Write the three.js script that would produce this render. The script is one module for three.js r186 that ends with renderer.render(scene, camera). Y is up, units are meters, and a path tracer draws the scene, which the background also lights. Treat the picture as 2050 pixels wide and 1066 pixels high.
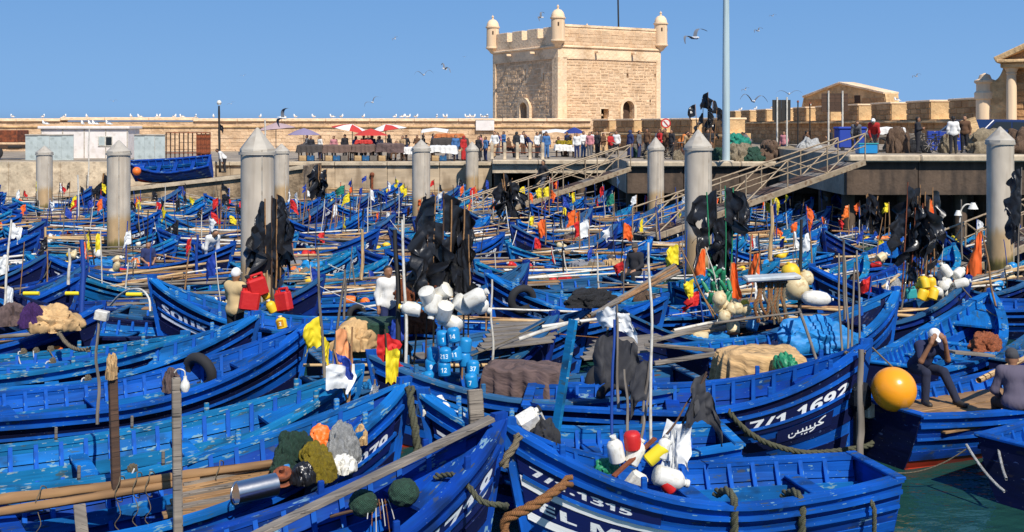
import * as THREE from 'three';
import { mergeGeometries, toCreasedNormals } from 'three/addons/utils/BufferGeometryUtils.js';

// ------------------------------------------------------------ camera, sky, sun, exposure
const H = 5.2, F = 2300, CX = 1025, HY = 250;            // eye height, focal length in photo pixels, principal point
const scene = new THREE.Scene();
const camera = new THREE.PerspectiveCamera(2 * Math.atan(533 / F) * 180 / Math.PI, 2050 / 1066, 0.5, 3000);
camera.position.set(0, H, 0);
camera.lookAt(0, H, -10);
camera.setViewOffset(2050, 1066, 0, 533 - HY, 2050, 1066); // the photograph is cropped below its horizon
camera.updateProjectionMatrix();

const renderer = new THREE.WebGLRenderer({ antialias: true });
renderer.toneMapping = THREE.LinearToneMapping;
renderer.toneMappingExposure = 1.16;
renderer.shadowMap.enabled = true;

const SUN_AZ = 23 * Math.PI / 180, SUN_EL = 47 * Math.PI / 180;
const sunDir = new THREE.Vector3(Math.cos(SUN_EL) * Math.sin(SUN_AZ), Math.sin(SUN_EL), Math.cos(SUN_EL) * Math.cos(SUN_AZ));
const sun = new THREE.DirectionalLight(new THREE.Color(1, 0.945, 0.86), 4.7);
sun.position.copy(sunDir).multiplyScalar(150).add(new THREE.Vector3(0, 0, -50));
sun.target.position.set(0, 0, -50);
sun.castShadow = true;
sun.shadow.mapSize.set(4096, 4096);
Object.assign(sun.shadow.camera, { left: -80, right: 80, top: 80, bottom: -80, near: 1, far: 400 });
scene.add(sun, sun.target);
{
  const w = 64, h = 256, d = new Float32Array(w * h * 4);
  const lerp3 = (a, b, t) => a.map((v, i) => v + (b[i] - v) * t);
  for (let j = 0; j < h; j++) {
    const el = ((j + 0.5) / h - 0.5) * Math.PI;
    let c;
    if (el < 0) c = lerp3([0.30, 0.46, 0.70], [0.10, 0.13, 0.16], Math.min(1, -el / 0.3));
    else c = lerp3(lerp3([0.205, 0.385, 0.665], [0.158, 0.342, 0.655], Math.min(1, el / 0.13)), [0.04, 0.12, 0.36], Math.pow(Math.max(0, Math.min(1, (el - 0.05) / 1.2)), 0.8));
    for (let i = 0; i < w; i++) d.set([c[0], c[1], c[2], 1], (j * w + i) * 4);
  }
  const sky = new THREE.DataTexture(d, w, h, THREE.RGBAFormat, THREE.FloatType);
  sky.mapping = THREE.EquirectangularReflectionMapping;
  sky.magFilter = sky.minFilter = THREE.LinearFilter;
  sky.needsUpdate = true;
  scene.background = sky;
  scene.environment = sky;
}

// ------------------------------------------------------------ helpers
const V = (x, y, z) => new THREE.Vector3(x, y, z);
let _s = 12345;
const R = () => { _s |= 0; _s = _s + 0x6D2B79F5 | 0; let t = Math.imul(_s ^ _s >>> 15, 1 | _s); t = t + Math.imul(t ^ t >>> 7, 61 | t) ^ t; return ((t ^ t >>> 14) >>> 0) / 4294967296; };
const RR = (a, b) => a + (b - a) * R();
const pick = a => a[Math.floor(R() * a.length)];
const clamp = (x, a = 0, b = 1) => Math.min(b, Math.max(a, x));
const sm = (a, b, x) => { const t = clamp((x - a) / (b - a)); return t * t * (3 - 2 * t); };
const mix = (a, b, t) => a + (b - a) * t;
const at = (px, py, Z) => V((px - CX) / F * Z, H - (py - HY) / F * Z, -Z);      // a point of the place seen at px,py, Z metres away
const gd = (px, py, Y) => at(px, py, (H - Y) * F / (py - HY));                  // ... at height Y
const hsh = (x, y, s) => { let h = Math.imul(x, 374761393) + Math.imul(y, 668265263) + Math.imul(s, 2246822519); h = Math.imul(h ^ h >>> 13, 1274126177); return ((h ^ h >>> 16) >>> 0) / 4294967296; };
const vn = (x, y, px, py, s) => {                                                // tiling value noise
  const xi = Math.floor(x), yi = Math.floor(y), fx = x - xi, fy = y - yi, u = fx * fx * (3 - 2 * fx), v = fy * fy * (3 - 2 * fy);
  const X = ((xi % px) + px) % px, X1 = (X + 1) % px, Y = ((yi % py) + py) % py, Y1 = (Y + 1) % py;
  return mix(mix(hsh(X, Y, s), hsh(X1, Y, s), u), mix(hsh(X, Y1, s), hsh(X1, Y1, s), u), v);
};
const fbm = (u, v, fx, fy, s, oct = 4) => { let a = 0, w = 0.5, t = 0; for (let i = 0; i < oct; i++) { a += w * vn(u * fx, v * fy, fx, fy, s + i); t += w; w *= 0.5; fx *= 2; fy *= 2; } return a / t; };
const n3 = (x, y, z, s = 7) => { const zi = Math.floor(z), f = z - zi; return mix(vn(x, y, 4096, 4096, s + zi * 31), vn(x, y, 4096, 4096, s + zi * 31 + 31), f * f * (3 - 2 * f)); };

const usedNames = {};
const numbered = n => { const k = usedNames[n] = (usedNames[n] ?? -1) + 1; return k ? `${n}_${String(k).padStart(3, '0')}` : n; };
function tag(o, label, category, group, kind) {
  if (kind === 'structure') o.userData = { kind, label };
  else { o.userData = { label, category }; if (kind) o.userData.kind = kind; }
  if (group) o.userData.group = group;
  return o;
}
function shadow(o) { o.traverse(m => { if (m.isMesh) { m.castShadow = true; m.receiveShadow = true; } }); return o; }
function mesh(name, g, m, parent) {
  const o = new THREE.Mesh(Array.isArray(g) ? join(g) : g, m);
  o.castShadow = o.receiveShadow = true; o.name = name; parent.add(o); return o;
}
function thing(name, label, category, pos, turn = 0, group) {
  const o = new THREE.Group(); o.name = numbered(name); scene.add(o);
  if (pos) o.position.copy(pos); o.rotation.y = turn;
  return tag(o, label, category, group);
}
function one(name, g, m, label, category, group, kind) { return tag(mesh(numbered(name), g, m, scene), label, category, group, kind); }
const struct = (name, g, m, label) => one(name, g, m, label, undefined, undefined, 'structure');

// geometry: everything becomes non-indexed with position / normal / uv in metres
function tri(g, s = 1) {
  g = g.index ? g.toNonIndexed() : g;
  if (!g.attributes.normal) g.computeVertexNormals();
  const p = g.attributes.position, uv = new Float32Array(p.count * 2), a = V(), b = V(), c = V(), n = V();
  for (let i = 0; i < p.count; i += 3) {
    a.fromBufferAttribute(p, i); b.fromBufferAttribute(p, i + 1); c.fromBufferAttribute(p, i + 2);
    n.copy(b).sub(a).cross(c.clone().sub(a));
    const ax = Math.abs(n.x), ay = Math.abs(n.y), az = Math.abs(n.z);
    [a, b, c].forEach((q, k) => {
      const U = ay > ax && ay > az ? [q.x, q.z] : ax > az ? [q.z, q.y] : [q.x, q.y];
      uv[(i + k) * 2] = U[0] * s; uv[(i + k) * 2 + 1] = U[1] * s;
    });
  }
  g.setAttribute('uv', new THREE.BufferAttribute(uv, 2));
  return g;
}
function join(list) {
  list = list.map(g => g.index ? g.toNonIndexed() : g);
  for (const g of list) for (const k of Object.keys(g.attributes)) if (!['position', 'normal', 'uv', 'color'].includes(k)) g.deleteAttribute(k);
  return list.length === 1 ? list[0] : mergeGeometries(list);
}
const xf = (g, x = 0, y = 0, z = 0, rx = 0, ry = 0, rz = 0) => g.applyMatrix4(new THREE.Matrix4().compose(V(x, y, z), new THREE.Quaternion().setFromEuler(new THREE.Euler(rx, ry, rz)), V(1, 1, 1)));
const box = (w, h, d, x = 0, y = 0, z = 0, rx = 0, ry = 0, rz = 0) => xf(tri(new THREE.BoxGeometry(w, h, d)), x, y, z, rx, ry, rz);
function bev(w, h, d, b = 0.02, x = 0, y = 0, z = 0, rx = 0, ry = 0, rz = 0) {     // box with chamfered edges
  const hx = w / 2, hy = h / 2, hz = d / 2, pos = [];
  const P = [];
  for (const sx of [-1, 1]) for (const sy of [-1, 1]) for (const sz of [-1, 1])
    P.push([[sx * hx, sy * (hy - b), sz * (hz - b)], [sx * (hx - b), sy * hy, sz * (hz - b)], [sx * (hx - b), sy * (hy - b), sz * hz]]);
  const id = (sx, sy, sz) => (sx > 0 ? 4 : 0) + (sy > 0 ? 2 : 0) + (sz > 0 ? 1 : 0);
  const q = (a, b2, c, d2) => { const n = V(...b2).sub(V(...a)).cross(V(...c).sub(V(...a))), m = V(...a).add(V(...c)); const l = n.dot(m) > 0 ? [a, b2, c, a, c, d2] : [a, c, b2, a, d2, c]; l.forEach(v => pos.push(...v)); };
  const ax = [[0, 1, 2], [1, 2, 0], [2, 0, 1]];
  for (const [A, B, C] of ax) {
    for (const s of [-1, 1]) { const f = (i, j) => { const v = [0, 0, 0]; v[A] = s; v[B] = i; v[C] = j; return P[id(...v)][A]; }; q(f(-1, -1), f(1, -1), f(1, 1), f(-1, 1)); }
    for (const i of [-1, 1]) for (const j of [-1, 1]) { const f = (k, w2) => { const v = [0, 0, 0]; v[A] = k; v[B] = i; v[C] = j; return P[id(...v)][w2]; }; q(f(-1, B), f(1, B), f(1, C), f(-1, C)); }
  }
  for (const p of P) { const [a, b2, c] = p, n = V(...b2).sub(V(...a)).cross(V(...c).sub(V(...a))); (n.dot(V(...a).add(V(...b2)).add(V(...c))) > 0 ? [a, b2, c] : [a, c, b2]).forEach(v => pos.push(...v)); }
  const g = new THREE.BufferGeometry(); g.setAttribute('position', new THREE.Float32BufferAttribute(pos, 3)); g.computeVertexNormals();
  return xf(tri(g), x, y, z, rx, ry, rz);
}
function strip(rows) {                                                            // smooth grid through rows of points
  const n = rows.length, m = rows[0].length, pos = [], uv = [], idx = [];
  let du = 0;
  for (let i = 0; i < n; i++) {
    if (i) du += rows[i][0].distanceTo(rows[i - 1][0]);
    let dv = 0;
    for (let j = 0; j < m; j++) { const p = rows[i][j]; if (j) dv += p.distanceTo(rows[i][j - 1]); pos.push(p.x, p.y, p.z); uv.push(du, dv); }
  }
  for (let i = 0; i < n - 1; i++) for (let j = 0; j < m - 1; j++) { const a = i * m + j; idx.push(a, a + 1, a + m, a + 1, a + m + 1, a + m); }
  const g = new THREE.BufferGeometry();
  g.setAttribute('position', new THREE.Float32BufferAttribute(pos, 3)); g.setAttribute('uv', new THREE.Float32BufferAttribute(uv, 2));
  g.setIndex(idx); g.computeVertexNormals();
  return g;
}
function prism4(c) {                                                              // c: rows of 4 corners -> closed bar
  const gs = [];
  for (let k = 0; k < 4; k++) gs.push(strip(c.map(r => [r[k], r[(k + 1) % 4]])).toNonIndexed());
  for (const r of [c[0], c[c.length - 1]]) gs.push(strip([[r[0], r[1]], [r[3], r[2]]]).toNonIndexed());
  return mergeGeometries(gs);
}
function tube(pts, r, seg = 0, rad = 6, closed = false) {
  const c = new THREE.CatmullRomCurve3(pts, closed);
  const g = new THREE.TubeGeometry(c, seg || Math.max(1, pts.length * 4), r, rad, closed);
  const L = c.getLength(), uv = g.attributes.uv; for (let i = 0; i < uv.count; i++) uv.setXY(i, uv.getX(i) * L, uv.getY(i) * r * 6.28);
  return g.toNonIndexed();
}
function rod(a, b, r0, r1 = r0, rad = 7) {                                        // tapered straight round bar with ends
  const d = b.clone().sub(a), L = d.length(), g = new THREE.CylinderGeometry(r1, r0, L, rad, 1).toNonIndexed();
  const uv = g.attributes.uv; for (let i = 0; i < uv.count; i++) uv.setXY(i, uv.getX(i) * r0 * 6.28, uv.getY(i) * L);
  g.applyQuaternion(new THREE.Quaternion().setFromUnitVectors(V(0, 1, 0), d.normalize())); g.translate((a.x + b.x) / 2, (a.y + b.y) / 2, (a.z + b.z) / 2);
  return g;
}
function stick(a, b, r0, r1, bend = 0.02, rad = 6) {                             // slightly crooked round pole
  const pts = [], n = 7, d = b.clone().sub(a), s = Math.floor(R() * 1e4);
  for (let i = 0; i <= n; i++) { const t = i / n, k = Math.sin(t * Math.PI); pts.push(a.clone().addScaledVector(d, t).add(V((n3(t * 3, 1, 0, s) - 0.5) * bend * 2 * k, 0, (n3(t * 3, 5, 0, s) - 0.5) * bend * 2 * k))); }
  const c = new THREE.CatmullRomCurve3(pts), g = new THREE.TubeGeometry(c, 10, 1, rad, false), p = g.attributes.position, L = d.length();
  for (let i = 0; i <= 10; i++) { const q = c.getPointAt(i / 10), r1b = mix(r0, r1, i / 10); for (let j = 0; j <= rad; j++) { const k = i * (rad + 1) + j, r = r1b * (r0 > 0.05 ? 0.82 + 0.36 * hsh(i, j % rad, s) : 1); p.setXYZ(k, q.x + (p.getX(k) - q.x) * r, q.y + (p.getY(k) - q.y) * r, q.z + (p.getZ(k) - q.z) * r); g.attributes.uv.setXY(k, i / 10 * L, j / rad * 0.2); } }
  return g.toNonIndexed();
}
function beam(a, b, w, h, twist = 0) {                                            // sawn timber from a to b
  const d = b.clone().sub(a), L = d.length(), g = bev(w, h, L, Math.min(w, h) * 0.12); if (twist) g.rotateZ(twist);
  const m = new THREE.Matrix4().lookAt(b, a, V(0, 1, 0)); g.applyMatrix4(m); g.translate((a.x + b.x) / 2, (a.y + b.y) / 2, (a.z + b.z) / 2);
  return tri(g);
}
function lathe(prof, seg = 14) { const g = new THREE.LatheGeometry(prof.map(([r, y]) => new THREE.Vector2(r, y)), seg); return toCreasedNormals(g, 0.7); }
function blob(rx, ry, rz, amp, freq, seed, det = 3) {                             // lumpy ellipsoid
  const g = new THREE.IcosahedronGeometry(1, det + 5), p = g.attributes.position;
  for (let i = 0; i < p.count; i++) { const x = p.getX(i), y = p.getY(i), z = p.getZ(i), k = 1 + amp * (n3(x * freq + 50, y * freq + 50, z * freq + 50, seed) - 0.5) * 2 + amp * 0.5 * (n3(x * freq * 3 + 50, y * freq * 3 + 50, z * freq * 3 + 50, seed + 9) - 0.5) * 2; p.setXYZ(i, x * rx * k, y * ry * k, z * rz * k); }
  return tri(toCreasedNormals(g, 1.2));
}
// smooth union of tapered capsules, meshed with surface nets; bones: [a, b, ra, rb]
function flesh(bones, cell, k = 0.03) {
  const lo = V(1e9, 1e9, 1e9), hi = V(-1e9, -1e9, -1e9);
  for (const [a, b, ra, rb] of bones) { const r = Math.max(ra, rb) + k + cell * 2; for (const q of [a, b]) { lo.min(q.clone().subScalar(r)); hi.max(q.clone().addScalar(r)); } }
  const nx = Math.ceil((hi.x - lo.x) / cell) + 1, ny = Math.ceil((hi.y - lo.y) / cell) + 1, nz = Math.ceil((hi.z - lo.z) / cell) + 1, f = new Float32Array(nx * ny * nz).fill(1);
  const ix = (i, j, l) => i + nx * (j + ny * l);
  for (const [a, b, ra, rb] of bones) {
    const r = Math.max(ra, rb) + k + cell * 2, dx = b.x - a.x, dy = b.y - a.y, dz = b.z - a.z, dd = dx * dx + dy * dy + dz * dz || 1e-9;
    const c = (q, l, n) => clamp(Math.floor((q - l) / cell), 0, n - 1);
    const i0 = c(Math.min(a.x, b.x) - r, lo.x, nx), i1 = c(Math.max(a.x, b.x) + r, lo.x, nx), j0 = c(Math.min(a.y, b.y) - r, lo.y, ny), j1 = c(Math.max(a.y, b.y) + r, lo.y, ny), l0 = c(Math.min(a.z, b.z) - r, lo.z, nz), l1 = c(Math.max(a.z, b.z) + r, lo.z, nz);
    for (let l = l0; l <= l1; l++) for (let j = j0; j <= j1; j++) for (let i = i0; i <= i1; i++) {
      const x = lo.x + i * cell - a.x, y = lo.y + j * cell - a.y, z = lo.z + l * cell - a.z, t = clamp((x * dx + y * dy + z * dz) / dd);
      const d = Math.hypot(x - t * dx, y - t * dy, z - t * dz) - mix(ra, rb, t), q = ix(i, j, l), e = f[q], h = clamp(0.5 + 0.5 * (e - d) / k);
      f[q] = mix(e, d, h) - k * h * (1 - h);
    }
  }
  const vid = new Int32Array(nx * ny * nz).fill(-1), pos = [], idx = [];
  for (let l = 0; l < nz - 1; l++) for (let j = 0; j < ny - 1; j++) for (let i = 0; i < nx - 1; i++) {
    let n = 0, sx = 0, sy = 0, sz = 0, neg = 0;
    const val = []; for (let c = 0; c < 8; c++) { const v = f[ix(i + (c & 1), j + (c >> 1 & 1), l + (c >> 2))]; val.push(v); if (v < 0) neg++; }
    if (!neg || neg === 8) continue;
    for (let c = 0; c < 8; c++) for (const bit of [1, 2, 4]) { if (c & bit) continue; const e = c | bit; if ((val[c] < 0) === (val[e] < 0)) continue; const t = val[c] / (val[c] - val[e]); sx += (c & 1) + (bit === 1 ? t : 0); sy += (c >> 1 & 1) + (bit === 2 ? t : 0); sz += (c >> 2) + (bit === 4 ? t : 0); n++; }
    vid[ix(i, j, l)] = pos.length / 3; pos.push(lo.x + (i + sx / n) * cell, lo.y + (j + sy / n) * cell, lo.z + (l + sz / n) * cell);
  }
  const quad = (a, b, c, d, s) => { if (a < 0 || b < 0 || c < 0 || d < 0) return; s ? idx.push(a, b, c, a, c, d) : idx.push(a, c, b, a, d, c); };
  for (let l = 1; l < nz - 1; l++) for (let j = 1; j < ny - 1; j++) for (let i = 1; i < nx - 1; i++) {
    const s = f[ix(i, j, l)] < 0;
    if (s !== f[ix(i + 1, j, l)] < 0) quad(vid[ix(i, j - 1, l - 1)], vid[ix(i, j, l - 1)], vid[ix(i, j, l)], vid[ix(i, j - 1, l)], s);
    if (s !== f[ix(i, j + 1, l)] < 0) quad(vid[ix(i - 1, j, l - 1)], vid[ix(i - 1, j, l)], vid[ix(i, j, l)], vid[ix(i, j, l - 1)], s);
    if (s !== f[ix(i, j, l + 1)] < 0) quad(vid[ix(i - 1, j - 1, l)], vid[ix(i, j - 1, l)], vid[ix(i, j, l)], vid[ix(i - 1, j, l)], s);
  }
  const g = new THREE.BufferGeometry(); g.setAttribute('position', new THREE.Float32BufferAttribute(pos, 3)); g.setIndex(idx); g.computeVertexNormals();
  const p = g.attributes.position, uv = []; for (let i = 0; i < p.count; i++) uv.push(p.getX(i) + p.getZ(i), p.getY(i)); g.setAttribute('uv', new THREE.Float32BufferAttribute(uv, 2));
  return g;
}

// ------------------------------------------------------------ textures and materials
function tex(n, fn, rep = 1, srgb = true, m = n) {
  const d = new Uint8Array(n * m * 4);
  for (let y = 0; y < m; y++) for (let x = 0; x < n; x++) { const c = fn(x / n, y / m, x, y); d.set([clamp(c[0], 0, 255), clamp(c[1], 0, 255), clamp(c[2], 0, 255), 255], (y * n + x) * 4); }
  const t = new THREE.DataTexture(d, n, m); t.wrapS = t.wrapT = THREE.RepeatWrapping; t.magFilter = THREE.LinearFilter; t.minFilter = THREE.LinearMipmapLinearFilter; t.generateMipmaps = true;
  if (srgb) t.colorSpace = THREE.SRGBColorSpace; t.repeat.set(rep, rep); t.needsUpdate = true; return t;
}
const grey = v => [v * 255, v * 255, v * 255];
const std = (o) => new THREE.MeshStandardMaterial({ roughness: 0.8, side: THREE.DoubleSide, ...o });
const col = (r, g, b) => new THREE.Color().setRGB(r, g, b);
// old gloss paint on planks: streaks along the grain, chips down to grey wood, salt flecks, oily stains
function paintTex(base, chip, seed, wear = 1) {
  return tex(512, (u, v) => {
    const tone = 0.80 + 0.42 * fbm(u, v, 3, 5, seed, 3) * 1.0 + 0.16 * (fbm(u, v, 6, 96, seed + 20, 2) - 0.5) - 0.16;
    let c = base.map(b => b * tone);
    const fade = clamp((fbm(u, v, 4, 8, seed + 60, 4) - 0.52) * 3.2) * 0.30 * wear;
    c = c.map((b, i) => mix(b, [24, 122, 186][i], fade * 0.6));
    const grime = clamp((fbm(u, v, 5, 9, seed + 40, 5) - 0.57) * 5) * 0.45 * wear;
    c = c.map((b, i) => mix(b, [24, 30, 44][i], grime));
    const ch = fbm(u, v, 14, 40, seed + 70, 4) + 0.25 * (fbm(u, v, 4, 4, seed + 80, 2) - 0.5);
    const k = clamp((ch - (0.79 - 0.03 * wear) + 0.09 * (fbm(u, v, 2, 3, seed + 88, 2) - 0.5)) * 30);
    c = c.map((b, i) => mix(b, chip[i], k * 0.85));
    const fl = hsh(Math.floor(u * 256), Math.floor(v * 256), seed + 99); if (fl > 0.9988 - 0.0006 * wear) c = c.map(b => mix(b, 215, 0.6)); const ru = clamp((fbm(u, v, 9, 30, seed + 140, 4) - 0.69) * 14) * 0.55 * wear; c = c.map((b, i) => mix(b, [104, 74, 52][i], clamp(ru)));
    return c;
  }, 0.5);
}
const paintBump = tex(256, (u, v) => grey(0.45 + 0.35 * (fbm(u, v, 4, 48, 5, 2) - 0.5) + 0.5 * (fbm(u, v, 12, 24, 8, 3) - 0.5)), 0.5, false);
const paint = (base, chip, seed, wear, o = {}) => new THREE.MeshPhysicalMaterial({ side: THREE.DoubleSide, specularIntensity: 0.45, map: paintTex(base, chip, seed, wear), bumpMap: paintBump, bumpScale: 0.004, roughness: 0.74, ...o });
const M = {};
M.cobalt = paint([5, 92, 194], [128, 158, 168], 1, 1);
M.royal = paint([3, 72, 180], [128, 158, 168], 2, 0.9);
M.azure = paint([10, 114, 196], [128, 158, 168], 3, 0.9);
M.cyan = paint([16, 132, 192], [165, 170, 165], 4, 0.95);
M.navy = paint([6, 18, 68], [70, 90, 130], 5, 0.7);
M.deep = paint([3, 48, 140], [128, 158, 168], 6, 1.2);
M.oldblue = paint([52, 104, 150], [135, 130, 120], 7, 2.2, { roughness: 0.7 });
M.redlead = paint([176, 52, 30], [90, 60, 50], 8, 1.2, { roughness: 0.6 });
M.whitepaint = paint([214, 216, 214], [120, 120, 116], 9, 0.6);
M.blackhull = paint([16, 18, 26], [60, 60, 62], 10, 0.8);
function woodTex(a, b, seed) {
  return tex(512, (u, v) => {
    const g = fbm(u, v, 3, 70, seed, 3), r = fbm(u + 0.03 * fbm(u, v, 3, 3, seed + 5, 2), v, 2, 20, seed + 30, 4), cr = fbm(u, v, 3, 120, seed + 50, 2);
    let c = a.map((x, i) => mix(x, b[i], clamp(g * 0.7 + r * 0.6 - 0.15)));
    if (cr > 0.74) c = c.map(x => x * 0.5);
    return c.map(x => x * (0.82 + 0.36 * fbm(u, v, 4, 6, seed + 70, 3)));
  }, 0.6);
}
const woodBump = tex(256, (u, v) => grey(fbm(u, v, 3, 60, 77, 3)), 0.6, false);
const wood = (a, b, s, o = {}) => std({ map: woodTex(a, b, s), bumpMap: woodBump, bumpScale: 0.006, roughness: 0.85, ...o });
M.wood = wood([176, 138, 92], [112, 82, 54], 11);
M.greywood = wood([148, 138, 124], [92, 84, 76], 12);
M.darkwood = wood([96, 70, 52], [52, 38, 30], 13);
M.palewood = wood([206, 178, 132], [160, 126, 86], 14);
const mottle = (base, amp, f, seed, spots = 0, spotCol = [60, 55, 48], rep = 0.5, streak = 0) => tex(512, (u, v) => {
  const t = 1 + amp * (fbm(u, v, f, f, seed, 6) - 0.5) * 2 + amp * 0.5 * (fbm(u, v, 64, 64, seed + 11, 2) - 0.5);
  const s = clamp((fbm(u, v, f * 2, streak ? 2 : f * 2, seed + 33, 5) - 0.55) * 5) * spots;
  return base.map((b, i) => mix(b * t, spotCol[i], s));
}, rep);
const fineBump = tex(256, (u, v) => grey(fbm(u, v, 12, 12, 91, 5)), 0.5, false);
M.concrete = std({ map: mottle([178, 160, 134], 0.22, 5, 21, 0.45, [104, 88, 70], 0.22, 1), bumpMap: fineBump, bumpScale: 0.02 });
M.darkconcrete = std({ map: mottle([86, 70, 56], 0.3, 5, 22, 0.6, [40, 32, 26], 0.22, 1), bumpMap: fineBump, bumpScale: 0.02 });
M.coping = std({ map: mottle([196, 178, 150], 0.2, 6, 23, 0.35, [120, 102, 82], 0.3), bumpMap: fineBump, bumpScale: 0.02 });
M.ground = std({ map: mottle([150, 136, 116], 0.25, 6, 24, 0.4, [92, 82, 70], 0.12), bumpMap: fineBump, bumpScale: 0.02 });
M.stone = std({ map: mottle([228, 198, 162], 0.13, 6, 25, 0.3, [164, 124, 80], 0.16), bumpMap: fineBump, bumpScale: 0.05, roughness: 0.95 });
M.stoneB = std({ map: mottle([208, 172, 124], 0.2, 6, 26, 0.35, [140, 100, 62], 0.2), bumpMap: fineBump, bumpScale: 0.05, roughness: 0.95 });
M.stoneblocks = std({ map: mottle([235, 226, 214], 0.13, 7, 27, 0.25, [176, 150, 120], 0.16), vertexColors: true, bumpMap: fineBump, bumpScale: 0.05, roughness: 0.95 });
M.galv = std({ map: mottle([178, 170, 156], 0.12, 5, 28, 0.5, [128, 112, 92], 0.4), bumpMap: fineBump, bumpScale: 0.006, roughness: 0.6 });
M.rail = std({ map: mottle([158, 140, 114], 0.2, 5, 29, 0.6, [100, 70, 48], 0.8), roughness: 0.55, metalness: 0.2 });
M.steel = std({ color: col(0.62, 0.60, 0.57), metalness: 1, roughness: 0.28, bumpMap: fineBump, bumpScale: 0.003 });
M.rust = std({ map: mottle([120, 62, 34], 0.4, 6, 30, 0.5, [60, 30, 20], 1) });
M.sheet = std({ map: mottle([176, 186, 184], 0.12, 4, 31, 0.4, [120, 128, 124], 0.4), roughness: 0.6 });
M.cabin = std({ map: mottle([226, 218, 212], 0.06, 4, 32, 0.3, [180, 166, 150], 0.4), roughness: 0.6 });
M.blackplastic = std({ color: col(0.014, 0.014, 0.016), roughness: 0.3, bumpMap: fineBump, bumpScale: 0.012 });
M.darkcloth = std({ color: col(0.035, 0.035, 0.04), roughness: 0.8, bumpMap: fineBump, bumpScale: 0.01 });
M.bamboo = std({ map: mottle([150, 112, 72], 0.25, 6, 34, 0.5, [84, 58, 38], 1.2), roughness: 0.6 });
M.pvc = std({ map: mottle([205, 200, 188], 0.1, 6, 35, 0.4, [140, 128, 110], 1), roughness: 0.45 });
M.bluepole = std({ color: col(0.01, 0.05, 0.26), roughness: 0.5 });
M.greenpole = std({ color: col(0.02, 0.2, 0.09), roughness: 0.5 });
M.blackpole = std({ color: col(0.02, 0.018, 0.016), roughness: 0.7 });
const solid = (r, g, b, o = {}) => std({ color: col(r, g, b), roughness: 0.5, bumpMap: fineBump, bumpScale: 0.006, ...o });
M.white = solid(0.74, 0.73, 0.69, { map: mottle([250, 248, 242], 0.08, 5, 36, 0.3, [190, 176, 150], 2) });
M.cream = solid(0.66, 0.56, 0.36, { map: mottle([250, 244, 232], 0.12, 5, 37, 0.4, [170, 140, 100], 2) });
M.red = solid(0.52, 0.014, 0.012); M.orange = solid(0.8, 0.17, 0.02); M.yellow = solid(0.78, 0.5, 0.02); M.ballorange = solid(0.88, 0.33, 0.012, { roughness: 0.3 });
M.flagyellow = std({ color: col(0.74, 0.58, 0.015), roughness: 0.7 }); M.flagorange = std({ color: col(0.78, 0.12, 0.012), roughness: 0.7 }); M.flagred = std({ color: col(0.56, 0.012, 0.01), roughness: 0.7 });
M.flagwhite = std({ color: col(0.7, 0.71, 0.7), roughness: 0.8 }); M.flagblue = std({ color: col(0.01, 0.045, 0.32), roughness: 0.7 }); M.flagpeach = std({ color: col(0.72, 0.3, 0.12), roughness: 0.7 });
M.jugblue = solid(0.012, 0.22, 0.5, { roughness: 0.4 }); M.greenplastic = solid(0.02, 0.22, 0.1); M.teal = solid(0.03, 0.3, 0.3);
M.rubber = solid(0.018, 0.018, 0.02, { roughness: 0.85 });
M.glassdark = std({ color: col(0.02, 0.025, 0.03), roughness: 0.1 });
const ropeTex = tex(128, (u, v) => { const s = (u * 8 + v * 2) % 1; return grey(0.55 + 0.3 * Math.sin(s * Math.PI) * (0.4 + 0.9 * fbm(u, v, 16, 16, 3, 3)) + 0.25 * (fbm(u, v, 32, 6, 7, 3) - 0.5)); }, 7);
M.rope = std({ map: ropeTex, color: col(0.30, 0.24, 0.15), bumpMap: ropeTex, bumpScale: 0.006, roughness: 0.95 });
M.ropebrown = std({ map: ropeTex, color: col(0.42, 0.18, 0.06), bumpMap: ropeTex, bumpScale: 0.007, roughness: 0.95 });
M.ropegreen = std({ map: ropeTex, color: col(0.15, 0.15, 0.09), bumpMap: ropeTex, bumpScale: 0.006, roughness: 0.95 });
M.twine = std({ color: col(0.5, 0.5, 0.48), roughness: 0.9 });
const netMap = tex(256, (u, v) => { const a = Math.abs(((u + v) * 22 + fbm(u, v, 8, 8, 3, 3) * 1.4) % 1 - 0.5), b = Math.abs(((u - v + 4) * 22 + fbm(u, v, 8, 8, 6, 3) * 1.4) % 1 - 0.5); return grey(clamp(0.66 + 0.4 * clamp(1 - Math.min(a, b) * 6) + 0.4 * (fbm(u, v, 10, 10, 9, 4) - 0.5))); }, 2);
const net = (r, g, b) => std({ map: netMap, bumpMap: netMap, bumpScale: 0.03, color: col(r, g, b), roughness: 1 });
M.netgreen = net(0.05, 0.14, 0.09); M.netrust = net(0.42, 0.11, 0.03); M.nettan = net(0.5, 0.4, 0.26); M.netwhite = net(0.8, 0.8, 0.77); M.netyellow = net(0.62, 0.45, 0.02); M.netturq = net(0.04, 0.5, 0.34); M.netbrown = net(0.26, 0.16, 0.1); M.netblue = net(0.03, 0.3, 0.52); M.netblack = net(0.05, 0.05, 0.055); M.netpurple = net(0.16, 0.05, 0.3); M.netorange = net(0.85, 0.25, 0.1);
const clothBump = tex(256, (u, v) => grey(0.5 + 0.9 * (fbm(u, v, 6, 3, 44, 4) - 0.5)), 1, false);
const cloth = (r, g, b) => std({ color: col(r, g, b), bumpMap: clothBump, bumpScale: 0.03, roughness: 0.95 });
M.tarptan = std({ map: mottle([186, 152, 106], 0.25, 5, 38, 0.4, [124, 96, 64], 0.6), bumpMap: clothBump, bumpScale: 0.05, roughness: 0.95 });
M.tarpbrown = std({ map: mottle([98, 80, 76], 0.25, 5, 39, 0.4, [60, 48, 46], 0.6), bumpMap: clothBump, bumpScale: 0.05, roughness: 0.95 });
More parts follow.
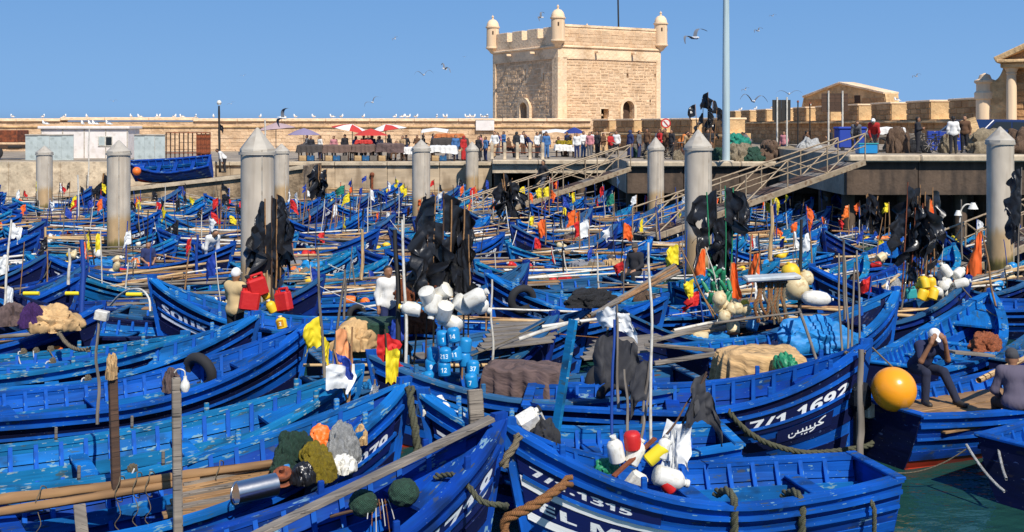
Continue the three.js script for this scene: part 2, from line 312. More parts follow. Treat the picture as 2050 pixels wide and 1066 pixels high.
M.tarpblue = std({ map: mottle([26, 116, 176], 0.3, 5, 40, 0.3, [14, 70, 120], 0.6), bumpMap: fineBump, bumpScale: 0.05, roughness: 0.6 });

// ------------------------------------------------------------ the setting
const GZ = -76, QY = 2.75;            // left quay: face and level
{
  const rip = tex(512, (u, v) => grey(0.5 + 0.7 * (fbm(u, v, 10, 16, 61, 5) - 0.5)), 0.22, false);
  const wm = new THREE.MeshPhysicalMaterial({ color: col(0.012, 0.052, 0.045), roughness: 0.05, ior: 1.33, bumpMap: rip, bumpScale: 0.06, side: THREE.DoubleSide });
  const g = tri(new THREE.PlaneGeometry(420, 110)); xf(g, 0, 0, 0, -Math.PI / 2); tri(g); g.translate(0, 0, -53);
  struct('harbour_water', g, wm, 'green harbour water between the moored boats');
}
// quays as thick slabs
const qb = (x0, x1, y0, y1, z0, z1) => box(x1 - x0, y1 - y0, z0 - z1, (x0 + x1) / 2, (y0 + y1) / 2, (z0 + z1) / 2);
const cen = px => (px - CX) / F;      // lateral slope of a photo column
// left quay
struct('quay_ground', [qb(-160, cen(983) * 76, -0.6, QY, -76.3, -330)], M.ground, 'paved quay ground behind the left wall');
{
  const o = thing('quay_wall', 'pale weathered concrete quay wall below the market stalls', 'quay wall', V(-20, 0, -76));
  const x0 = cen(250) * 76, x1 = cen(985) * 76, n = 7;
  const algae = tex(512, (u, v) => {
    const e = v + 0.10 * (fbm(u, v, 12, 6, 5, 5) - 0.5) + 0.06 * (fbm(u, v, 60, 4, 15, 3) - 0.5), t = 0.82 + 0.36 * fbm(u, v, 10, 10, 8, 5), s = clamp((fbm(u, v, 26, 2, 19, 4) - 0.52) * 4) * 0.5;
    let c = [190, 168, 138].map((b, i) => mix(b * t, [108, 88, 66][i], s));
    const k = sm(0.46, 0.40, e), d = sm(0.27, 0.21, e);
    c = c.map((b, i) => mix(b, [128, 100, 68][i] * t, k * 0.8)); return c.map((b, i) => mix(b, [44, 36, 27][i] * (0.6 + 0.8 * t * fbm(u, v, 40, 30, 29, 3)), d));
  }, 1);
  const wm = std({ map: algae, bumpMap: fineBump, bumpScale: 0.02 });
  for (let i = 0; i < n; i++) {
    const a = mix(x0, x1, i / n), b = mix(x0, x1, (i + 1) / n), g = bev(b - a - 0.02, QY + 0.25, 0.32, 0.02, (a + b) / 2 + 20, (QY - 0.55) / 2, -0.16 - (i % 2) * 0.012);
    const p = g.attributes.position, uv = g.attributes.uv; for (let k = 0; k < p.count; k++) uv.setXY(k, (p.getX(k) + 0.37 * i) / 14, clamp((p.getY(k) + 0.3) / 3.1, 0.01, 0.99));
    mesh('wall_panel', g, wm, o);
    mesh('coping_stone', bev(b - a - 0.03, 0.26, 0.6, 0.03, (a + b) / 2 + 20, QY - 0.12, -0.12 + 0.01 * (i % 3)), M.coping, o);
  }
  mesh('drain_pipe', [rod(V(cen(745) * 76 + 20, 0.2, 0.12), V(cen(745) * 76 + 20, 1.85, 0.12), 0.09), xf(new THREE.SphereGeometry(0.16, 10, 8), cen(745) * 76 + 20, 1.9, 0.1)], M.rust, o);
}
// retaining wall far left and the slipway in front of it
{
  const o = thing('retaining_wall', 'grey concrete retaining wall behind the slipway at far left', 'wall', V(-40, 0, -76));
  const x1 = cen(432) * 76;
  for (let i = 0; i < 6; i++) { const b = x1 - i * 3.4, a = b - 3.38; mesh('wall_panel', bev(b - a, QY + 0.5, 0.3, 0.02, (a + b) / 2 + 40, (QY - 0.5) / 2 + 0.02, 0.2 - (i % 2) * 0.01), M.coping, o); }
  const pts = [[-60, 0.1], [0, 0.55], [260, 1.35], [480, 2.1], [600, 2.66], [612, 2.70]];
  const rows = pts.map(([px, y]) => { const X = cen(px) * 70; return [V(X, -0.8, -69.2), V(X, y, -69.2), V(X * 1.0, y, -75.75), V(X, -0.8, -75.75)]; });
  const slab = prism4(rows);
  struct('slipway', slab, std({ map: mottle([150, 128, 100], 0.35, 6, 81, 0.6, [78, 62, 44], 0.2), bumpMap: fineBump, bumpScale: 0.05 }), 'sloping concrete slipway rising to the quay');
  const er = pts.map(([px, y]) => { const X = cen(px) * 70; return [V(X, y - 0.16, -68.98), V(X, y + 0.07, -68.98), V(X, y + 0.07, -69.35), V(X, y - 0.16, -69.35)]; });
  one('slipway_kerb', prism4(er), M.coping, 'pale stone kerb along the edge of the slipway', 'kerb');
}
// wharf decks on the right: slabs over a dark open underside
function wharf(label, px0, px1, Zf, top, thick, Zb, mat, ncol) {
  const x0 = cen(px0) * Zf, x1 = cen(px1) * Zf, o = thing('wharf', label, 'wharf', V((x0 + x1) / 2, 0, -Zf)), c = (x0 + x1) / 2;
  const n = Math.max(2, Math.round((x1 - x0) / 3.2));
  for (let i = 0; i < n; i++) {
    const a = mix(x0, x1, i / n), b = mix(x0, x1, (i + 1) / n);
    mesh('face_panel', bev(b - a - 0.03, thick - 0.3, 0.3, 0.02, (a + b) / 2 - c, top - 0.3 - (thick - 0.3) / 2, -0.35 - 0.015 * (i % 2)), mat, o);
    mesh('coping_stone', bev(b - a - 0.02, 0.3, 0.9, 0.06, (a + b) / 2 - c, top - 0.15, -0.3 + 0.008 * (i % 3)), M.coping, o);
  }
  mesh('deck_slab', box(x1 - x0, thick, Zb - Zf - 0.5, 0, top - thick / 2 - 0.006, -(Zb - Zf) / 2 - 0.3), M.ground, o);
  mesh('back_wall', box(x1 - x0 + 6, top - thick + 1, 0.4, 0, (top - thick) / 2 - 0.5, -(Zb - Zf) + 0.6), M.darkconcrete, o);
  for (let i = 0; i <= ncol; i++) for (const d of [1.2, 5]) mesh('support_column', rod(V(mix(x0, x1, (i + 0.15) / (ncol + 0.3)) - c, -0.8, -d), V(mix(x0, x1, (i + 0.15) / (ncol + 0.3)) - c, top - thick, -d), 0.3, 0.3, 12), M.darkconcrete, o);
  return o;
}
wharf('concrete wharf deck over dark opening under the post railing', 985, 1262, 72, 3.0, 0.85, 86, M.coping, 3);
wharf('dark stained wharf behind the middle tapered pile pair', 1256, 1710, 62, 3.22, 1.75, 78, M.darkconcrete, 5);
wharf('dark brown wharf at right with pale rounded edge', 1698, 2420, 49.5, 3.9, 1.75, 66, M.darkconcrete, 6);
struct('plaza_ground', [qb(-1.4, 120, -0.6, 3.0, -85.5, -330), qb(cen(1256) * 62, 120, 1.5, 3.2, -77, -86)], M.ground, 'stone plaza behind the wharves');
struct('plaza_terrace', [qb(cen(1698) * 49.5 + 4, 90, 2.0, 3.88, -65.6, -78)], M.ground, 'raised stone plaza behind the right wharf');

// coursed stone: rows of blocks, joined (each is only a few pixels), in the plane z=0 facing +z, from x0..x1, y0..y1, with holes
function courses(x0, x1, y0, y1, bw, bh, dep, tones, rub = 0, holes = [], seed = 1) {
  const pos = [], colr = [], nor = [];
  const face = (q, n, c) => [0, 1, 2, 0, 2, 3].forEach(k => { pos.push(...q[k]); nor.push(...n); colr.push(c[0], c[1], c[2]); });
  let y = y0, r = 0;
  while (y < y1 - 0.02) {
    let h = bh * (1 + (hsh(r, 1, seed) - 0.5) * 0.35 * (1 + rub)); if (y + h > y1 - bh * 0.4) h = y1 - y;
    let x = x0 - hsh(r, 2, seed) * bw * 0.8, k = 0;
    while (x < x1) {
      const w = bw * (0.65 + 0.8 * hsh(r, 10 + k, seed)), a = Math.max(x, x0), b = Math.min(x + w, x1), g = 0.018 * (1 + rub);
      x += w; k++;
      if (b - a < 0.08) continue;
      const cx = (a + b) / 2, cy = y + h / 2;
      if (holes.some(([hx0, hx1, hy0, hy1]) => cx > hx0 - 0.1 && cx < hx1 + 0.1 && cy > hy0 - 0.05 && cy < hy1 + 0.05)) continue;
      const d = dep * (0.25 + hsh(r, 100 + k, seed)), j = () => (hsh(r * 7 + k, pos.length, seed) - 0.5) * rub * 0.14;
      const t = tones[Math.floor(hsh(r, 200 + k, seed) * tones.length)], q = 0.94 + 0.12 * hsh(r, 300 + k, seed), c = t.map(v => v * q), e = Math.min(0.03, d * 0.6);
      const A = [a + g + j(), y + g + j()], B = [b - g + j(), y + g + j()], C = [b - g + j(), y + h - g + j()], D = [a + g + j(), y + h - g + j()];
      const top = [[A[0] + e, A[1] + e, d], [B[0] - e, B[1] + e, d], [C[0] - e, C[1] - e, d], [D[0] + e, D[1] - e, d]], bot = [[...A, -0.02], [...B, -0.02], [...C, -0.02], [...D, -0.02]];
      face(top, [0, 0, 1], c);
      const ns = [[0, -0.8, 0.6], [0.8, 0, 0.6], [0, 0.8, 0.6], [-0.8, 0, 0.6]];
      for (let s = 0; s < 4; s++) face([bot[s], bot[(s + 1) % 4], top[(s + 1) % 4], top[s]], ns[s], c);
    }
    y += h; r++;
  }
  const gm = new THREE.BufferGeometry(); gm.setAttribute('position', new THREE.Float32BufferAttribute(pos, 3)); gm.setAttribute('normal', new THREE.Float32BufferAttribute(nor, 3)); gm.setAttribute('color', new THREE.Float32BufferAttribute(colr, 3));
  return tri(gm);
}
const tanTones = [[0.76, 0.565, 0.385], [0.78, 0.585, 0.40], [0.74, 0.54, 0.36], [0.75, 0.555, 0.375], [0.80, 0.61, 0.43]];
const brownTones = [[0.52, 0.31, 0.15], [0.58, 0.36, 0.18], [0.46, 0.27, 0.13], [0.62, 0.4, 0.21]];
function blocks(parent, ...a) { const m = mesh('stone_courses', courses(...a), M.stoneblocks, parent); m.userData.kind = 'stuff'; return m; }

// sea wall (left), with coping and a low plinth
{
  const Z = 107, x0 = -75, x1 = cen(1183) * Z, o = thing('sea_wall', 'long tan stone sea wall lined with gulls along the horizon', 'wall', V(0, 2.6, -Z));
  mesh('wall_core', box(x1 - x0, 3.0, 1.6, (x0 + x1) / 2, 1.4, -0.85), M.stone, o);
  blocks(o, x0, x1, -0.1, 2.9, 1.0, 0.34, 0.02, tanTones, -0.45, [], 3);
  for (let i = 0; i < 20; i++) { const a = mix(x0, x1, i / 20), b = mix(x0, x1, (i + 1) / 20); mesh('coping_stone', bev(b - a - 0.03, 0.3, 2.0, 0.04, (a + b) / 2, 3.05 + (i > 7 && i < 11 ? 0.1 : 0), -0.8 + (i % 3) * 0.01), M.stone, o); }
  mesh('string_course', box(x1 - x0, 0.12, 0.16, (x0 + x1) / 2, 2.42, 0.08), M.stoneB, o);
}
// ------------------------------------------------------------ the fort tower
{
  const Zc = 108.5, Xc = cen(1117) * Zc, S = 12.3, th = 31 * Math.PI / 180, B = 2.6;
  const o = thing('fort_tower', 'square sandstone fort tower with domed corner turrets above sea wall', 'tower', V(Xc, B, -Zc), th);
  const rx = px => { const a = cen(px); return (a * Zc - Xc) / (Math.cos(th) - a * Math.sin(th)); };          // along the right face
  const lx = px => { const a = cen(px); return (a * Zc - Xc) / (-Math.sin(th) - a * Math.cos(th)); };         // along the left face
  const yr = (py, x) => H - (py - HY) / F * (Zc + x * Math.sin(th)) - B, yl = (py, x) => H - (py - HY) / F * (Zc + x * Math.cos(th)) - B;
  const top = 12.0, str = 9.95, pan = 9.0;
  const hole = (s, x0, x1, y0, y1, arch) => { const h = new THREE.Path(); h.moveTo(x0, y0); h.lineTo(x1, y0); if (arch) { const r = (x1 - x0) / 2; h.lineTo(x1, y1 - r); h.absarc((x0 + x1) / 2, y1 - r, r, 0, Math.PI, false); } else { h.lineTo(x1, y1); h.lineTo(x0, y1); } h.lineTo(x0, y0); s.holes.push(h); };
  const wallFace = holes => { const s = new THREE.Shape(); s.moveTo(0, 0); s.lineTo(S, 0); s.lineTo(S, pan); s.lineTo(0, pan); s.lineTo(0, 0); holes.forEach(h => hole(s, ...h)); return tri(new THREE.ExtrudeGeometry(s, { depth: 0.9, bevelEnabled: false, curveSegments: 10 })); };
  const hr = [], add = (px0, px1, py0, py1, arch) => { const a = rx(px0), b = rx(px1); hr.push([a, b, yr(py1, (a + b) / 2), yr(py0, (a + b) / 2), arch]); };
  add(1247, 1270, 202, 240, true); add(1205, 1221, 218, 238); add(1256, 1260, 137, 156);
  for (const [x, y] of [[1293, 120], [1313, 120], [1293, 152], [1313, 152]]) add(x - 1.5, x + 1.5, y - 3, y + 4);
  add(1302, 1305, 200, 213);
  const hl = [], addl = (px0, px1, py0, py1, arch) => { const a = lx(px1), b = lx(px0); hl.push([a, b, yl(py1, (a + b) / 2), yl(py0, (a + b) / 2), arch]); };
  addl(1043, 1058, 205, 243, true); addl(1012.5, 1014, 153, 172); addl(1048.5, 1050.5, 138, 162); addl(1085, 1087, 146, 168);
  const right = mesh('sunlit_face', wallFace(hr).translate(0, 0, -1.02), M.stone, o);
  blocks(o, 0.55, S - 0.5, 0, pan, 0.62, 0.3, 0.05, tanTones, 0.25, hr, 11).position.z = -0.12;
  const toLeft = g => { g = g.index ? g.toNonIndexed() : g; for (const k of ['position', 'normal']) { const p = g.attributes[k]; for (let i = 0; i < p.count; i++) p.setXYZ(i, -p.getZ(i), p.getY(i), -p.getX(i)); for (let i = 0; i < p.count; i += 3) { const q = [p.getX(i + 1), p.getY(i + 1), p.getZ(i + 1)]; p.setXYZ(i + 1, p.getX(i + 2), p.getY(i + 2), p.getZ(i + 2)); p.setXYZ(i + 2, ...q); } } return tri(g); };
  mesh('shaded_face', toLeft(wallFace(hl).translate(0, 0, -1.02)), M.stone, o);
  { const m = mesh('stone_courses', toLeft(courses(0.55, S - 0.5, 0, pan, 0.6, 0.38, 0.045, tanTones, 0.9, hl.map(h => [h[0] - 0.15, h[1] + 0.15, h[2], h[3] + 0.25]), 12).translate(0, 0, -0.12)), M.stoneblocks, o); m.userData.kind = 'stuff'; }
  mesh('back_wall', [box(S - 0.1, 9.9, 0.5, S / 2, 4.95, -S + 0.25), box(0.5, 9.9, S - 0.8, S - 0.28, 4.95, -S / 2)], M.stoneB, o);
  // corner piers and the band above the panels
  for (const [a, b] of [[0, 0], [S - 0.55, 0], [0, -(S - 0.55)]]) mesh('corner_pier', bev(0.56, pan, 0.56, 0.03, a + 0.275, pan / 2, b - 0.275), M.stone, o);
  mesh('wall_band', [box(S, str - pan, 1.0, S / 2, (pan + str) / 2, -0.5), box(1.0, str - pan, S - 1.0, 0.5, (pan + str) / 2, -S / 2 - 0.5)], M.stone, o);
  mesh('string_course', [bev(S + 0.3, 0.24, 0.5, 0.06, S / 2, str + 0.1, -0.1), bev(0.5, 0.24, S - 0.1, 0.06, 0.1, str + 0.1, -S / 2 - 0.2)], M.stone, o);
  mesh('panel_ledge', [box(S - 1.1, 0.1, 0.1, S / 2, pan - 0.06, -0.05), box(0.1, 0.1, S - 1.1, 0.05, pan - 0.06, -S / 2)], M.stone, o);
  mesh('parapet', [box(S, top - str - 0.2, 0.8, S / 2, (str + top) / 2 + 0.1, -0.42)], M.stone, o);
  blocks(o, 0.2, S - 0.2, str + 0.25, top - 0.25, 0.8, 0.38, 0.02, tanTones, 0, [], 14);
  mesh('parapet_cap', box(S - 1.2, 0.22, 0.95, S / 2, top + 0.05, -0.42), M.stone, o);
  mesh('parapet_sill', box(0.8, 0.85, S - 1, 0.42, str + 0.63, -S / 2), M.stone, o);
  let zz = 0.75;
  for (const [w, g] of [[1.9, 0.95], [2.0, 0.95], [1.9, 0.95], [2.2, 0]]) { mesh('merlon', bev(0.8, 0.96, w, 0.03, 0.42, str + 1.53, -zz - w / 2), M.stone, o); zz += w + g; }
  mesh('roof', box(S - 0.9, 0.3, S - 0.9, S / 2, str + 0.4, -S / 2), M.stone, o);
  for (const px of [1192, 1265]) { const x = rx(px); mesh('water_spout', bev(0.2, 0.22, 0.6, 0.03, x, str - 0.35, 0.3), M.stone, o); }
  for (const px of [1024, 1071]) { const x = lx(px); mesh('water_spout', bev(0.6, 0.22, 0.2, 0.03, -0.3, str - 0.35, -x), M.stone, o); }
  // door surround on the shaded face
  { const [a, b, y0, y1] = hl[0], s = new THREE.Shape(), w = b - a, r0 = w / 2, r1 = r0 + 0.45, c = (a + b) / 2; s.moveTo(c - r1, y0); s.lineTo(c - r1, y1 - r0); s.absarc(c, y1 - r0, r1, Math.PI, 0, true); s.lineTo(c + r1, y0); s.lineTo(c + r0, y0); s.lineTo(c + r0, y1 - r0); s.absarc(c, y1 - r0, r0, 0, Math.PI, false); s.lineTo(c - r0, y0);
    mesh('door_surround', toLeft(tri(new THREE.ExtrudeGeometry(s, { depth: 0.3, bevelEnabled: false, curveSegments: 12 })).translate(0, 0, -0.1)), M.stone, o); }
  { const [a, b, y0, y1] = hr[0], s = new THREE.Shape(), w = b - a, r0 = w / 2, r1 = r0 + 0.3, c = (a + b) / 2; s.moveTo(c - r1, y0); s.lineTo(c - r1, y1 - r0); s.absarc(c, y1 - r0, r1, Math.PI, 0, true); s.lineTo(c + r1, y0); s.lineTo(c + r0, y0); s.lineTo(c + r0, y1 - r0); s.absarc(c, y1 - r0, r0, 0, Math.PI, false); s.lineTo(c - r0, y0);
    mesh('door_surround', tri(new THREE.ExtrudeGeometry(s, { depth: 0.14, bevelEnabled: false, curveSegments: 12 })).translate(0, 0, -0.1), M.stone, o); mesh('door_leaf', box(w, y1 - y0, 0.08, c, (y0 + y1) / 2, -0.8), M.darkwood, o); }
  for (const [x, z, dy] of [[0, 0, 0], [S, 0, 0], [0, -S, 0]]) {
    const t = mesh('turret', lathe([[0.02, 9.9], [0.28, 10.05], [0.36, 10.2], [0.62, 10.45], [0.72, 10.5], [0.72, 10.62], [0.66, 10.66], [0.64, 12.6], [0.74, 12.64], [0.74, 12.76], [0.62, 12.8]].map(([r, y]) => [r, y + dy]), 20).translate(x, 0, z), M.stone, o);
    mesh('dome', lathe([[0.64, 12.78], [0.62, 13.0], [0.52, 13.25], [0.34, 13.45], [0.1, 13.53], [0.09, 13.7], [0.14, 13.76], [0.07, 13.88], [0.0, 14.0]], 18).translate(x, dy, z), M.stone, t);
    for (const a of [0.7, 2.4]) mesh('slit_shade', box(0.14, 0.34, 0.1, x + Math.sin(a - 1.2) * 0.63, 12.1, z + Math.cos(a - 1.2) * 0.63, 0, a - 1.2), M.darkwood, t);  // no opening cut: solid dark plates, the shade inside put into their colour
  }
  mesh('roof_dome', lathe([[0.9, 12.0], [0.85, 12.3], [0.6, 12.62], [0.2, 12.8], [0.08, 12.95], [0, 13.1]], 16).translate(rx(1192) + 2.5, -0.2, -5), M.stone, o);
  const fm = thing('flag_mast', 'thin dark mast standing on the fort tower roof', 'mast', V(Xc, B, -Zc), th);
  mesh('pole', rod(V(rx(1247) + 1, str + 0.5, -2), V(rx(1247) + 0.75, 21, -2), 0.09, 0.07, 8), M.blackpole, fm);
  const sg = thing('wall_sign', 'white notice board on the sea wall beside the fort tower', 'sign', at(971, 251, 106.7)); mesh('board', box(1.7, 0.95, 0.06), M.cabin, sg); mesh('frame', box(1.78, 0.06, 0.1, 0, 0.5, 0), M.galv, sg);
}
// crenellated ramparts running into depth: from a to b, front to the left of the walking direction
function rampart(name, label, a, b, yb, ytop, sill, mer, gap, seed, shift = 0) {
  const d = b.clone().sub(a), L = d.length(), o = thing(name, label, 'rampart', V(a.x, yb, a.z), -Math.atan2(d.z, d.x));
  const h0 = sill - yb;
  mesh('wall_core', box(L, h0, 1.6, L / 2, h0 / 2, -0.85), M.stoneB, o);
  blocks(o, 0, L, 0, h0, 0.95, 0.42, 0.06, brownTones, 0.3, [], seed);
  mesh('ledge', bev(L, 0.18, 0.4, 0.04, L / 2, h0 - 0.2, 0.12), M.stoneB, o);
  for (let x = shift; x < L - 0.5; x += mer + gap) {
    const w = Math.min(mer, L - x), mh = ytop - sill;
    const m = mesh('merlon', box(w, mh, 1.5, x + w / 2, h0 + mh / 2, -0.8), M.stoneB, o);
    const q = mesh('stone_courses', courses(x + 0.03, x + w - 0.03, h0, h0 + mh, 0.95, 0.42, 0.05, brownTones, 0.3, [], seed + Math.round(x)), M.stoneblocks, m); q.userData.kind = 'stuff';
    mesh('merlon_cap', bev(w + 0.12, 0.16, 1.75, 0.04, x + w / 2, h0 + mh + 0.08, -0.8), M.stone, m);
  }
  return o;
}
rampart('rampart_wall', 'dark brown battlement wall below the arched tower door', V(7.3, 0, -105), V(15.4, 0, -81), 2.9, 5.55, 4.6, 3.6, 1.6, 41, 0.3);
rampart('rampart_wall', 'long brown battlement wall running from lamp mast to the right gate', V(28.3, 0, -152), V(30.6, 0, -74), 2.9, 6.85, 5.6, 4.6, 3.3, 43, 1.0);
{ // stair ramp beside the near battlement
  const o = thing('stone_stair', 'stone stair ramp climbing along the wall to the tower', 'stair', V(6.6, 2.9, -100), 0.9);
  for (let i = 0; i < 9; i++) mesh('step', bev(0.42, 0.3 + i * 0.27, 1.4, 0.02, i * 0.42, (0.3 + i * 0.27) / 2, 0.8), i % 2 ? M.stone : M.stoneB, o);
}
{ // gabled guardhouse behind the battlements
  const n = -65 * Math.PI / 180, o = thing('guard_house', 'gabled brown stone guardhouse rising behind the battlements', 'building', at(1690, 250, 112).setY(2.9), n);
  const w = 12.2, s = new THREE.Shape(), P = [[-w / 2, 0], [w / 2 + 0.3, 0], [w / 2 + 0.3, 3.2], [w / 2 - 0.3, 4.1], [w / 2 - 0.5, 5.2], [-0.5, 6.35], [-3.1, 5.75], [-w / 2 + 0.1, 5.1], [-w / 2 - 0.4, 3.6]];
  s.setFromPoints(P.map(p => new THREE.Vector2(...p)));
  mesh('wall', tri(new THREE.ExtrudeGeometry(s, { depth: 1.6, bevelEnabled: false })).translate(0, 0, -1.6), M.stoneB, o);
  for (let i = 4; i < P.length - 2; i++) mesh('roof_coping', beam(V(P[i][0], P[i][1] + 0.06, -0.75), V(P[i + 1][0], P[i + 1][1] + 0.06, -0.75), 1.9, 0.2), M.stone, o);
  mesh('window', box(0.8, 0.75, 0.3, 1.9, 4.75, -0.1), M.darkwood, o);  // solid block whose dark colour stands in for shade in the window opening
  blocks(o, -w / 2 + 0.1, w / 2 - 0.5, 0.2, 4.9, 0.9, 0.4, 0.05, brownTones, 0.3, [[1.4, 2.5, 4.3, 5.2]], 47);
}
{ // classical gate at the right edge
  const o = thing('sea_gate', 'carved sandstone gate with column, scroll and pediment at right edge', 'gate', at(1952, 240, 70).setY(2.9), -0.55);
  const u = 70 / F / Math.cos(0.55), Y = py => H - (py - HY) / F * 70 - 2.9;
  mesh('base_wall', box(9, Y(215), 1.4, 4.6, Y(215) / 2, -0.9), M.stoneB, o);
  const s = new THREE.Shape(); s.moveTo(0.9, 0.2); s.lineTo(0.9, Y(165)); s.bezierCurveTo(1.35, Y(165), 1.55, Y(150), 1.7, Y(130)); s.lineTo(9, Y(130)); s.lineTo(9, 0.2);
  mesh('scroll_wall', tri(new THREE.ExtrudeGeometry(s, { depth: 0.9, bevelEnabled: true, bevelSize: 0.05, bevelThickness: 0.05, bevelSegments: 1 })).translate(0, 0, -1.1), M.stoneB, o);
  blocks(o, 1.75, 4.6, 0.3, Y(136), 0.8, 0.4, 0.05, brownTones, 0.2, [], 51).position.z = -0.12;
  mesh('corner_turret', lathe([[0.5, 0], [0.52, Y(200)], [0.6, Y(198)], [0.62, Y(186)], [0.5, Y(182)], [0.5, Y(168)], [0.62, Y(165)], [0.62, Y(161)], [0.4, Y(158)], [0.3, Y(150)], [0.1, Y(147)], [0, Y(146)]], 16).translate(0.5, 0, -0.5), M.stone, o);
  const cx = 2.15;
  mesh('column', lathe([[0.42, 0], [0.42, 0.3], [0.3, 0.4], [0.29, Y(175)], [0.26, Y(152)], [0.3, Y(151)], [0.3, Y(149)], [0.27, Y(147)], [0.36, Y(142)], [0.42, Y(138)]], 18).translate(cx, 0, 0.5), M.stone, o);
  mesh('column', lathe([[0.42, 0], [0.42, 0.3], [0.3, 0.4], [0.29, Y(175)], [0.26, Y(152)], [0.3, Y(151)], [0.3, Y(149)], [0.27, Y(147)], [0.36, Y(142)], [0.42, Y(138)]], 18).translate(cx + 3.9, 0, 0.5), M.stone, o);
  mesh('entablature', [bev(7.6, 0.3, 1.6, 0.05, 5.4, Y(134), 0.2), bev(8.0, 0.2, 2.0, 0.05, 5.4, Y(126), 0.3)], M.stoneB, o);
  mesh('pediment', [beam(V(1.3, Y(123), 0.2), V(5.4, Y(123) + 1.9, 0.2), 1.9, 0.34), beam(V(5.4, Y(123) + 1.9, 0.2), V(9.4, Y(123), 0.2), 1.9, 0.34)], M.stoneB, o);
  const t = new THREE.Shape(); t.moveTo(1.5, Y(123)); t.lineTo(5.4, Y(123) + 1.85); t.lineTo(9.2, Y(123)); mesh('tympanum', tri(new THREE.ExtrudeGeometry(t, { depth: 0.5, bevelEnabled: false })).translate(0, 0, -0.3), M.stoneB, o);
}
// ------------------------------------------------------------ mooring piles
{
  const pt = tex(512, (u, v, x, y) => {
    const e = v + 0.07 * (fbm(u, v, 6, 5, 5, 5) - 0.5) + 0.04 * (fbm(u, v, 30, 4, 15, 3) - 0.5), t = 0.88 + 0.24 * fbm(u, v, 8, 8, 8, 5), s = clamp((fbm(u, v, 18, 2, 19, 4) - 0.5) * 4) * 0.3;
    let c = [188, 176, 158].map((b, i) => mix(b * t, [138, 122, 104][i], s));
    const k = sm(0.44, 0.36, e), d = sm(0.24, 0.18, e);
    c = c.map((b, i) => mix(b, [172, 138, 92][i] * t, k * 0.75)); return c.map((b, i) => mix(b, [88, 80, 34][i] * (0.5 + fbm(u, v, 30, 20, 29, 4)), d * 0.92));
  }, 1);
  const pm = std({ map: pt, bumpMap: fineBump, bumpScale: 0.012, roughness: 0.75 });
  const piles = [[88, 31, 292, 306, 'thin concrete mooring pile at far left below the white cabin'], [237, 45, 281, 304, 'concrete mooring pile with algae foot beside the slipway boat'], [515, 66, 256, 300, 'thickest concrete mooring pile behind the black flags at left'], [563, 30, 288, 303, 'small pile close behind the thickest left pile'], [843, 36, 280, 298, 'concrete mooring pile under the pale market awning'], [945, 25, 284, 299, 'slim far pile with blue mark at end of quay wall'], [1313, 33, 275, 296, 'slender concrete pile between the two gangways'], [1398, 54, 260, 293, 'thick concrete pile left of the lamp mast'], [2003, 51, 254, 282, 'thick concrete pile at right edge by the orange flag']];
  for (const [px, w, apex, cyl, label] of piles) {
    const D = 0.82, Z = Math.min(74.5, D * F / w), yc = H - (cyl - HY) / F * Z, ya = H - (apex - HY) / F * Z, o = thing('mooring_pile', label, 'pile', V(cen(px) * Z, 0, -Z), RR(-0.4, 0.4));
    const r = D / 2, g = new THREE.CylinderGeometry(r, r, yc + 1, 28, 6, true); g.translate(0, (yc - 1) / 2, 0);
    const p = g.attributes.position, uv = g.attributes.uv; for (let i = 0; i < p.count; i++) uv.setXY(i, uv.getX(i), clamp((p.getY(i) + 0.1) / 4.9, 0.01, 0.99));
    mesh('shaft', g, pm, o);
    mesh('seam', box(0.03, yc + 0.6, 0.03, r * Math.sin(0.5), (yc - 0.6) / 2, r * Math.cos(0.5)), M.galv, o);
    const c = mesh('cap', lathe([[r + 0.035, yc - 0.06], [r + 0.035, yc + 0.02], [0.03, ya], [0, ya + 0.01]], 8), M.galv, o);
    mesh('cap_collar', lathe([[r + 0.05, yc - 0.12], [r + 0.05, yc - 0.05]], 24), M.galv, c);
  }
}
// ------------------------------------------------------------ gangways with truss railings
function gangway(label, a, b, w, nb) {
  const o = thing('gangway', label, 'gangway', a), d = b.clone().sub(a), L = d.length(), X = d.clone().normalize(), Zv = V(0, 0, 1).addScaledVector(X, -X.z).normalize(), P = (t, side, h) => X.clone().multiplyScalar(L * t).addScaledVector(Zv, side * w / 2).add(V(0, h, 0));
  const nd = Math.round(L / 0.6);
  for (let i = 0; i < nd; i++) mesh('deck_board', beam(P((i + 0.04) / nd, 0, 0), P((i + 0.96) / nd, 0, 0), w - 0.12, 0.05), i % 3 ? M.darkwood : M.greywood, o);
  for (const s of [-1, 1]) {
    mesh('side_beam', beam(P(0, s, -0.06), P(1, s, -0.06), 0.09, 0.24), M.rail, o);
    mesh('hand_rail', rod(P(0, s, 1.15), P(1, s, 1.15), 0.035), M.rail, o);
    mesh('mid_rail', rod(P(0, s, 0.62), P(1, s, 0.62), 0.026), M.rail, o);
    for (let i = 0; i <= nb; i++) mesh('rail_post', rod(P(i / nb, s, 0), P(i / nb, s, 1.15), 0.032), M.rail, o);
    for (let i = 0; i < nb; i++) mesh('diagonal_brace', rod(P(i / nb, s, i % 2 ? 1.12 : 0.05), P((i + 1) / nb, s, i % 2 ? 0.05 : 1.12), 0.03), M.rail, o);
  }
  return o;
}
gangway('long truss gangway sloping down left below the fort tower', at(905, 455, 55), at(1250, 338, 58), 1.6, 5);
gangway('truss gangway sloping down left behind the lamp mast pile', at(1290, 474, 43.5), at(1705, 326, 48.9), 1.6, 5);
gangway('short gangway end with pale rails beside the far right pile', at(1915, 535, 37.5), at(2130, 445, 41), 1.5, 4);
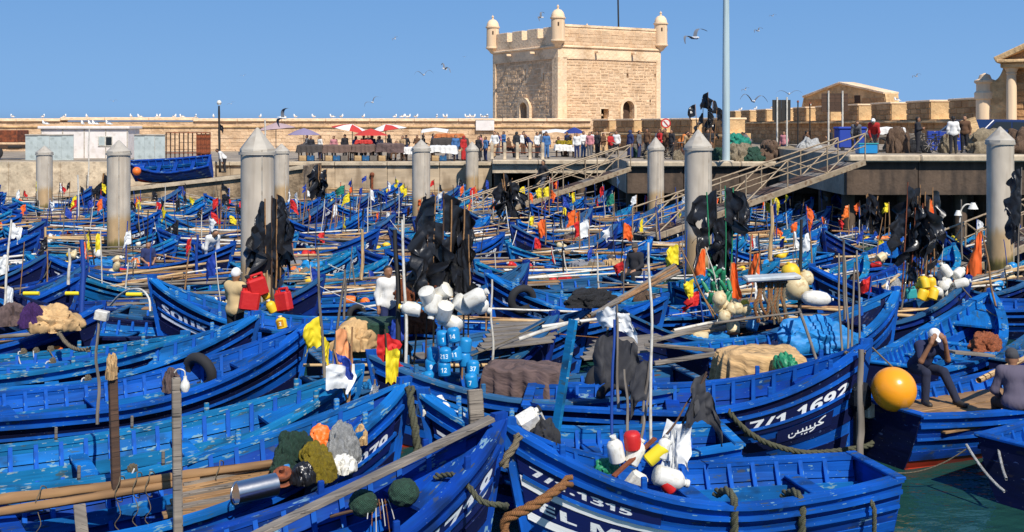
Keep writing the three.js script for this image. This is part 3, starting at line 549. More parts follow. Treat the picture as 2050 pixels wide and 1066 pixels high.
{ const p = thing('pontoon', 'weathered grey landing pontoon at the foot of the gangways', 'pontoon', at(1180, 520, 44).setY(0)); for (let i = 0; i < 7; i++) mesh('plank', bev(0.33, 0.08, 4, 0.01, -1.2 + i * 0.36, 0.42, 0), M.greywood, p); mesh('float', box(2.6, 0.7, 3.9, -0.1, 0.02, 0), M.darkconcrete, p); }
{ // lamp mast
  const Z = 62.5, o = thing('lamp_mast', 'tall pale blue grey tapering lamp mast on the wharf', 'lamp mast', V(cen(1454) * Z, 3.2, -Z));
  mesh('shaft', lathe([[0.21, 0], [0.2, 4], [0.165, 9], [0.13, 14]], 14), std({ map: mottle([172, 190, 192], 0.1, 5, 71, 0.3, [120, 130, 130], 0.4), roughness: 0.5 }), o);
  mesh('base_plate', bev(0.7, 0.06, 0.7, 0.01, 0, 0.04, 0), M.galv, o);
}
// ------------------------------------------------------------ boats
const boats = [];
// local frame: bow at x=0, stern at x=L, half breadth along z, water at y=0
function hullFns(p) {
  const sheer = u => p.hm + (p.hb - p.hm) * Math.pow(Math.max(0, 1 - u / 0.62), 2.15) + (p.hs - p.hm) * Math.pow(Math.max(0, (u - 0.5) / 0.5), 2);
  const half = u => p.B / 2 * Math.pow(Math.sin(Math.min(1, u / 0.52) * Math.PI / 2), 0.78) * (1 - (p.taper ?? 0.26) * Math.pow(Math.max(0, (u - 0.5) / 0.5), 2)) + 0.03;
  const keel = u => -0.32 + 0.27 * Math.pow(1 - u, 6);
  const hp = (u, v, s) => { const e = mix(0.78, 0.42, sm(0, 0.42, u)); return V(u * p.L + (1 - v) * 0.34 * Math.pow(1 - u, 5), mix(keel(u), sheer(u), v), s * (0.028 + (half(u) - 0.03) * Math.pow(v, e))); };
  const nrm = (u, v, s) => { const a = hp(Math.max(0, u - 0.01), v, s), b = hp(Math.min(1, u + 0.01), v, s), c = hp(u, Math.max(0.02, v - 0.02), s), d = hp(u, Math.min(1, v + 0.02), s); const n = b.sub(a).cross(d.sub(c)).normalize(); return n.z * s < 0 ? n.negate() : n; };
  const hout = (u, s) => { const a = hp(Math.max(0, u - 0.01), 1, s), b = hp(Math.min(1, u + 0.01), 1, s); const n = V(-(b.z - a.z), 0, b.x - a.x).normalize(); return n.z * s < 0 ? n.negate() : n; };
  return { sheer, half, keel, hp, nrm, hout };
}
const uRange = (a, b, n) => Array.from({ length: n + 1 }, (_, i) => mix(a, b, i / n));
function strake(f, s, v0, v1, nu, off, th, u0 = 0, u1 = 1) {
  return prism4(uRange(u0, u1, nu).map(u => { const n0 = f.nrm(u, v0, s), n1 = f.nrm(u, v1, s), a = f.hp(u, v0, s), b = f.hp(u, v1, s); return [a.clone().addScaledVector(n0, off), b.clone().addScaledVector(n1, off), b.clone().addScaledVector(n1, off - th), a.clone().addScaledVector(n0, off - th)]; }));
}
function railing(f, s, v, nu, o0, o1, y0, y1, u0 = 0, u1 = 1) {                     // bar along the hull: horizontal offsets o, heights y
  return prism4(uRange(u0, u1, nu).map(u => { const n = f.hout(u, s), a = f.hp(u, v, s), q = (o, y) => { const r = a.clone().addScaledVector(n, o); r.y += y; if (r.z * s < 0.004) r.z = 0.004 * s; return r; }; return [q(o1, y0), q(o1, y1), q(o0, y1), q(o0, y0)]; }));
}
function buildBoat(p, label, det, group) {
  p = { L: 6.2, B: 2.0, hb: 1.62, hm: 0.74, hs: 0.84, deckBow: 0.14, floor: true, thwarts: [0.36, 0.56, 0.78], ...p };
  const f = hullFns(p), o = new THREE.Group(), c = { out: M.cobalt, alt: M.navy, gun: M.azure, in: M.cobalt, bottom: M.redlead, rib: M.cobalt, str: M.azure, ...p.c };
  o.name = numbered('fishing_boat'); tag(o, label, 'boat', group); scene.add(o);
  const N = det === 2 ? 8 : det === 1 ? 5 : 3, nu = [10, 14, 22][det], pat = p.pat ?? (det === 2 ? 'baoaoaao' : det === 1 ? 'baoao' : 'bao');
  const mm = { b: c.bottom, a: c.alt, o: c.out, w: M.whitepaint, r: M.redlead, k: M.blackhull };
  for (const s of [-1, 1]) {
    for (let k = 0; k < N; k++) mesh('hull_plank', strake(f, s, k / N + (k ? 0 : 0.02), (k + 1) / N + (k < N - 1 ? 0.004 : 0), nu, k % 2 ? 0.014 : 0, 0.05), mm[pat[k]], o);
    mesh('gunwale', railing(f, s, 1, nu, -0.135, 0.05, -0.032, 0.022), c.gun, o);
    mesh('rub_rail', railing(f, s, 0.86, nu, 0.005, 0.05, -0.028, 0.028, 0.01), c.gun2 ?? c.out, o);
    if (det === 2) mesh('lower_rub_rail', railing(f, s, 0.68, nu, 0.005, 0.04, -0.022, 0.022, 0.02), c.out, o);
    mesh('inwale_board', railing(f, s, 1, nu, -0.122, -0.096, -0.17, -0.032, 0.05, 0.99), c.gun, o);
    mesh('inner_stringer', railing(f, s, 0.66, nu, -0.185, -0.15, -0.09, 0.09, 0.1, 0.99), c.str, o);
    if (det) mesh('inner_stringer', railing(f, s, 0.42, nu, -0.19, -0.15, -0.06, 0.07, 0.16, 0.985), c.in, o);
    { const nl = [1, 2, 4][det]; for (let k = 0; k < nl; k++) mesh('inner_plank', strake(f, s, 0.14 + 0.82 * k / nl, 0.14 + 0.82 * (k + 1) / nl - 0.012, nu, -0.058 - 0.004 * (k % 2), 0.012, 0.03, 0.99), k % 2 ? c.in : (c.lin ?? c.in), o); }
    const nr = Math.round(p.L / (det === 2 ? 0.36 : 0.46)), ribs = [];
    for (let i = 1; i < nr; i++) {
      const u = 0.06 + 0.92 * i / nr, w = 0.028 / p.L, g = prism4([0.18, 0.45, 0.72, 0.975].map(v => { const q = (uu, off) => { const r = f.hp(uu, v, s).addScaledVector(f.nrm(uu, v, s), -off); if (r.z * s < 0.01) r.z = 0.01 * s; return r; }; return [q(u - w, 0.03), q(u + w, 0.03), q(u + w, 0.13), q(u - w, 0.13)]; }));
      if (det) mesh('rib', g, c.rib, o); else ribs.push(g);
    }
    if (ribs.length) mesh('ribs', ribs, c.rib, o).userData.kind = 'stuff';
  }
  // stem post
  { const w = 0.05, pts = []; for (let i = 0; i <= 8; i++) { const v = i / 8 * 1.07, q = f.hp(0, Math.min(v, 1), 1); q.y += Math.max(0, v - 1) * 1.3; const d = 0.03; pts.push([V(q.x - d - 0.05, q.y, -w), V(q.x - d - 0.05, q.y, w), V(q.x + 0.11, q.y, w), V(q.x + 0.11, q.y, -w)]); } mesh('stem_post', prism4(pts), c.stem ?? c.out, o); }
  // transom
  { const sh = [], n = 8; for (let i = 0; i <= n; i++) { const v = 0.02 + 0.98 * i / n, q = f.hp(1, v, 1); sh.push([q.z, q.y]); } const P = sh.map(([z, y]) => new THREE.Vector2(z, y)).concat(sh.slice().reverse().map(([z, y]) => new THREE.Vector2(-z, y))); const g = tri(new THREE.ExtrudeGeometry(new THREE.Shape(P), { depth: 0.06, bevelEnabled: false })); g.rotateY(Math.PI / 2); g.translate(p.L - 0.04, 0, 0); mesh('transom', tri(g), c.tr ?? c.alt, o); const q = f.hp(1, 1, 1); mesh('transom_rail', bev(0.15, 0.05, q.z * 2 + 0.1, 0.012, p.L - 0.03, q.y + 0.012, 0), c.gun, o); }
  // thwarts, floor, bow deck, keelson
  for (const u of p.thwarts) { const y = Math.min(f.sheer(u) - 0.2, 0.62), hw = f.half(u) - 0.16; mesh('thwart', bev(det ? 0.24 : 0.3, 0.045, hw * 2, 0.01, u * p.L, y, 0), p.thwartMat ?? c.in, o); }
  if (p.floor) { const nb = det === 2 ? 5 : 3, W = p.B * (p.floorW ?? 0.62); for (let i = 0; i < nb; i++) { const z = (i + 0.5) / nb * W - W / 2; mesh('floor_board', bev(p.L * 0.66, 0.04, W / nb - 0.02, 0.008, p.L * 0.60, (p.floorY ?? 0.06) + 0.012 * (i % 2), z), p.floorMat ?? (det === 2 ? M.deep : M.oldblue), o); } }
  if (p.deckBow) { const rows = uRange(0.015, p.deckBow + 0.06, 6).map(u => { const h = Math.max(0.02, f.half(u) * 0.93 - 0.05), y = f.sheer(u) - 0.17; return [V(u * p.L, y, -h), V(u * p.L, y, h), V(u * p.L, y - 0.04, h), V(u * p.L, y - 0.04, -h)]; }); mesh('bow_deck', prism4(rows), c.in, o); }
  if (det === 2) for (const u of [0.12, 0.3]) { mesh('cleat', [bev(0.07, 0.16, 0.05, 0.01, u * p.L, f.sheer(u) + 0.09, f.half(u) - 0.06)], c.gun, o); mesh('cleat', [bev(0.07, 0.16, 0.05, 0.01, u * p.L, f.sheer(u) + 0.09, -f.half(u) + 0.06)], c.gun, o); }
  for (const u of p.pins ?? []) for (const s of [-1, 1]) mesh('thole_pin', bev(0.04, 0.2, 0.04, 0.008, u * p.L, f.sheer(u) + 0.1, s * (f.half(u) - 0.04)), M.greywood, o);
  o.userData.__ = 0; delete o.userData.__;
  return { o, p, f, det };
}
function putBoat(b, bow, alpha, roll = 0) {        // bow: world position, alpha: degrees from +x towards the camera
  const a = alpha * Math.PI / 180; b.o.position.set(bow.x, 0, bow.z); b.o.rotation.set(0, -a, 0); b.o.rotateX(roll); b.o.rotateZ(RR(-0.012, 0.012));
  b.a = a; b.bow = bow; b.o.updateMatrixWorld(true);
  const dx = Math.cos(a), dz = Math.sin(a);
  b.c = [bow.x + dx * b.p.L / 2, bow.z + dz * b.p.L / 2]; b.d = [dx, dz];
  b.w = (x, y, z) => b.o.localToWorld(V(x, y, z));                       // local point to world
  b.in = (u, t, y) => b.w(u * b.p.L, y, t * b.f.half(u));                // u along, t across
  boats.push(b); return b;
}
function decal(b, side, u0, u1, v0, v1, draw, W = 512, Hh = 128) {         // painted lettering that follows the planks
  const cv = document.createElement('canvas'); cv.width = W; cv.height = Hh; const x = cv.getContext('2d'); draw(x, W, Hh);
  const t = new THREE.CanvasTexture(cv); t.colorSpace = THREE.SRGBColorSpace; t.anisotropy = 4;
  const n = 14, rows = []; for (let i = 0; i <= n; i++) { const u = mix(u0, u1, i / n); rows.push([0, 1, 2, 3].map(j => { const v = mix(v0, v1, j / 3); return b.f.hp(u, v, side).addScaledVector(b.f.nrm(u, v, side), 0.022); })); }
  const g = strip(rows), uv = g.attributes.uv; for (let i = 0; i <= n; i++) for (let j = 0; j < 4; j++) { uv.setXY(i * 4 + j, side > 0 ? i / n : 1 - i / n, j / 3); }
  return mesh('painted_name', g, std({ map: t, roughness: 0.5, bumpMap: paintBump, bumpScale: 0.002 }), b.o);
}
const letters = (bg, fg, lines, font = 'bold', sk = 0) => (x, W, Hh) => {
  x.fillStyle = bg; x.fillRect(0, 0, W, Hh); x.fillStyle = fg; x.textBaseline = 'middle'; x.textAlign = 'center';
  lines.forEach(([t, cx, cy, size, w]) => { if (t === '=') { x.fillRect(cx * W, cy * Hh, w * W, size * Hh); return; } x.save(); x.translate(cx * W, cy * Hh); x.font = `${font} ${Math.round(size * Hh)}px sans-serif`; const m = x.measureText(t).width; x.scale(w * W / m, 1); x.fillText(t, 0, 0); x.strokeStyle = fg; x.lineWidth = Hh * 0.02; x.strokeText(t, 0, 0); x.restore(); });
  for (let i = 0; i < 260; i++) { x.fillStyle = bg; const q = hsh(i, 5, W), r = hsh(i, 6, W); x.globalAlpha = 0.5; x.fillRect(q * W, r * Hh, 1 + 5 * hsh(i, 7, W), 1 + 2 * hsh(i, 8, W)); } x.globalAlpha = 1;
};
const NV = '#0a1446', NV2 = '#0b1a5a', WH = '#f6f8f8';
const bowAt = (px, py, h) => gd(px, py, h);

// --- boats near the camera, one by one
const near = {};
const nb = (k, label, p, bow, alpha, det = 2, roll = 0) => near[k] = putBoat(buildBoat(p, label, det), bow, alpha, roll);
nb('B1', 'blue boat numbered 7/41718 with its bow at bottom centre', { L: 6.4, B: 2.05, hb: 1.72, pat: 'baoaaaao', c: { gun: M.royal, out: M.royal, in: M.royal, str: M.cobalt }, thwarts: [0.42, 0.7] }, bowAt(1000, 842, 1.72), 143);
nb('B2', 'blue boat with curved prow carrying nets and timber at bottom left', { L: 6.8, B: 2.1, hb: 1.7, pat: 'baoaoaao', c: { gun: M.azure, out: M.cobalt, in: M.royal }, thwarts: [0.72] }, bowAt(812, 768, 1.7), 147);
nb('D', 'worn azure boat with wide gunwale behind the net boat at left', { L: 6.8, B: 2.1, hb: 1.55, c: { gun: M.cyan, out: M.azure, in: M.azure, str: M.cyan, rib: M.cobalt }, pat: 'baoaoaao', pins: [0.45, 0.6] }, bowAt(716, 742, 1.55), 151);
nb('C', 'blue boat with square prow post left of the yellow flag', { L: 6.4, B: 2.0, hb: 1.62, c: { gun: M.cobalt, out: M.cobalt, in: M.cobalt, str: M.azure } }, bowAt(616, 648, 1.62), 147);
nb('B', 'blue boat with dark numbered bow and tyre below the red jugs', { L: 6.4, B: 1.95, hb: 1.6, c: { gun: M.azure, out: M.cobalt, in: M.azure, str: M.azure }, pat: 'baoaoaaa' }, bowAt(512, 632, 1.6), 157);
nb('A', 'blue boat with turquoise gunwale in front of the navy hull at left', { L: 6.6, B: 2.0, hb: 1.15, c: { gun: M.cyan, out: M.azure, in: M.cobalt, str: M.cyan } }, bowAt(372, 672, 1.15), 163);
nb('N', 'navy hulled boat with white stripe at the left edge', { L: 6.2, B: 2.0, hb: 1.75, pat: 'baaaaawa', c: { alt: M.navy, out: M.navy, gun: M.navy, in: M.azure, str: M.azure } }, bowAt(-60, 560, 1.75), 8);
nb('S', 'navy prow boat lettered in white behind the turquoise gunwale boat', { L: 6.0, B: 1.9, hb: 1.75, pat: 'baoaaaaa', c: { out: M.cobalt, gun: M.azure, in: M.cobalt } }, bowAt(302, 558, 1.75), 3);
nb('B3', 'bright blue boat with number and white name stripes at bottom centre', { L: 4.95, B: 1.75, hb: 1.62, hm: 0.72, hs: 0.8, taper: 0.4, pat: 'rbooaoao', c: { out: M.cobalt, alt: M.royal, gun: M.cobalt, in: M.cobalt, str: M.azure, bottom: M.navy, tr: M.royal }, thwarts: [0.5, 0.82] }, bowAt(1012, 852, 1.62), -14);
nb('E', 'blue boat with rope fender bow behind the bottom centre boats', { L: 4.3, B: 1.6, hb: 1.5, c: { gun: M.azure, in: M.cobalt, str: M.azure } }, bowAt(846, 790, 1.5), -5);
nb('B4', 'blue boat numbered 7/1.1692 with striped hull beside the orange buoy', { L: 5.3, B: 1.9, hb: 1.78, hm: 0.85, pat: 'baoaoaaa', c: { gun: M.cobalt, out: M.cobalt, alt: M.navy, in: M.royal } }, bowAt(1735, 690, 1.78), 185);
nb('F', 'blue boat loaded with numbered jugs and a brown covered crate', { L: 5.6, B: 1.85, hb: 1.5, c: { gun: M.oldblue, in: M.cobalt, str: M.azure } }, bowAt(742, 712, 1.5), -16);
nb('B5', 'blue boat with timber deck and red bottom at lower right', { L: 6.0, B: 2.0, hb: 1.5, pat: 'bbraoaoo', c: { out: M.cobalt, gun: M.cobalt, in: M.cobalt, tr: M.navy, bottom: M.redlead, alt: M.royal }, thwarts: [0.3], floorY: 0.56, floorW: 0.86, floorMat: M.wood }, V(11.0, 0, -20.5), 152);
nb('B6', 'blue boat slanting away behind the seated man in white cap', { L: 6.4, B: 1.8, hb: 1.45, c: { gun: M.azure, in: M.azure, str: M.cobalt } }, V(10.7, 0, -25.7), 126);
nb('B7', 'navy hulled boat in shade at the bottom right corner', { L: 6.0, B: 1.9, hb: 1.4, pat: 'baaaaaaa', c: { out: M.navy, alt: M.navy, gun: M.cobalt, in: M.cobalt, tr: M.navy, bottom: M.navy } }, V(11.9, 0, -18.8), 146);
nb('G1', 'navy prow boat with white letters and a tyre at centre', { L: 5.8, B: 1.9, hb: 1.6, pat: 'baoaoaaa', c: { gun: M.azure } }, bowAt(975, 548, 1.6), 8);
nb('G2', 'old blue boat with grey planked deck left of the blue board', { L: 5.8, B: 1.9, hb: 1.3, c: { gun: M.oldblue, in: M.azure, str: M.oldblue, rib: M.cobalt }, floorMat: M.greywood, thwartMat: M.greywood, thwarts: [0.3, 0.36, 0.42, 0.48, 0.54, 0.6, 0.66, 0.72] }, bowAt(1178, 622, 1.3), 158);
nb('R4', 'blue boat with two rows of white letters on its navy band', { L: 5.8, B: 1.9, hb: 1.55, pat: 'baoaoaaa', c: { gun: M.cobalt } }, bowAt(1624, 535, 1.55), 14);
nb('R3', 'blue boat with arched prow beside the blue plastic sheet', { L: 5.6, B: 1.8, hb: 1.6, c: { gun: M.azure, in: M.navy, str: M.cobalt } }, bowAt(1796, 582, 1.6), 152);
// lettering
decal(near.B1, -1, 0.01, 0.40, 0.56, 0.85, letters(NV2, WH, [['7/41718', 0.52, 0.5, 0.74, 0.9]]), 512, 128);
decal(near.B2, -1, 0.03, 0.26, 0.58, 0.84, letters(NV2, WH, [['7/1 1079', 0.5, 0.52, 0.6, 0.86]]), 512, 128);
decal(near.D, -1, 0.02, 0.24, 0.56, 0.84, letters(NV, WH, [['7/1705', 0.52, 0.5, 0.6, 0.84]]), 512, 128);
decal(near.B, -1, 0.02, 0.26, 0.55, 0.84, letters(NV, WH, [['7/1180', 0.5, 0.5, 0.62, 0.8]]), 512, 128);
decal(near.S, 1, 0.015, 0.27, 0.58, 0.88, letters(NV, WH, [['=', 0.06, 0.02, 0.14, 0.9], ['SOUK', 0.5, 0.5, 0.5, 0.8], ['=', 0.06, 0.82, 0.16, 0.94]]), 512, 160);
decal(near.B3, 1, 0.012, 0.34, 0.70, 0.835, letters(NV2, WH, [['7/1.1315', 0.44, 0.52, 0.66, 0.72]]), 512, 96);
decal(near.B3, 1, 0.012, 0.60, 0.60, 0.68, letters(WH, NV2, []), 256, 32);
decal(near.B3, 1, 0.012, 0.40, 0.43, 0.59, letters(NV2, WH, [['EL MAZ', 0.5, 0.52, 0.74, 0.84]], 'bold'), 512, 96);
decal(near.B3, 1, 0.012, 0.50, 0.35, 0.42, letters(WH, NV2, []), 256, 32);
decal(near.E, 1, 0.02, 0.24, 0.5, 0.84, letters(NV2, WH, [['7/1 17', 0.45, 0.5, 0.7, 0.8]]), 512, 128);
decal(near.B4, -1, 0.035, 0.37, 0.61, 0.85, letters(NV, WH, [['7/1.1692', 0.5, 0.5, 0.66, 0.92]]), 1024, 192);
decal(near.B4, 1, 0.04, 0.3, 0.58, 0.85, letters(NV, WH, [['7/1.1692', 0.5, 0.5, 0.66, 0.92]]), 256, 64);
decal(near.B4, -1, 0.09, 0.27, 0.44, 0.59, (x, W, Hh) => { letters(NV, WH, [])(x, W, Hh); x.strokeStyle = WH; x.lineWidth = 11; x.lineCap = 'round'; x.lineJoin = 'round'; x.font = 'bold 70px sans-serif';   // the Arabic name, drawn stroke by stroke
  const S = (...p) => { x.beginPath(); x.moveTo(p[0], p[1]); for (let i = 2; i < p.length; i += 4) x.quadraticCurveTo(p[i], p[i + 1], p[i + 2], p[i + 3]); x.stroke(); };
  S(380, 18, 352, 22, 330, 44, 352, 62, 372, 66, 340, 74, 310, 66); S(310, 66, 302, 92, 268, 98); S(304, 66, 296, 50, 300, 44); S(268, 70, 262, 50, 262, 48); S(290, 72, 240, 76, 200, 72); S(236, 70, 232, 50, 232, 48); S(206, 70, 202, 52, 202, 50); S(200, 72, 170, 78, 150, 72); S(168, 70, 164, 56, 164, 52); S(150, 72, 148, 100, 118, 98, 92, 96, 96, 66);
  x.fillStyle = WH; for (const [a, c] of [[240, 96], [226, 100], [200, 94], [120, 62]]) { x.beginPath(); x.arc(a, c, 6.5, 0, 7); x.fill(); } }, 448, 116);
decal(near.G1, 1, 0.03, 0.3, 0.6, 0.84, letters(NV, WH, [['HARBI', 0.5, 0.5, 0.66, 0.8]]), 384, 96);
decal(near.R4, 1, 0.02, 0.46, 0.62, 0.85, letters(NV, WH, [['TEBSPA', 0.36, 0.5, 0.56, 0.5], ['NUM', 0.82, 0.5, 0.5, 0.24]]), 512, 96);
decal(near.R4, 1, 0.1, 0.4, 0.42, 0.6, letters(NV, WH, [['LG 1702', 0.5, 0.5, 0.6, 0.8]]), 384, 96);

// --- the packed rows behind: a few kinds of boat, each berth its own boat
const kinds = { 1: [], 0: [] };
const colour = [{ gun: M.azure, out: M.cobalt, in: M.cobalt, str: M.azure }, { gun: M.cobalt, out: M.royal, in: M.royal, str: M.cobalt }, { gun: M.cyan, out: M.azure, in: M.cobalt, str: M.cyan }, { gun: M.cobalt, out: M.cobalt, in: M.azure, str: M.cobalt }, { gun: M.oldblue, out: M.deep, in: M.oldblue, str: M.azure }, { gun: M.royal, out: M.cobalt, in: M.azure, str: M.cyan }];
const tint = (m, r, g, b, ox) => { const q = m.clone(); q.color = col(r, g, b); return q; };
const tints = [[1, 1, 1], [0.72, 0.86, 0.92], [1, 0.86, 0.9], [0.6, 0.78, 0.84], [1, 1.1, 1.02], [0.8, 0.9, 0.86]].map(t => Object.fromEntries(['cobalt', 'royal', 'azure', 'cyan', 'deep', 'oldblue'].map(k => [k, tint(M[k], ...t)])));
function overlap(c, d, L, B, s) {
  const ax = [d, [-d[1], d[0]], s.d, [-s.d[1], s.d[0]]], hx = L / 2, hz = B / 2, hx2 = s.p.L / 2 * 0.94, hz2 = s.p.B / 2 * 0.88;
  for (const a of ax) {
    const r = hx * Math.abs(a[0] * d[0] + a[1] * d[1]) + hz * Math.abs(-a[0] * d[1] + a[1] * d[0]), r2 = hx2 * Math.abs(a[0] * s.d[0] + a[1] * s.d[1]) + hz2 * Math.abs(-a[0] * s.d[1] + a[1] * s.d[0]);
    if (Math.abs(a[0] * (c[0] - s.c[0]) + a[1] * (c[1] - s.c[1])) > r + r2) return false;
  }
  return true;
}
const pileSpots = scene.children.filter(o => o.name.startsWith('mooring_pile')).map(o => [o.position.x, o.position.z]);
function inRect(x, z, c, d, L, B) { const a = (x - c[0]) * d[0] + (z - c[1]) * d[1], b = -(x - c[0]) * d[1] + (z - c[1]) * d[0]; return Math.abs(a) < L / 2 && Math.abs(b) < B / 2; }
function free(c, d, L, B) {
  for (const s of boats) if (overlap(c, d, L * 0.94, B * 0.88, s)) return false;
  for (const [x, z] of pileSpots) if (inRect(x, z, c, d, L + 0.9, B + 0.8)) return false;
  for (const t of [-0.5, 0, 0.5]) { const x = c[0] + d[0] * L * t, z = c[1] + d[1] * L * t, px = CX + F * x / -z;
    const lim = px < 240 ? 68.2 : px < 640 ? 68.2 : px < 985 ? 75 : px < 1256 ? 71 : px < 1690 ? 61 : 48; if (-z > lim) return false;
    if (-z < 14.5 && x > 5) return false; if (x > 4.2 && x < 9.5 && -z < 17) return false; }
  return true;
}
const regionLabel = (px, Z) => {
  if (Z < 30) return px < 700 ? ['blue wooden boat in the left rows beyond the navy hull', 'boats of the nearer left rows'] : px < 1350 ? ['blue wooden boat in the middle rows behind the jugs', 'boats of the nearer middle rows'] : ['blue wooden boat in the right rows behind the striped hull', 'boats of the nearer right rows'];
  if (Z < 46) return px < 620 ? ['blue boat in rows around the algae stained left pile', 'boats of the middle left rows'] : px < 1300 ? ['blue boat in the centre rows before the long gangway', 'boats of the middle centre rows'] : ['blue boat in the rows before the dark wharf', 'boats of the middle right rows'];
  return px < 620 ? ['small far blue boat moored below the slipway', 'far boats below the slipway'] : px < 1000 ? ['small far blue boat moored below the quay wall', 'far boats below the quay wall'] : ['small far blue boat moored by the gangways and wharves', 'far boats by the gangways'];
};
{
  for (const det of [1, 0]) for (let i = 0; i < (det ? 6 : 6); i++) kinds[det].push({ L: [4.7, 5.2, 4.4, 5.3, 4.6, 4.9][i] * (det ? 1.05 : 0.97), B: [1.55, 1.65, 1.45, 1.7, 1.5, 1.6][i], hb: [1.3, 1.5, 1.2, 1.35, 1.55, 1.25][i], hm: [0.62, 0.68, 0.6, 0.64, 0.62, 0.68][i], hs: 0.72, thwarts: [[0.36, 0.56, 0.78], [0.4, 0.7], [0.3, 0.5, 0.62, 0.8], [0.35, 0.6, 0.85], [0.45, 0.75], [0.33, 0.55, 0.8]][i], deckBow: i % 2 ? 0.16 : 0.08, c: Object.fromEntries(Object.entries(colour[i]).map(([q, m]) => [q, tints[(i * 5 + det) % 6][Object.keys(M).find(n => M[n] === m)] ?? m])), pat: det ? ['baoao', 'baaao', 'boooa', 'baoaa', 'baoao', 'baaoo'][i] : ['bao', 'bao', 'boo', 'baa', 'bao', 'bao'][i], proto: null });
  const place = (x, Z, al) => {
    const det = Z < 33 ? 1 : 0, a = al * Math.PI / 180, d = [Math.cos(a), Math.sin(a)], k = Math.floor(R() * 6), K = kinds[det][k];
    if (!free([x, -Z], d, K.L, K.B)) return false;
    const px = CX + F * x / Z, [l0, group] = regionLabel(px, Z), label = l0.replace(/^(small far )?blue( wooden)? boat/, (_, a) => (a ?? '') + ['cobalt boat with azure rails', 'deep royal blue boat', 'blue boat with turquoise rails', 'cobalt boat pale blue inside', 'faded grey blue boat', 'dark railed blue boat'][k]);
    let b;
    if (!K.proto) { K.proto = b = buildBoat(K, label, det, group); }
    else { const o = K.proto.o.clone(); o.name = numbered('fishing_boat'); o.userData = { label, category: 'boat', group }; scene.add(o); b = { ...K.proto, o, p: K.proto.p, f: K.proto.f, det }; }
    putBoat(b, V(x - d[0] * K.L / 2, 0, -Z - d[1] * K.L / 2), al, RR(-0.03, 0.03)); b.fill = true; return true;
  };
  const dirAt = (px, Z) => px < 620 ? (Z < 45 ? 168 : 160) : px < 1300 ? 154 : px < 1600 ? 150 : 128;
  for (let pass = 0; pass < 3; pass++) for (let Z = 18; Z < 75; Z += 0.7) for (let px = -90; px < 2140; px += 12) {
    const x = cen(px + RR(-6, 6)) * Z, al = dirAt(px, Z) + RR(-14, 14) * (1 + pass * 0.8) + (R() < 0.3 ? 180 : 0) + (pass === 2 ? RR(-40, 40) : 0);
    place(x, Z + RR(-0.3, 0.3), al);
  }
  // painted numbers on some of them
  const nums = ['7/1.1204', '7/1.873', '7/1455', '7/1.1098', '7/2016', '7/1.339'].map(t => { const cv = document.createElement('canvas'); cv.width = 256; cv.height = 64; letters(NV, WH, [[t, 0.5, 0.5, 0.66, 0.84]])(cv.getContext('2d'), 256, 64); const x = new THREE.CanvasTexture(cv); x.colorSpace = THREE.SRGBColorSpace; return std({ map: x, roughness: 0.5 }); });
  boats.filter(b => b.fill && -b.c[1] < 56 && -b.c[1] > 30).forEach((b, i) => { if (hsh(i, 3, 9) > 0.5) return; const side = -Math.sin(b.a) * -b.c[0] + Math.cos(b.a) * -b.c[1] > 0 ? 1 : -1; const rows = uRange(0.03, 0.3, 10).map(u => [0, 1, 2].map(j => { const v = mix(0.62, 0.84, j / 2); return b.f.hp(u, v, side).addScaledVector(b.f.nrm(u, v, side), 0.024); })), g = strip(rows), uv = g.attributes.uv; for (let q = 0; q <= 10; q++) for (let j = 0; j < 3; j++) uv.setXY(q * 3 + j, side > 0 ? q / 10 : 1 - q / 10, j / 2); mesh('painted_number', g, nums[i % 6], b.o); });
  console.log('boats', boats.length);
}
// ------------------------------------------------------------ builders for gear
const E3 = (x, y, z) => new THREE.Euler(x, y, z);
function sheet(w, h, seed, o = {}) {                // cloth hoisted on a pole: pole along y from 0 down to -h, fly along +x, drooping in folds
  const { droop = 0.6, fold = 0.5, rag = 0.15, ns = 14, nt = 14, taper = 0 } = o, rows = [];
  for (let i = 0; i <= ns; i++) {
    const s = i / ns, row = [];
    for (let j = 0; j <= nt; j++) {
      const t = j / nt, ww = w * (1 - rag * n3(t * 5, seed, 2, seed)) * (1 - taper * t), a = fold * Math.sin(s * 5.5 + t * 2.6 + seed) + fold * 0.9 * (n3(s * 2.5, t * 2.5, 3, seed + 3) - 0.5) * 2;
      const c = 1 - droop * 0.45 * s, x = s * ww * c * Math.cos(a * s), z = s * ww * 0.45 * Math.sin(a + seed) * (0.4 + s) + 0.05 * (n3(s * 7, t * 7, 4, seed) - 0.5) - 0.05 * s * Math.abs(2 * n3(s * 6 + t * 3, t * 4 - s * 2 + 8, 5, seed) - 1), y = -t * h * (1 - rag * 0.6 * n3(s * 4, 9, 1, seed)) - droop * s * s * w * 0.75 + 0.07 * (n3(s * 5, t * 5, 7, seed) - 0.5) - rag * 0.35 * h * (j === nt ? hsh(i, 3, seed) : 0) ;
      row.push(V(x, y, z));
    }
    rows.push(row);
  }
  return strip(rows);
}
let _fs = 100;
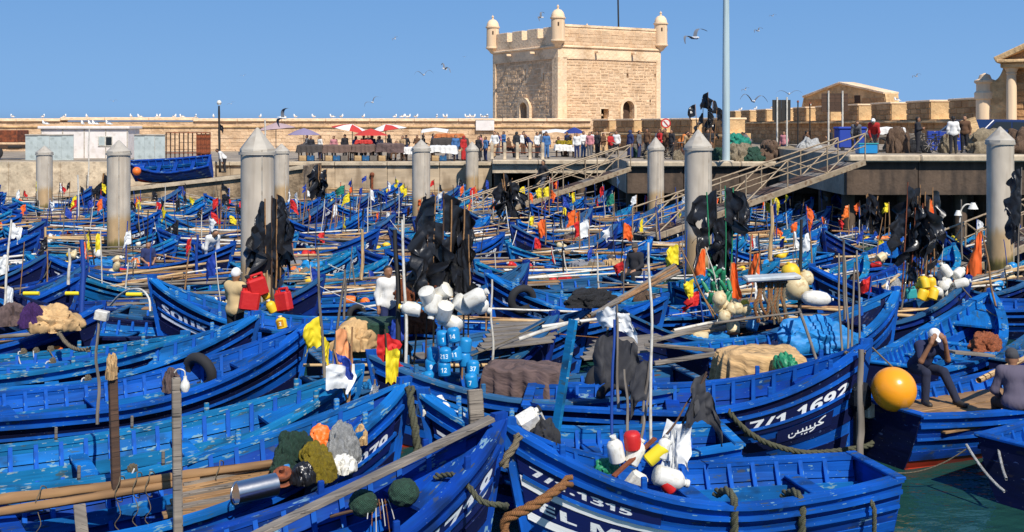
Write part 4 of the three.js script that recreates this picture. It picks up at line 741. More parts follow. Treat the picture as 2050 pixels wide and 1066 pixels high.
// a fishing marker: pole with flag and floats
function marker(name, label, base, top, r, poleMat, flags = [], group, cat = 'marker pole') {
  const o = thing(name, label, cat, base, 0, group), d = top.clone().sub(base);
  mesh('pole', stick(V(0, 0, 0), d, r, r * 0.7, 0.03), poleMat, o);
  for (const [mat, t, w, h, ang, opt] of flags) { const f = mesh('flag', sheet(w, h, _fs += 7, opt), mat, o); f.position.copy(d).multiplyScalar(t); f.rotation.y = ang; }
  return o;
}
const jugGeo = (() => { const cache = {}; return (k) => cache[k] ??= ({
  can: () => join([lathe([[0, 0], [0.42, 0.0], [0.5, 0.06], [0.5, 0.66], [0.46, 0.78], [0.3, 0.9], [0.17, 0.94], [0.17, 1.02], [0, 1.02]], 16)]),
  drum: () => join([lathe([[0, 0], [0.4, 0.0], [0.5, 0.1], [0.52, 0.5], [0.5, 0.86], [0.38, 1.0], [0.2, 1.04], [0, 1.04]], 16)]),
  jerry: () => { const g = [bev(0.72, 0.86, 0.42, 0.08, 0, 0.43, 0), bev(0.5, 0.1, 0.12, 0.03, 0.08, 1.0, 0), bev(0.1, 0.16, 0.12, 0.02, -0.14, 0.92, 0), bev(0.1, 0.16, 0.12, 0.02, 0.28, 0.92, 0), rod(V(-0.26, 0.84, 0), V(-0.26, 1.0, 0), 0.08, 0.07, 10)]; return join(g); },
  bucket: () => join([lathe([[0, 0.02], [0.36, 0], [0.5, 0.95], [0.54, 0.96], [0.54, 1.0], [0.48, 1.0], [0.34, 0.06], [0, 0.06]], 18)]),
  float: () => join([lathe([[0, 0], [0.2, 0.01], [0.4, 0.12], [0.5, 0.35], [0.5, 0.6], [0.4, 0.84], [0.2, 0.97], [0.1, 1.0], [0.1, 1.08], [0, 1.08]], 16)]),
})[k](); })();
function jug(kind, name, label, pos, size, mat, rot = E3(0, 0, 0), opt = {}) {
  const o = thing(name, label, opt.cat ?? 'jug', pos, 0, opt.group); o.rotation.copy(rot);
  const m = mesh('body', jugGeo(kind), mat, o); m.scale.set(size[0], size[1], size[2] ?? size[0]);
  if (kind === 'can') { const c = mesh('cap', lathe([[0.2, 1.0], [0.2, 1.1], [0, 1.1]], 12), opt.cap ?? M.white, o); c.scale.copy(m.scale); }
  if (kind === 'jerry') { const c = mesh('cap', rod(V(-0.26, 0.99, 0), V(-0.26, 1.08, 0), 0.1, 0.1, 10), opt.cap ?? M.rubber, o); c.scale.copy(m.scale); }
  if (opt.text) {
    const cv = document.createElement('canvas'); cv.width = cv.height = 64; const x = cv.getContext('2d'); x.fillStyle = opt.bg; x.fillRect(0, 0, 64, 64); x.fillStyle = '#e4eef2'; x.font = 'bold 46px sans-serif'; x.textAlign = 'center'; x.textBaseline = 'middle'; x.fillText(opt.text, 32, 34);
    const t = new THREE.CanvasTexture(cv); t.colorSpace = THREE.SRGBColorSpace;
    const g = new THREE.CylinderGeometry(0.525, 0.525, 0.6, 10, 1, true, -0.62, 1.24); g.translate(0, 0.5, 0); const lb = mesh('painted_number', g, std({ map: t, roughness: 0.45 }), o); lb.scale.copy(m.scale);
  }
  return o;
}
const heapGeo = Array.from({ length: 7 }, (_, i) => { const g = blob(0.5, 0.36, 0.5, 0.2, 1.4, 200 + i * 13, 7), p = g.attributes.position;
  for (let k = 0; k < p.count; k++) { const x = p.getX(k), y = p.getY(k), z = p.getZ(k), d = n3(x * 3 + 20, y * 3 + 20, z * 3 + 20, 60 + i), e = Math.abs(2 * n3(x * 4.4 + d * 2 + 30, y * 3 + 30, z * 4.4 + 30, 80 + i) - 1), e2 = Math.abs(2 * n3(x * 10 + d * 3 + 30, y * 7 + 30, z * 10 + 30, 90 + i) - 1), q = 1 - 0.22 * Math.pow(1 - e, 5) - 0.08 * Math.pow(1 - e2, 4) + 0.06 * e; p.setXYZ(k, x * q, y * q, z * q); } for (let k = 0; k < p.count; k++) if (p.getY(k) < -0.08) p.setY(k, -0.08); g.translate(0, 0.08, 0); return tri(toCreasedNormals(g, 0.9), 1); });
function heap(name, label, pos, w, h, d, mat, turn = RR(0, 6), group, cat = 'net heap') { const m = one(name, heapGeo[Math.floor(R() * 7)], mat, label, cat, group); m.position.copy(pos); m.scale.set(w, h / 0.42, d); m.rotation.y = turn; return m; }
function drape(w, d, h, seed, wav = 0.05) {          // cloth thrown over a box
  const rows = [], n = 96, prof = [[0.02, 1.02], [0.45, 1.03], [0.8, 1.02], [0.95, 1.0], [1.0, 0.93], [1.01, 0.75], [1.02, 0.5], [1.04, 0.25], [1.06, 0.02]];
  for (const [k, y] of prof) { const row = []; for (let i = 0; i <= n; i++) { const a = i / n * Math.PI * 2, c = Math.cos(a), s = Math.sin(a), q = Math.pow(Math.pow(Math.abs(c), 8) + Math.pow(Math.abs(s), 8), -1 / 8), low = 1 - y, wv = 1 + (low > 0.05 ? 1.3 * wav * Math.sqrt(low) * Math.sin(a * 19 + 3 * n3(c * 2 + 5, s * 2 + 5, 1, seed)) + wav * 1.6 * low * (n3(c * 4 + 9, s * 4 + 9, y * 2, seed) - 0.5) : 0); row.push(V(c * q * k * wv * w / 2, y * h + 0.09 * (n3(c * k * 3 + 9, s * k * 3 + 9, 5, seed) - 0.5) + 0.05 * (n3(c * k * 9 + 9, s * k * 9 + 9, 5, seed) - 0.5) + (y < 0.1 ? 0.12 * (n3(c * 3 + 5, s * 3 + 5, 8, seed)) : 0), s * q * k * wv * d / 2)); } rows.push(row); }
  return strip(rows);
}
const tyreGeo = new THREE.TorusGeometry(0.27, 0.095, 10, 22);
function tyre(label, pos, rx, ry, s = 1, group) { const o = one('tyre', tyreGeo, M.rubber, label, 'tyre', group); o.position.copy(pos); o.rotation.set(rx, ry, 0); o.scale.setScalar(s); return o; }
function laid(pts, r) {                              // three strands twisted round one another, with loose ends
  const c = new THREE.CatmullRomCurve3(pts), L = c.getLength(), n = Math.min(160, Math.max(16, Math.round(L / (r * 1.1)))), fr = c.computeFrenetFrames(n, false), gs = [];
  for (let k = 0; k < 3; k++) { const q = []; for (let i = 0; i <= n; i++) { const a = i / n * L / (r * 7) * 6.283 + k * 2.094 + 0.5 * n3(i * 0.2, k, 1, 5), w = 0.5 + 0.22 * (n3(i * 0.37, k * 3, 2, 9) - 0.5) + (i < 2 || i > n - 2 ? 0.35 : 0); q.push(c.getPointAt(i / n).addScaledVector(fr.normals[i], Math.cos(a) * r * w).addScaledVector(fr.binormals[i], Math.sin(a) * r * w)); } gs.push(tube(q, r * 0.56, n, 6)); }
  return join(gs);
}
function sagRope(name, label, pts, r, mat, group) { return one(name, r > 0.027 ? laid(pts, r) : tube(pts, r, pts.length * 6, 7), mat, label, 'rope', group); }
const sag = (a, b, d, n = 6) => Array.from({ length: n + 1 }, (_, i) => { const t = i / n, p = a.clone().lerp(b, t); p.y -= 4 * d * t * (1 - t); return p; });
function spar(label, a, b, r, mat, group, name = 'spar') { return one(name, stick(a, b, r, r * 0.75, 0.04, 7), mat, label, 'spar', group); }
function plank(label, a, b, w, h, mat, group, name = 'timber_plank') { return one(name, beam(a, b, w, h), mat, label, 'plank', group); }

// ------------------------------------------------------------ people
const poses = {
  stand: { el: [[0.245, 1.14, -0.03], [-0.245, 1.14, -0.03]], wr: [[0.26, 0.9, 0.06], [-0.26, 0.9, 0.06]] },
  fold: { el: [[0.27, 1.15, 0.02], [-0.27, 1.15, 0.02]], wr: [[0.03, 1.14, 0.22], [-0.05, 1.2, 0.23]] },
  walk: { el: [[0.24, 1.15, -0.12], [-0.24, 1.15, 0.08]], wr: [[0.25, 0.95, -0.08], [-0.24, 0.96, 0.26]], kn: [[0.1, 0.5, 0.2], [-0.1, 0.49, -0.04]], an: [[0.1, 0.1, 0.3], [-0.1, 0.13, -0.3]] },
  carry: { el: [[0.24, 1.14, 0.06], [-0.24, 1.14, 0.06]], wr: [[0.16, 1.06, 0.32], [-0.16, 1.06, 0.32]] },
  bend: { lean: 0.75, el: [[0.22, 1.12, 0.2], [-0.22, 1.12, 0.2]], wr: [[0.15, 0.86, 0.3], [-0.15, 0.86, 0.3]] },
  sit: { seat: 0.46, el: [[0.25, 1.12, 0.06], [-0.25, 1.12, 0.06]], wr: [[0.14, 1.0, 0.3], [-0.14, 1.0, 0.3]] },
  capman: { seat: 0.44, lean: 0.62, headDown: 0.5, custom: true },
  backsit: { seat: 0.5, lean: 0.22, el: [[0.27, 1.12, 0.1], [-0.27, 1.12, 0.1]], wr: [[0.12, 0.98, 0.3], [-0.12, 0.98, 0.3]] },
};
const bodyCache = {};
function bodyGeo(pose, robe, cell) {
  const key = pose + robe + cell; if (bodyCache[key]) return bodyCache[key];
  const P = poses[pose], v = a => V(...a), drop = P.seat ? 0.92 - P.seat - 0.09 : 0, J = {};
  const lean = p => { if (!P.lean) return p; const y = p.y - 0.95, z = p.z; return V(p.x, 0.95 + y * Math.cos(P.lean) - z * Math.sin(P.lean), z * Math.cos(P.lean) + y * Math.sin(P.lean)); };
  const up = p => lean(p).add(V(0, -drop, 0));
  J.pel = up(V(0, 0.95, 0)); J.ab = up(V(0, 1.12, 0.01)); J.ch = up(V(0, 1.31, 0)); J.nk = up(V(0, 1.47, 0.0)); J.hd = up(V(0, 1.58, 0.025)); J.ht = up(V(0, 1.645, 0.02));
  if (P.headDown) { J.hd = J.nk.clone().add(V(0, 0.08, 0.09)); J.ht = J.nk.clone().add(V(0, 0.15, 0.11)); }
  J.sh = [up(V(0.17, 1.41, 0)), up(V(-0.17, 1.41, 0))];
  if (P.custom) { J.el = [V(0.25, 0.72, 0.42), V(-0.25, 0.72, 0.42)]; J.wr = [J.hd.clone().add(V(0.13, -0.03, 0.13)), J.hd.clone().add(V(-0.13, -0.03, 0.13))]; J.tip = [J.hd.clone().add(V(0.05, 0.1, 0.13)), J.hd.clone().add(V(-0.05, 0.1, 0.13))]; }
  else { J.el = P.el.map(a => up(v(a))); J.wr = P.wr.map(a => up(v(a))); J.tip = J.wr.map((w, i) => w.clone().add(w.clone().sub(J.el[i]).normalize().multiplyScalar(0.16))); }
  J.hip = [V(0.095, 0.92 - drop, 0), V(-0.095, 0.92 - drop, 0)];
  if (P.seat) { J.kn = [V(0.17, 0.52, 0.42), V(-0.16, 0.52, 0.42)]; J.an = pose === 'capman' ? [V(0.28, 0.09, 0.62), V(-0.2, 0.09, 0.46)] : [V(0.16, 0.09, 0.44), V(-0.15, 0.09, 0.5)]; }
  else { J.kn = P.kn ? P.kn.map(v) : [V(0.1, 0.5, 0.02), V(-0.1, 0.5, 0.02)]; J.an = P.an ? P.an.map(v) : [V(0.11, 0.09, -0.02), V(-0.11, 0.09, -0.02)]; }
  const toe = J.an.map(a => a.clone().add(V(0.03 * Math.sign(a.x), -0.045, 0.17)));
  const torso = r => [[J.pel.clone().add(V(0.07, 0, 0)), J.pel.clone().add(V(-0.07, 0, 0)), 0.125 + r, 0.125 + r], [J.pel, J.ab, 0.13 + r, 0.125 + r], [J.ab, J.ch, 0.125 + r, 0.135 + r], [J.ch.clone().add(J.sh[0].clone().sub(J.ch).multiplyScalar(0.5)), J.ch.clone().add(J.sh[1].clone().sub(J.ch).multiplyScalar(0.5)), 0.112 + r, 0.112 + r], [J.sh[0], J.sh[1], 0.07 + r, 0.07 + r]];
  const upper = (r, t = 1) => [0, 1].map(i => [J.sh[i], J.sh[i].clone().lerp(J.el[i], t), 0.062 + r, mix(0.062, 0.046, t) + r]);
  const fore = (r, t = 1) => [0, 1].map(i => [J.el[i], J.el[i].clone().lerp(J.wr[i], t), 0.045 + r, 0.033 + r]);
  const legs = r => [0, 1].flatMap(i => [[J.hip[i], J.kn[i], 0.09 + r, 0.062 + r], [J.kn[i], J.an[i], 0.06 + r, 0.044 + r]]);
  const feet = r => [0, 1].flatMap(i => [[J.an[i].clone().add(V(0, -0.03, -0.03)), toe[i], 0.042 + r, 0.034 + r]]);
  const hands = [0, 1].flatMap(i => {
    const w = J.wr[i], d = J.tip[i].clone().sub(w), L = d.length(), D = d.clone().normalize(), side = V(0, 0, 1).cross(D).normalize(); if (side.length() < 0.5) side.set(1, 0, 0);
    const palm = w.clone().addScaledVector(D, 0.085), out = [[w, palm, 0.033, 0.036]];
    for (let k = 0; k < 4; k++) { const a = palm.clone().addScaledVector(side, (k - 1.5) * 0.021), c = D.clone().applyAxisAngle(side, 0.35), l = [0.07, 0.082, 0.078, 0.06][k], m = a.clone().addScaledVector(D, l * 0.55), e = m.clone().addScaledVector(c, l * 0.55); out.push([a, m, 0.0105, 0.0095], [m, e, 0.0095, 0.008]); }
    const th = w.clone().addScaledVector(D, 0.035).addScaledVector(side, 0.03 * (i ? 1 : -1)); out.push([th, th.clone().addScaledVector(D, 0.05).addScaledVector(side, 0.03 * (i ? 1 : -1)), 0.013, 0.01]);
    return out;
  });
  const f = V(0, 0, 1); if (P.headDown) f.set(0, -0.5, 0.86);
  const head = [[J.nk.clone().add(V(0, -0.05, 0)), J.hd, 0.056, 0.06], [J.hd, J.ht, 0.082, 0.092], [J.hd.clone().addScaledVector(f, 0.03), J.hd.clone().add(V(0, -0.04, 0)).addScaledVector(f, 0.035), 0.06, 0.045], [J.hd.clone().addScaledVector(f, 0.085).add(V(0, 0.02, 0)), J.hd.clone().addScaledVector(f, 0.108).add(V(0, -0.012, 0)), 0.013, 0.016], [J.hd.clone().add(V(0.088, 0.015, 0)), J.hd.clone().add(V(0.092, -0.015, 0)), 0.018, 0.014], [J.hd.clone().add(V(-0.088, 0.015, 0)), J.hd.clone().add(V(-0.092, -0.015, 0)), 0.018, 0.014]];
  const fine = cell < 0.016, G = {};
  G.body = flesh([...torso(0), ...upper(0), ...fore(0), ...hands, ...legs(0), ...feet(0), ...head], cell, 0.022);
  G.shirt = flesh([...torso(0.016), ...upper(0.015, 1), ...(robe === 'short' ? [] : fore(0.012, 0.85))], cell, 0.055);
  if (robe === 'short') G.shirt = flesh([...torso(0.016), ...upper(0.018, 0.75)], cell, 0.055);
  if (robe === 'robe') G.trousers = flesh([[J.pel, V(0, 0.3, 0), 0.155, 0.17], [V(-0.06, 0.62, 0), V(-0.09, 0.16, 0.02), 0.13, 0.13], [V(0.06, 0.62, 0), V(0.09, 0.16, 0), 0.13, 0.13]], cell, 0.04);
  else G.trousers = flesh([[J.pel.clone().add(V(0.06, -0.02, 0)), J.pel.clone().add(V(-0.06, -0.02, 0)), 0.138, 0.138], ...legs(0.018)], cell, 0.02);
  G.shoes = flesh(feet(0.012), cell * 0.8, 0.01);
  G.hair = flesh([[J.ht.clone().addScaledVector(f, -0.028).add(V(0, 0.008, 0)), J.ht.clone().addScaledVector(f, -0.012).add(V(0, 0.016, 0)), 0.092, 0.09], [J.ht.clone().addScaledVector(f, -0.04), J.nk.clone().addScaledVector(f, -0.04).add(V(0, 0.05, 0)), 0.08, 0.05]], cell * 0.8, 0.02);
  const cap = J.ht.clone().add(V(0, 0.012, 0)); G.cap = flesh([[cap, cap.clone().addScaledVector(f, 0.01).add(V(0, 0.02, 0)), 0.1, 0.095], [cap.clone().addScaledVector(f, 0.09).add(V(0.04, 0, 0)), cap.clone().addScaledVector(f, 0.15).add(V(0.025, -0.015, 0)), 0.016, 0.012], [cap.clone().addScaledVector(f, 0.09).add(V(-0.04, 0, 0)), cap.clone().addScaledVector(f, 0.15).add(V(-0.025, -0.015, 0)), 0.016, 0.012], [cap.clone().addScaledVector(f, 0.09), cap.clone().addScaledVector(f, 0.16).add(V(0, -0.015, 0)), 0.016, 0.012]], cell * 0.8, 0.03);
  G.scarf = flesh([[J.ht, J.ht.clone().add(V(0, 0.01, -0.01)), 0.108, 0.108], [J.ht, J.nk, 0.105, 0.095], [J.nk, J.ch, 0.09, 0.12]], cell, 0.03);
  return bodyCache[key] = G;
}
const clothes = {}; const cl = (r, g, b) => clothes[[r, g, b]] ??= cloth(r, g, b);
const skins = [std({ color: col(0.34, 0.17, 0.09), roughness: 0.6 }), std({ color: col(0.26, 0.12, 0.06), roughness: 0.6 })];
M.hair = std({ color: col(0.012, 0.01, 0.009), roughness: 0.7 }); M.shoe = std({ color: col(0.03, 0.025, 0.02), roughness: 0.6 });
function person(label, pos, turn, pose, shirt, trousers, o = {}) {
  const g = thing('person', label, 'person', pos, turn, o.group), G = bodyGeo(pose, o.robe ?? 'long', o.cell ?? 0.026), s = (o.h ?? 1.74) / 1.74; g.scale.setScalar(s);
  mesh('body', G.body, skins[o.skin ?? (R() < 0.5 ? 0 : 1)], g); mesh('shirt', G.shirt, cl(...shirt), g); mesh(o.robe === 'robe' ? 'robe_skirt' : 'trousers', G.trousers, cl(...trousers), g); mesh('shoes', G.shoes, M.shoe, g);
  if (o.scarf) mesh('headscarf', G.scarf, cl(...o.scarf), g); else if (o.cap) mesh('cap', G.cap, cl(...o.cap), g); else mesh('hair', G.hair, M.hair, g);
  if (o.bag) mesh('backpack', bev(0.3, 0.42, 0.16, 0.05, 0, 1.24, -0.22), cl(...o.bag), g);
  return g;
}

// ------------------------------------------------------------ gulls
const gullWing = (bend, seed) => { const rows = []; for (let i = 0; i <= 8; i++) { const t = i / 8, x = 0.05 + t * 0.62, y = bend * (0.30 * Math.sin(t * 2.2) - 0.22 * t * t), z = 0.12 * Math.sin(t * 2.4) - 0.2 * t * t, c = 0.085 * (1 - 0.82 * t * t) + 0.006, th = 0.012 * (1 - t) + 0.003; rows.push([V(x, y - th, -z - c), V(x, y + th, -z - c), V(x, y + th * 0.6, -z + c), V(x, y - th * 0.6, -z + c)]); } return prism4(rows); };
M.gullwhite = std({ color: col(0.78, 0.78, 0.76), roughness: 0.8 }); M.gullgrey = std({ color: col(0.17, 0.18, 0.2), roughness: 0.8 }); M.beak = std({ color: col(0.7, 0.4, 0.05) });
const gullBody = flesh([[V(0, 0, 0.14), V(0, 0, -0.12), 0.055, 0.05], [V(0, 0.01, 0.14), V(0, 0.02, 0.2), 0.04, 0.036], [V(0, 0, -0.1), V(0, 0, -0.28), 0.035, 0.012]], 0.016, 0.02), gullBeak = rod(V(0, 0.015, 0.23), V(0, 0.005, 0.28), 0.012, 0.004);
function gull(label, pos, turn, pitch, roll, bend, size = 1.1) {
  const o = thing('gull', label, 'gull', pos, turn, undefined); o.rotation.set(pitch, turn, roll); o.scale.setScalar(size);
  mesh('body', gullBody, M.gullwhite, o); mesh('beak', gullBeak, M.beak, o);
  const w = gullWing(bend, 1); mesh('wing', w, M.gullgrey, o); const w2 = mesh('wing', w, M.gullgrey, o); w2.scale.x = -1;
}
const perched = (() => { const body = flesh([[V(0, 0.17, 0.1), V(0, 0.14, -0.08), 0.07, 0.06], [V(0, 0.19, 0.11), V(0, 0.28, 0.14), 0.045, 0.042], [V(0, 0.14, -0.08), V(0, 0.1, -0.24), 0.045, 0.012]], 0.02, 0.03); return { body, wing: flesh([[V(0, 0.19, 0.03), V(0, 0.14, -0.2), 0.065, 0.02]], 0.02, 0.02), leg: join([rod(V(0.025, 0, 0.02), V(0.025, 0.1, 0.02), 0.008, 0.008, 4)]) }; })();
function perch(pos, label, group) { const o = thing('perched_gull', label, 'gull', pos, RR(0, 6.28), group); o.scale.setScalar(1.35); mesh('body', perched.body, M.gullwhite, o); const w = mesh('wing', perched.wing, M.gullgrey, o); w.scale.set(1.15, 1, 1); for (const s of [-1, 1]) { const l = mesh('leg', perched.leg, M.beak, o); l.scale.x = s; } }
// ------------------------------------------------------------ life on the quays
const on = (px, Z, Y) => V(cen(px) * Z, Y, -Z);
{ // white site cabin
  const o = thing('site_cabin', 'white site cabin with small window at far left', 'cabin', on(168, 84, QY)), w = 6.4, h = 2.15;
  mesh('wall', box(w, h, 2.6, 0, h / 2, -1.3), M.cabin, o); mesh('roof', bev(w + 0.3, 0.2, 3.0, 0.03, 0, h + 0.1, -1.3), M.cabin, o);
  for (let i = 0; i < 5; i++) mesh('panel_joint', box(0.06, h, 0.05, -w / 2 + 0.05 + i * (w - 0.1) / 4, h / 2, 0.02), M.galv, o);
  const f = mesh('window', box(1.05, 0.75, 0.08, 1.55, 1.25, 0.03), M.pvc, o); mesh('pane', box(0.42, 0.6, 0.05, 1.3, 1.25, 0.06), M.sheet, f); mesh('pane', box(0.42, 0.6, 0.05, 1.82, 1.25, 0.06), M.glassdark, f);
}
for (const [a, b, y0, label] of [[50, 147, 270, 'pale corrugated metal hoarding left of the white cabin'], [268, 330, 270, 'pale corrugated metal hoarding right of the white cabin']]) {
  const Z = 79.5, x0 = cen(a) * Z, x1 = cen(b) * Z, h = H - (y0 - HY) / F * Z - QY, o = thing('hoarding', label, 'hoarding', V((x0 + x1) / 2, QY, -Z)), n = Math.round((x1 - x0) / 0.8);
  for (let i = 0; i < n; i++) mesh('sheet_panel', box((x1 - x0) / n - 0.015, h, 0.04, mix(x0, x1, (i + 0.5) / n) - (x0 + x1) / 2, h / 2, 0.02 * (i % 2)), M.sheet, o);
  mesh('top_rail', box(x1 - x0, 0.07, 0.09, 0, h, 0.05), M.galv, o);
}
{ const Z = 79.5, x0 = cen(332) * Z, x1 = cen(420) * Z, o = thing('bar_fence', 'rusty brown bar fence beside the boat on the slipway', 'fence', V(x0, QY, -Z)); for (let i = 0; i <= 10; i++) mesh('bar', box(0.07, 1.95, 0.07, (x1 - x0) * i / 10, 0.97, 0), i > 6 ? M.rust : M.darkwood, o); mesh('rail', box(x1 - x0, 0.07, 0.05, (x1 - x0) / 2, 1.9, 0.06), M.rust, o); mesh('rail', box(x1 - x0, 0.07, 0.05, (x1 - x0) / 2, 0.5, 0.06), M.rust, o); for (let i = 7; i < 10; i++) mesh('board', box(0.26, 1.7, 0.03, (x1 - x0) * (i + 0.5) / 10, 0.95, -0.05), M.rust, o); }
{ const o = thing('flatbed_truck', 'brown loaded truck cut off at the left edge of the quay', 'truck', on(-20, 81, QY)); mesh('load_box', bev(2.6, 0.85, 2, 0.04, 1.0, 1.65, 0), M.rust, o); mesh('chassis', bev(3.0, 0.3, 1.7, 0.04, 0.9, 0.9, 0), M.darkwood, o); mesh('cab', bev(1.3, 1.6, 2, 0.12, -1.0, 1.8, 0), M.yellow, o); mesh('mudguard', bev(0.9, 0.2, 0.3, 0.05, 2.1, 0.9, 0.9), M.blackpole, o); for (const x of [0.75, -1]) { const w = mesh('wheel', xf(tri(new THREE.TorusGeometry(0.34, 0.15, 10, 22)), x, 0.49, 0.8), M.rubber, o); mesh('rim', rod(V(x, 0.49, 0.72), V(x, 0.49, 0.88), 0.24, 0.24, 16), M.galv, w); } }
// boats hauled out on the slipway
{
  const b = buildBoat({ L: 5.0, B: 1.7, hb: 1.45, hm: 0.8, hs: 0.9, pat: 'baaao', c: { out: M.deep, alt: M.royal, gun: M.royal, in: M.royal, tr: M.royal } }, 'blue boat with pale stripes hauled out on the slipway', 1);
  b.o.position.copy(at(262, 366, 71.5)); b.o.position.y += 0.1; b.o.rotation.set(0.5, 0.1, 0.06); b.o.updateMatrixWorld(true);
  const k = thing('boat_cradle', 'dark timber cradle under the boat on the slipway', 'cradle', at(345, 366, 71.5)); for (const x of [-1.4, 0, 1.3]) mesh('support', bev(0.3, 0.4, 1.5, 0.03, x, -0.2 + x * 0.06, 0), M.darkwood, k);
  const s = one('round_buoy', new THREE.SphereGeometry(0.26, 16, 12), M.orange, 'small orange buoy hanging on the slipway boat by the pile', 'buoy'); s.position.copy(at(273, 343, 70.2));
}
// market stalls along the quay edge
const striped = (cols) => i => cols[i % cols.length];
function parasol(label, px, py, Z, Y, r, cols, tilt = 0.1) {
  const p = at(px, py, Z), o = thing('parasol', label, 'parasol', V(p.x, Y, p.z)), h = p.y - Y;
  mesh('pole', rod(V(0, 0, 0), V(0, h, 0), 0.03), M.galv, o);
  for (let i = 0; i < 8; i++) { const a0 = i / 8 * 6.2832, a1 = (i + 1) / 8 * 6.2832, am = (a0 + a1) / 2, e = (a, k, y) => V(Math.sin(a) * r * k, h + y + Math.sin(a) * tilt * k * r, Math.cos(a) * r * k), rows = [[0.02, 0.02], [0.5, -0.13], [1, -0.42]].map(([k, y]) => [e(a0, k, y), e(am, k * 0.97, y + 0.03 - 0.05 * k), e(a1, k, y)]); mesh('canopy_panel', strip(rows), cols(i), o); }
}
const cR = cl(0.5, 0.04, 0.03), cW = cl(0.7, 0.68, 0.64), cP = cl(0.42, 0.3, 0.3), cV = cl(0.24, 0.2, 0.3), cG = cl(0.04, 0.12, 0.08), cN = cl(0.02, 0.04, 0.2), cO = cl(0.5, 0.16, 0.05), cD = cl(0.06, 0.05, 0.045), cB = cl(0.14, 0.09, 0.07);
parasol('faded pink parasol behind the thickest left pile', 552, 247, 82, QY, 1.4, striped([cP, cP]), 0.1);
parasol('greyish purple parasol over a market stall', 608, 258, 81, QY, 1.15, striped([cV, cV, cP]), 0);
parasol('red and white striped parasol at the market', 705, 250, 81, QY, 1.5, striped([cR, cW]), -0.2);
parasol('red and white parasol with a green panel at the market', 772, 250, 82, QY, 1.5, striped([cR, cW, cG, cW]), 0.15);
parasol('flat red parasol between the two striped ones', 742, 259, 79.4, QY, 1.2, striped([cR, cR, cO]), 0);
parasol('navy parasol beside the white awning below the tower', 1150, 256, 88, 3.0, 0.85, striped([cN, cN, cW]), 0);
function stall(label, px0, px1, Z, Y, h, mat, top, crates) {
  const x0 = cen(px0) * Z, x1 = cen(px1) * Z, w = x1 - x0, o = thing('market_stall', label, 'stall', V((x0 + x1) / 2, Y, -Z));
  for (const x of [-1, 1]) for (const z of [-1, 1]) mesh('leg', box(0.08, h - 0.1, 0.08, x * (w / 2 - 0.08), (h - 0.1) / 2, z * 0.45), M.darkwood, o);
  mesh('table_top', box(w, 0.06, 1.0, 0, h - 0.08, 0), M.greywood, o);
  mesh('cover', drape(w + 0.12, 1.2, h * 0.55, Math.round(px0), 0.06).translate(0, h * 0.47, 0), mat, o);
  if (top) mesh('goods', drape(w * 0.8, 0.8, 0.3, Math.round(px1), 0.1).translate(0, h, 0), top, o);
  for (let i = 0; i < crates; i++) mesh('crate', bev(0.46, 0.36, 0.4, 0.02, -w / 2 + 0.35 + i * 0.52, 0.2, 0.35), [M.palewood, M.oldblue, M.greywood][i % 3], o);
}
stall('low stall under crumpled dark sheet by the small left pile', 598, 645, 77.6, QY, 1.05, cD, null, 2);
stall('stall with brown cover and pale wooden boxes below', 650, 702, 77.6, QY, 1.05, cB, null, 3);
stall('stall with blue crates under a dark awning cloth', 708, 748, 77.6, QY, 1.1, cB, cR, 3);
stall('stall under a mottled brown tarpaulin at quay edge', 756, 806, 77.5, QY, 1.15, M.tarpbrown, null, 1);
stall('small stall with pale sheet left of the middle pile', 811, 832, 77.6, QY, 0.9, cW, null, 0);
stall('stall with white cloth right of the middle pile', 862, 912, 77.6, QY, 1.0, cW, null, 2);
stall('stall heaped with orange goods under white awning', 866, 935, 80.5, QY, 1.5, cD, cO, 0);
stall('fish table with yellow crate among the crowd', 1112, 1150, 79, 3.0, 0.8, cW, M.netyellow, 0);
for (const [a, b, py, Z, Y, label] of [[845, 898, 262, 82, QY, 'white awning over the orange heaped stall'], [1085, 1140, 264, 90, 3.0, 'white awning beside the navy parasol']]) { const x0 = cen(a) * Z, x1 = cen(b) * Z, h = at(0, py, Z).y - Y, o = thing('awning', label, 'awning', V((x0 + x1) / 2, Y, -Z)), w = x1 - x0; mesh('canopy', strip([[V(-w / 2, h, -1), V(0, h + 0.15, -1), V(w / 2, h, -1)], [V(-w / 2, h + 0.1, 0), V(0, h + 0.22, 0), V(w / 2, h + 0.1, 0)], [V(-w / 2, h - 0.15, 1), V(0, h, 1), V(w / 2, h - 0.15, 1)]]), cW, o); for (const x of [-1, 1]) for (const z of [-1, 1]) mesh('post', rod(V(x * w / 2, 0, z), V(x * w / 2, h, z), 0.03), M.galv, o); }
// post-and-bar railing above the wharf opening
{ const Z = 72.5, o = thing('post_railing', 'pinkish stone post railing on the wharf edge', 'railing', on(985, Z, 3.0)); for (let i = 0; i < 5; i++) mesh('post', bev(0.2, 1.08, 0.2, 0.03, i * 0.80, 0.54, 0), M.coping, o); for (let i = 0; i < 4; i++) { mesh('bar', rod(V(i * 0.8 + 0.1, 0.8, 0), V(i * 0.8 + 0.7, 0.8, 0), 0.03), M.rust, o); mesh('bar', rod(V(i * 0.8 + 0.1, 0.45, 0), V(i * 0.8 + 0.7, 0.45, 0), 0.03), M.rust, o); } }
